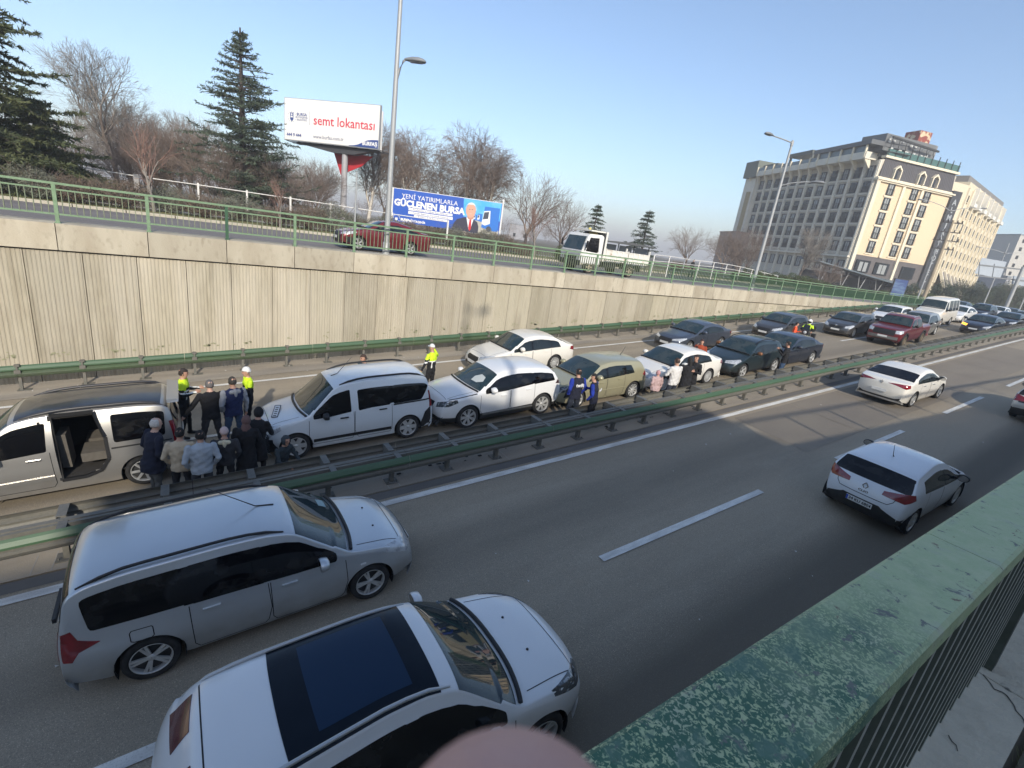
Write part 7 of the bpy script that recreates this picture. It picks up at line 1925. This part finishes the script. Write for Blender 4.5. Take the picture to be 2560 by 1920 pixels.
def person(label, X=None, Y=None, z=None, h=1.75, face=90, arms=('down', 'down'), top=None, legs=None, skin=0, hair=('short', (.02, .015, .012)), build=1.0, coat=0, lean=0, crouch=0, sit=False, head_turn=0, vest=None, stance=.09, group=None, sleeves=None, puffy=1.0, stripe=False, extra=None, px=None, zf=None):
    if px: P_ = on_road(px[0], px[1], h if not crouch else h*.62); X, Y = P_.x, P_.y
    if z is None: z = zr(X)
    t = thing('person', label, 'person', (X, Y, z+.012), rad(face), group); k = h/1.75
    S = lambda p: (p[0]*k, p[1]*k, p[2]*k)
    caps = []   # p,q,r0,r1,tag
    drop = .36 if crouch else (.12 if sit else 0)
    lx = lambda zz: lean*max(0, zz-.9)*.5
    hipz = .90-drop*1.35
    bw = build*puffy
    hips = []
    for sgn in (1, -1):
        hip = (lx(.9)-.0, sgn*.085*build, hipz)
        if crouch: kn = (.34, sgn*.13, .50); an = (.0, sgn*.12, .10)
        elif sit: kn = (.30, sgn*.22, .62); an = (.10, sgn*.24, .12)
        else: kn = (.02+(.03 if sgn > 0 else -.0), sgn*(.085+stance*.5), .49); an = (-.01+(.06 if sgn > 0 else -.03)*(stance/.09), sgn*(.08+stance), .09)
        caps += [(hip, kn, .088*build, .062, 'leg'), (kn, an, .060, .045, 'leg'), ((an[0]-.03, an[1], .045), (an[0]+.15, an[1]+.02*sgn, .035), .045, .036, 'shoe')]
    rings = []
    for zz, w, d in ((.84, .150, .105), (.92, .168*(1+.1*(puffy-1)), .115), (1.04, .160, .108), (1.20, .178, .118), (1.34, .196, .118), (1.42, .188, .100), (1.475, .105, .075), (1.51, .058, .058)):
        f = bw if zz < 1.45 else 1
        rings.append((lx(zz), 0, (zz-drop*1.35), d*f, w*f*(1 if zz > .9 else .95)))
    if crouch: rings = [(a+.05+(c-.4)*.25, b, c, d, e) for a, b, c, d, e in rings]
    V = []; F = []
    if coat:
        zb = .90-coat; cr_ = [(0, 0, zb, .175*build, .215*build), (0, 0, zb+.2, .16*build, .20*build), (0, 0, .95, .13*build, .175*build), (0, 0, 1.1, .11*build, .15*build)]
        ell_rings(V, F, None, [(S((a, b, c))[0], 0, c*k, d*k, e*k) for a, b, c, d, e in cr_], 'coat')
    ell_rings(V, F, None, [(a*k, b*k, c*k, d*k, e*k) for a, b, c, d, e in rings], 'torso')
    ox = (rings[4][0], rings[4][2]+.075)
    hands = []
    for sgn, ar in zip((1, -1), arms):
        sh = (ox[0], sgn*.185*bw, ox[1]); e, w = ARMS[ar] if isinstance(ar, str) else ar
        el = (sh[0]+e[0], sh[1]+sgn*e[1], sh[2]+e[2]); wr = (sh[0]+w[0], sh[1]+sgn*w[1], sh[2]+w[2])
        caps += [(sh, el, .060*bw, .048*bw*puffy**.3, 'arm'), (el, wr, .046*bw, .034*bw, 'arm')]
        hd = (Vector(wr)-Vector(el)).normalized(); hands.append((Vector(wr)+hd*.02, hd, sgn, ar))
        if ar != 'pocket': caps.append((wr, tuple(Vector(wr)+hd*.075), .030, .030, 'hand'))
    hz = rings[-1][2]; hx = rings[-1][0]+(.02+.02*lean)
    caps.append(((rings[-1][0], 0, hz-.02), (hx, 0, hz+.08), .056, .052, 'head'))
    for c in caps: cap_mesh(V, F, S(c[0]), S(c[1]), c[2]*k, c[3]*k)
    hc = Vector((hx+.012, 0, hz+.125))
    # head: egg, jaw, nose, ears
    ct, st_ = math.cos(rad(head_turn)), math.sin(rad(head_turn))
    def HP(x, y, zz): return ((hc.x+x*ct-y*st_)*k, (hc.y+x*st_+y*ct)*k, (hc.z+zz)*k)
    b = len(V); n = 14
    prof = [(-.118, .020, .025, .030), (-.105, .050, .045, .022), (-.075, .066, .060, .012), (-.03, .083, .070, .004), (.02, .094, .077, 0), (.06, .092, .075, -.004), (.095, .072, .060, -.006), (.118, .030, .026, -.006)]
    for (zz, rx, ry, ox_) in prof:
        for q in range(n):
            a = 2*math.pi*q/n; V.append(HP(ox_+rx*math.cos(a), ry*math.sin(a), zz))
    for i in range(len(prof)-1):
        for q in range(n): F.append((b+i*n+q, b+i*n+(q+1) % n, b+(i+1)*n+(q+1) % n, b+(i+1)*n+q))
    F.append(tuple(b+q for q in range(n))[::-1]); F.append(tuple(b+(len(prof)-1)*n+q for q in range(n)))
    cap_mesh(V, F, HP(.088, 0, .012), HP(.104, 0, -.022), .010*k, .014*k, 6)
    for sgn in (1, -1): cap_mesh(V, F, HP(-.005, sgn*.076, .01), HP(-.008, sgn*.080, -.03), .017*k, .012*k, 6)
    me = bpy.data.meshes.new('raw'); me.from_pydata(V, [], F)
    ob = bpy.data.objects.new('raw', me); COL.objects.link(ob)
    md = ob.modifiers.new('r', 'REMESH'); md.mode = 'VOXEL'; md.voxel_size = .0165; md.use_smooth_shade = True
    sm = ob.modifiers.new('s', 'SMOOTH'); sm.factor = .5; sm.iterations = 3
    dg = bpy.context.evaluated_depsgraph_get(); dg.update()
    em = bpy.data.meshes.new_from_object(ob.evaluated_get(dg)); bpy.data.objects.remove(ob)
    nv = len(em.vertices); co = np.empty(nv*3); em.vertices.foreach_get('co', co); co = co.reshape(-1, 3)
    # folds: push clothed vertices along a noise
    nf = len(em.polygons); fc = np.empty(nf*3); em.polygons.foreach_get('center', fc); fc = fc.reshape(-1, 3)
    no = np.empty(nv*3); em.vertices.foreach_get('normal', no); no = no.reshape(-1, 3)
    zz = co[:, 2]/k; w = np.clip((1.46-zz)*8, 0, 1)*np.clip((zz-.12)*10, 0, 1)
    sd = (hash(label) % 97)*.1 if False else len(label)*.37
    dis = .0038*(np.sin(co[:, 2]*46+co[:, 1]*24+sd)+np.sin(co[:, 0]*52-co[:, 2]*30+co[:, 1]*31+sd*2))
    co += no*(dis*w)[:, None]; em.vertices.foreach_set('co', co.ravel())
    prims = [(np.array(S(c[0])), np.array(S(c[1])), c[2]*k, c[4]) for c in caps]
    best = np.full(nf, 9.); bt = np.zeros(nf, int); names = ['torso', 'leg', 'shoe', 'arm', 'hand', 'head']
    for p, q, r, tg in prims:
        d = q-p; tt = np.clip(((fc-p) @ d)/(d @ d+1e-9), 0, 1); ds = np.linalg.norm(fc-(p+tt[:, None]*d), axis=1)-r
        m_ = ds < best; best[m_] = ds[m_]; bt[m_] = names.index(tg)
    zz = fc[:, 2]/k; zs = zz+drop*1.35
    tors = (zs > (.84 if not coat else .9-coat)) & (zs < 1.50) & (np.abs(fc[:, 1]) < .23*k*bw) & ((bt != 3) | ((np.abs(fc[:, 1]) < .165*k*bw) & (fc[:, 0] < .10*k+rings[4][0]*k))) & (bt != 4)
    if crouch or sit: tors &= ~((bt == 1) & (best < .01) & (zs < 1.0))
    bt[tors] = 0
    if coat: bt[(zz < 1.0) & (zz > .9-coat-.02) & (bt == 1)] = 0
    bt[zs > 1.50] = np.where(bt[zs > 1.50] == 3, 3, np.where(bt[zs > 1.50] == 4, 4, 5))
    mats = [top, legs, M_shoe, sleeves or top, SK[skin], SK[skin]]
    if vest:
        mats.append(vest); bt[(bt == 0) & (zs > 1.24)] = 6; bt[(bt == 3) & (zs > 1.30)] = 6
    if stripe:
        mats.append(mat('reflective_stripe', (.75, .75, .72), .4)); bt[((bt == 0) | (bt == 3)) & (zs > 1.205) & (zs < 1.245)] = len(mats)-1
        bt[(bt == 0) & (np.abs(np.abs(fc[:, 1])/k-.10) < .018) & (zs > 1.0) & (zs < 1.24)] = len(mats)-1
    for m in mats: em.materials.append(m)
    em.polygons.foreach_set('material_index', bt.astype(int)); em.polygons.foreach_set('use_smooth', [True]*nf)
    # fingers
    bm = bmesh.new(); bm.from_mesh(em); V2 = []; F2 = []
    for (w_, hd, sgn, ar) in hands:
        if ar == 'pocket': continue
        side = hd.cross(Vector((0, 1, 0) if abs(hd.y) < .8 else (1, 0, 0))).normalized(); curl = hd.cross(side)*sgn
        base = w_+hd*.055
        for f_, (o_, ln) in enumerate(((-.027, .062), (-.009, .072), (.009, .070), (.027, .056))):
            a = base+side*o_; m1 = a+hd*ln*.5; m2 = m1+(hd*.7+curl*.5)*ln*.5
            cap_mesh(V2, F2, S(a), S(m1), .0105*k, .0095*k, 6); cap_mesh(V2, F2, S(m1), S(m2), .0095*k, .008*k, 6)
        a = w_+hd*.01+side*.025; m1 = a+side*.028+hd*.028; cap_mesh(V2, F2, S(a), S(m1), .012*k, .010*k, 6); cap_mesh(V2, F2, S(m1), S(m1+hd*.028), .010*k, .009*k, 6)
    if V2:
        vs = [bm.verts.new(v) for v in V2]
        for f in F2:
            try: q = bm.faces.new([vs[i] for i in f]); q.material_index = 4; q.smooth = True
            except ValueError: pass
    bm.to_mesh(em); bm.free(); em.name = 'body'; link('body', em, t)
    # hair, hats
    style, hcol = hair[0], hair[1]
    hm = mat('hair_%02d%02d%02d' % tuple(int(c*99) for c in hcol), hcol, .8, noise=(40, .5, tuple(c*.6 for c in hcol))) if style in ('short', 'long', 'bald') else mat('hat_%02d%02d%02d' % tuple(int(c*99) for c in hcol), hcol, .9, noise=(14, .3, tuple(c*.8 for c in hcol)), bump=(40, .4))
    def shell(sx, keep, name, off=(0, 0, 0), m=None):
        V3 = []; F3 = []; N1, N2 = 22, 16
        for i in range(N2+1):
            ph = math.pi*i/N2
            for q in range(N1):
                a = 2*math.pi*q/N1; d = (math.cos(a)*math.sin(ph), math.sin(a)*math.sin(ph), math.cos(ph)); rr = 1+.03*math.sin(7*a+5*ph)
                V3.append(HP(off[0]+d[0]*.094*sx[0]*rr, off[1]+d[1]*.078*sx[1]*rr, off[2]+.01+d[2]*.115*sx[2]*rr))
        for i in range(N2):
            for q in range(N1):
                a = 2*math.pi*(q+.5)/N1; ph = math.pi*(i+.5)/N2; d = (math.cos(a)*math.sin(ph), math.sin(a)*math.sin(ph), math.cos(ph))
                if keep(d): F3.append((i*N1+q, (i+1)*N1+q, (i+1)*N1+(q+1) % N1, i*N1+(q+1) % N1))
        mb = MB(); mb.add(V3, F3, 0, True); o = mb.build(name, m or hm, t); sm_ = o.modifiers.new('thick', 'SOLIDIFY'); sm_.thickness = .008; sm_.offset = -1; return o
    if style == 'short': shell((1.10, 1.09, 1.04), lambda d: d[2] > .42-.35*max(0, -d[0]) if d[0] > .1 else d[2] > -.35, 'hair')
    elif style == 'bald': shell((1.13, 1.11, 1.04), lambda d: d[0] < .15 and -.35 < d[2] < .8, 'hair')
    elif style == 'long':
        shell((1.12, 1.15, 1.06), lambda d: d[2] > .42 if d[0] > .2 else d[2] > -.8, 'hair')
        A, B = [], []; cap_mesh(A, B, HP(-.06, 0, -.03), HP(-.09, 0, -.28), .075*k, .06*k); MB().add(A, B, 0, True).build('hair_length', hm, t)
    elif style == 'beanie': shell((1.14, 1.18, 1.12), lambda d: d[2] > .05+.22*d[0], 'beanie')
    elif style == 'scarf':
        shell((1.16, 1.20, 1.12), lambda d: not (d[0] > .62 and -.75 < d[2] < .55), 'headscarf'); A, B = [], []; cap_mesh(A, B, HP(-.03, 0, -.10), HP(-.02, 0, -.20), .085*k, .12*k); MB().add(A, B, 0, True).build('scarf_drape', hm, t)
    elif style == 'hood': shell((1.22, 1.28, 1.14), lambda d: not (d[0] > .55 and -.8 < d[2] < .6), 'hood')
    elif style == 'cap':
        shell((1.10, 1.13, 1.08), lambda d: d[2] > .18, 'cap'); br = MB(); pts = [HP(.085*1.1*math.cos(a)+(.065 if abs(a) < 1.2 else 0), .078*1.1*math.sin(a), .035) for a in np.linspace(-1.3, 1.3, 9)]
        br.add(pts+[(p[0], p[1], p[2]+.008) for p in pts], [tuple(range(9)), tuple(range(17, 8, -1))]).build('cap_brim', hm, t)
    elif style == 'helmet':
        shell((1.42, 1.55, 1.30), lambda d: not (d[0] > .5 and -.55 < d[2] < .25), 'helmet', m=mat('helmet_white', (.78, .78, .76), .25, coat=.6)); shell((1.36, 1.48, 1.22), lambda d: d[0] > .35 and -.6 < d[2] < .3, 'visor', m=M_glassd)
    # eyes, brows, mouth
    fe = MB()
    for sgn in (1, -1):
        for (x_, y_, z_, w_, h_) in ((.090, .030, .012, .011, .006), (.091, .031, .030, .016, .0035)):
            A = [HP(x_, sgn*y_-w_, z_-h_), HP(x_, sgn*y_+w_, z_-h_), HP(x_+.002, sgn*y_+w_, z_+h_), HP(x_+.002, sgn*y_-w_, z_+h_)]; fe.add(A+[tuple(np.array(a)-np.array(HP(.01, 0, 0))+np.array(HP(0, 0, 0))) for a in A], [(0, 1, 2, 3), (4, 7, 6, 5), (0, 4, 5, 1), (1, 5, 6, 2), (2, 6, 7, 3), (3, 7, 4, 0)])
    A = [HP(.086, -.020, -.052), HP(.086, .020, -.052), HP(.090, .016, -.045), HP(.090, -.016, -.045)]; fe.add(A, [(0, 1, 2, 3)])
    fe.build('face_features', mat('face_dark', (.045, .02, .018), .6), t)
    t['k'] = k
    if extra: extra(t, k, HP)
    return t
C_black = cloth('black', (.012, .012, .014)); C_navy = cloth('navy', (.014, .022, .075)); C_dnavy = cloth('dark_navy', (.012, .014, .03)); C_grey = cloth('grey', (.30, .31, .33)); C_lgrey = cloth('light_grey', (.36, .40, .44))
C_beige = cloth('beige', (.50, .41, .29)); C_white = cloth('white', (.66, .64, .61)); C_jean = cloth('jeans', (.04, .075, .14)); C_djean = cloth('dark_jeans', (.028, .034, .05)); C_rust = cloth('rust', (.32, .055, .02))
C_pink = cloth('pink', (.48, .34, .33)); C_blue = cloth('blue', (.012, .035, .30)); C_char = cloth('charcoal', (.035, .035, .038)); C_gtro = cloth('grey_trouser', (.09, .09, .085)); C_brown = cloth('brown', (.12, .06, .055))
M_hi = mat('high_visibility_yellow', (.62, .85, .02), .7, noise=(9, .3, (.5, .72, .02))); M_hio = mat('high_visibility_orange', (.80, .09, .02), .7)
def badge(t, k, HP):
    MB().lathe([(.035*k, 0), (.03*k, .004)], 'X', (-.135*k, .0, 1.33*k), 10).build('emblem', M_black, t)
def brand(word, size):
    def f(t, k, HP):
        me = text_mesh(word, size*k, mat('lettering_white', (.75, .75, .75), .6), .003, .004)
        link('lettering', me, t, (-.146*k, .0, 1.29*k), (rad(90), 0, rad(-90)))
    return f
def hoodf(m):
    def f(t, k, HP):
        A, B = [], []; cap_mesh(A, B, (-.085*k, -.08*k, 1.43*k), (-.085*k, .08*k, 1.43*k), .05*k, .05*k, 10); cap_mesh(A, B, (-.09*k, 0, 1.44*k), (-.11*k, 0, 1.34*k), .06*k, .035*k, 10); MB().add(A, B, 0, True).build('hood', m, t)
    return f
def collar(m):
    def f(t, k, HP):
        MB().lathe([(.085*k, 1.44*k), (.075*k, 1.53*k), (.068*k, 1.53*k), (.075*k, 1.44*k)], 'Z', (0, 0, 0), 16).build('collar', m, t)
    return f
def phone(side):
    def f(t, k, HP):
        MB().box((.30*k, side*.10*k, 1.36*k), (.32*k, side*.18*k, 1.45*k)).build('phone', M_black, t)
    return f
person('bareheaded policeman in yellow and black jacket gesturing beside the silver van', px=(454, 923), h=1.80, face=-15, arms=('gesture', 'front'), top=C_black, legs=C_black, hair=('short', (.03, .022, .018)), build=1.06, vest=M_hi, stripe=True, head_turn=5)
person('grey haired man in black jacket, back turned, between the two policemen', px=(524, 953), h=1.80, face=100, arms=('out', 'down'), top=C_black, legs=C_char, hair=('short', (.13, .12, .115)), build=1.12, stance=.12, skin=1)
person('man in navy bodywarmer over grey hooded top, next to the policeman in white', px=(582, 945), h=1.82, face=110, arms=('pocket', 'down'), top=C_navy, legs=C_jean, hair=('short', (.04, .035, .03)), build=1.16, sleeves=C_grey, extra=hoodf(C_grey))
person('policeman in a white knitted hat and yellow shouldered jacket facing the group', px=(619, 919.5), h=1.78, face=190, arms=('front', 'down'), top=C_black, legs=C_black, hair=('beanie', (.72, .71, .69)), vest=M_hi, stripe=False)
person('woman in long black coat and brown headscarf by the white van', px=(614, 1043), h=1.62, face=70, arms=('front', 'front'), top=C_black, legs=C_black, hair=('scarf', (.15, .085, .075)), build=1.12, coat=.6)
person('person in black hooded coat leaning over the bonnet of the white van', px=(640, 1026), h=1.66, face=60, arms=('front', 'front'), top=C_black, legs=C_black, hair=('hood', (.012, .012, .013)), build=1.1, coat=.35, lean=.3)
person('white haired man in a dark coat standing beside the silver van', px=(372, 1051), h=1.78, face=25, arms=('pocket', 'pocket'), top=C_dnavy, legs=C_gtro, hair=('bald', (.62, .58, .52)), build=1.15, coat=.18, skin=1, lean=.25)
person('boy in a beige sweater seen from behind at the guardrail', px=(447, 1074), h=1.66, face=75, arms=('pocket', 'down'), top=C_beige, legs=C_black, hair=('short', (.012, .010, .009)), build=1.08)
person('boy in a light grey jacket with collar seen from behind at the guardrail', px=(500, 1080), h=1.66, face=95, arms=('pocket', 'pocket'), top=C_lgrey, legs=C_char, hair=('short', (.012, .010, .009)), build=1.10, extra=collar(C_lgrey), puffy=1.06)
person('girl in a pale pink beanie and dark jacket with cream lined hood', px=(560, 1072), h=1.52, face=85, arms=('pocket', 'pocket'), top=C_char, legs=C_black, hair=('beanie', (.55, .42, .39)), build=1.10, extra=hoodf(cloth('cream', (.60, .54, .38))), puffy=1.08)
person('person in a dark hooded jacket crouching by the front wheel of the white van', px=(697, 1102), h=1.60, face=-60, arms=('knee', 'knee'), top=cloth('dark_teal', (.03, .04, .045)), legs=C_black, hair=('hood', (.045, .055, .06)), crouch=1)
person('man with short hair in a dark teal jacket half hidden behind the white van', px=(911, 887), h=1.76, face=-160, arms=('down', 'down'), top=cloth('petrol', (.05, .08, .09)), legs=C_char, hair=('short', (.06, .035, .025)), build=1.05)
person('policeman in white mesh cap, back turned, one hand raised to his ear', px=(1083, 862), h=1.80, face=118, arms=('out', 'raise'), top=C_black, legs=C_black, hair=('cap', (.68, .68, .66)), vest=M_hi, stripe=True, build=1.05)
person('man in navy bodywarmer with blue sleeves standing upright by the olive hatchback bonnet', px=(1450, 924), h=1.78, face=85, arms=('pocket', 'pocket'), top=C_dnavy, legs=C_djean, hair=('short', (.015, .012, .011)), build=1.14, sleeves=C_blue, extra=brand('twift', .15))
person('man in navy bodywarmer and blue sleeves leaning on the guardrail, head turned', px=(1497, 938), h=1.70, face=120, arms=('pocket', 'front'), top=C_dnavy, legs=C_black, hair=('short', (.015, .012, .011)), build=1.10, sleeves=C_blue, lean=.3, extra=brand('twift', .13), head_turn=45)
person('small girl in a pink quilted jacket with hood beside the white saloon', px=(1648, 928), h=1.28, face=80, arms=('pocket', 'down'), top=C_pink, legs=C_char, hair=('hood', (.50, .27, .27)), build=1.20, coat=.12, puffy=1.1)
person('man in a white sweatshirt seen from behind beside the white saloon door', px=(1697, 897), h=1.80, face=88, arms=('cross', 'cross'), top=C_white, legs=C_djean, hair=('short', (.05, .03, .022)), build=1.12, puffy=1.05)
person('long haired woman in black fur coat beside the man in white sweatshirt', px=(1728, 895), h=1.74, face=70, arms=('cross', 'cross'), top=C_black, legs=C_black, hair=('long', (.012, .010, .010)), build=1.15, coat=.55, puffy=1.1)
person('man in a long black coat and white shirt facing the woman in fur', px=(1744, 888), h=1.80, face=195, arms=('front', 'pocket'), top=C_black, legs=C_black, hair=('short', (.03, .02, .018)), coat=.45)
person('woman in rust coloured coat phoning beside the slate blue saloon', px=(1757, 849), h=1.66, face=-150, arms=('down', 'phone'), top=C_rust, legs=C_black, hair=('short', (.05, .02, .015)), build=1.08, coat=.3, extra=phone(-1))
person('man in a black jacket and jeans taking a picture of the dark blue saloon', px=(1975, 855), h=1.78, face=110, arms=('hold', 'hold'), top=C_black, legs=C_jean, hair=('short', (.02, .015, .012)), build=1.08, extra=phone(0))
person('person in an orange vest beside the motorcycle', px=(1993, 806), h=1.62, face=-60, arms=('front', 'down'), top=M_hio, legs=C_char, hair=('short', (.012, .010, .010)))
P_ = on_road(2026, 803, 1.55); mx_, my_ = P_.x, P_.y
person('motorcycle rider in a white helmet and yellow shouldered jacket', X=mx_, Y=my_, h=1.78, face=195, arms=('bars', 'bars'), top=C_black, legs=C_black, hair=('helmet', (.7, .7, .7)), vest=M_hi, sit=True)
q = at_depth(10, 395, 24.3)
person('pedestrian in dark cap, navy jacket and jeans on the upper street, left edge', X=q.x, Y=q.y, z=ST, h=1.72, face=-20, arms=('pocket', 'pocket'), top=C_dnavy, legs=C_jean, hair=('cap', (.02, .022, .028)), lean=.4, build=1.1)
q = at_depth(1735, 648, 47)
person('person in dark clothes standing by the pipe fence beyond the truck', X=q.x, Y=q.y, z=ST, h=1.72, face=-90, arms=('down', 'down'), top=C_black, legs=C_black, hair=('short', (.02, .015, .012)))
# motorcycle
mc = thing('motorcycle', 'black police style motorcycle with rear box under the rider in the white helmet', 'motorcycle', (mx_, my_, zr(mx_)+.012), rad(195))
ty, ri = wheel_meshes(.31, .13, 7, 'thin', M_rimd)
for x in (.74, -.72): o = link('wheel', ty, mc, (x, 0, .31)); link('rim', ri, o)
fr = MB().bar((.74, .09, .31), (.45, .09, .95), .05).bar((.74, -.09, .31), (.45, -.09, .95), .05).bar((-.72, .09, .31), (.0, .09, .42), .07).bar((-.72, -.09, .31), (.0, -.09, .42), .07)
fr.build('fork', M_galv, mc)
MB().prism([(-.30, .30), (.30, .28), (.42, .60), (.30, .72), (-.35, .70)], 'Y', -.15, .15).build('engine', M_black, mc)
MB().prism([(.42, .70), (.62, .78), (.60, 1.05), (.46, 1.12), (.05, .98), (.0, .78)], 'Y', -.18, .18).build('tank', P_black, mc)
MB().prism([(.05, .84), (-.70, .90), (-.75, .80), (-.1, .72)], 'Y', -.14, .14).build('seat', M_trim, mc)
MB().hexa([(.56, -.2, 1.02), (.56, .2, 1.02), (.60, .2, 1.02), (.60, -.2, 1.02)], [(.40, -.15, 1.35), (.40, .15, 1.35), (.42, .15, 1.35), (.42, -.15, 1.35)]).build('windshield', M_glass, mc)
MB().box((-1.05, -.24, .92), (-.66, .24, 1.24)).box((-.85, .16, .5), (-.45, .36, .82)).box((-.85, -.36, .5), (-.45, -.16, .82)).build('luggage_box', M_black, mc)
MB().bar((.42, -.38, 1.08), (.42, .38, 1.08), .035).build('handlebar', M_black, mc)
MB().lathe([(.09, .0), (.07, .03), (.01, .035)], 'X', (.62, 0, .92), 12).build('headlight', M_head, mc)

# ------------------------------------------------------------------ fingertip held in front of the lens at the bottom edge
def fingertip():
    d = 0.046; R0 = .0121
    c = at_depth(1275, 2300, d); tip = at_depth(1268, 1862, d)
    ax = (tip-c).normalized(); sideL = (Vector(CR)-ax*Vector(CR).dot(ax)).normalized(); front = ax.cross(sideL).normalized()
    if front.dot(Vector(CF)) < 0: front = -front
    base = tip-ax*.02; V = []; F = []; n = 32
    prof = [(R0*(1-math.cos(t)), R0*math.sin(t)) for t in np.linspace(.08, math.pi/2, 12)]+[(.020, R0*1.01), (.030, R0*.98), (.045, R0*1.0)]
    for i, (s_, r) in enumerate(prof):
        o = tip-ax*s_-base
        for k in range(n):
            a = 2*math.pi*k/n; V.append(o+sideL*(r*math.cos(a))+front*(r*.8*math.sin(a)))
    for i in range(len(prof)-1):
        for k in range(n): F.append((i*n+k, i*n+(k+1) % n, (i+1)*n+(k+1) % n, (i+1)*n+k))
    F.append(tuple(range(n)))
    t = thing('finger', 'blurred fingertip of the photographer reaching in front of the lens at the bottom edge', 'finger', tuple(base))
    mb = MB(); mb.add(V, F, 0, True)
    mb.build('fingertip', mat('finger_skin', (.60, .34, .27), .6, noise=(90, .4, (.52, .26, .21)), bump=(900, .2)), t)
fingertip()

# ------------------------------------------------------------------ unseen building added behind the camera, outline shaped to shade the queue
bh = thing('shade_building', 'unseen pale building added behind the near pavement, outline shaped to shade the queue', 'building', (0, -14, ST-.1))
M_pl = mat('plaster_pale', (.72, .68, .58), .9, noise=(.6, .4, (.66, .62, .52)))

bw_ = MB().box((-7.4, 0, 0), (9.2, 6, 6.25)); bw_.build('wall', M_pl, bh)
MB().box((-24, .3, 0), (-7.42, 6, 5.2)).build('shade_wing', M_pl, bh)  # height set so its shade covers the near lane at the left
MB().prism([(-7.4, 6.26), (.0, 6.26), (.0, 8.5), (-4.9, 9.2), (-7.4, 8.0)], 'Y', .2, 6).build('shade_hump', M_pl, bh)  # raised outline added to carry the shade over the vans
MB().prism([(.05, 6.3), (9.3, 6.3), (9.3, 6.42), (2.8, 7.2), (.05, 7.9)], 'Y', .1, 6.1).build('roof', mat('roof_tile', (.28, .12, .07), .9), bh)
wq = MB().box((-.6, 6.0, 0), (.6, 6.06, 1.4)).mesh('window', M_win) if 'M_win' in globals() else MB().box((-.6, 6.0, 0), (.6, 6.06, 1.4)).mesh('window', M_glass)
for i in range(6):
    for k in range(2): link('window', wq, bh, (-5.8+2.6*i, .0, 1.0+3.0*k))
# ------------------------------------------------------------------ hazy winter air
hz = MB().box((-940, -2640, -10.5), (2540, 2640, 64))
m = bpy.data.materials.new('haze_air'); m.use_nodes = True; nt = m.node_tree; nt.nodes.clear()
vo = nt.nodes.new('ShaderNodeVolumePrincipled'); vo.inputs['Density'].default_value = .0012; vo.inputs['Color'].default_value = (.88, .87, .88, 1)
ou = nt.nodes.new('ShaderNodeOutputMaterial'); nt.links.new(vo.outputs[0], ou.inputs['Volume'])
o = hz.build('haze', m); o['kind'] = 'stuff'
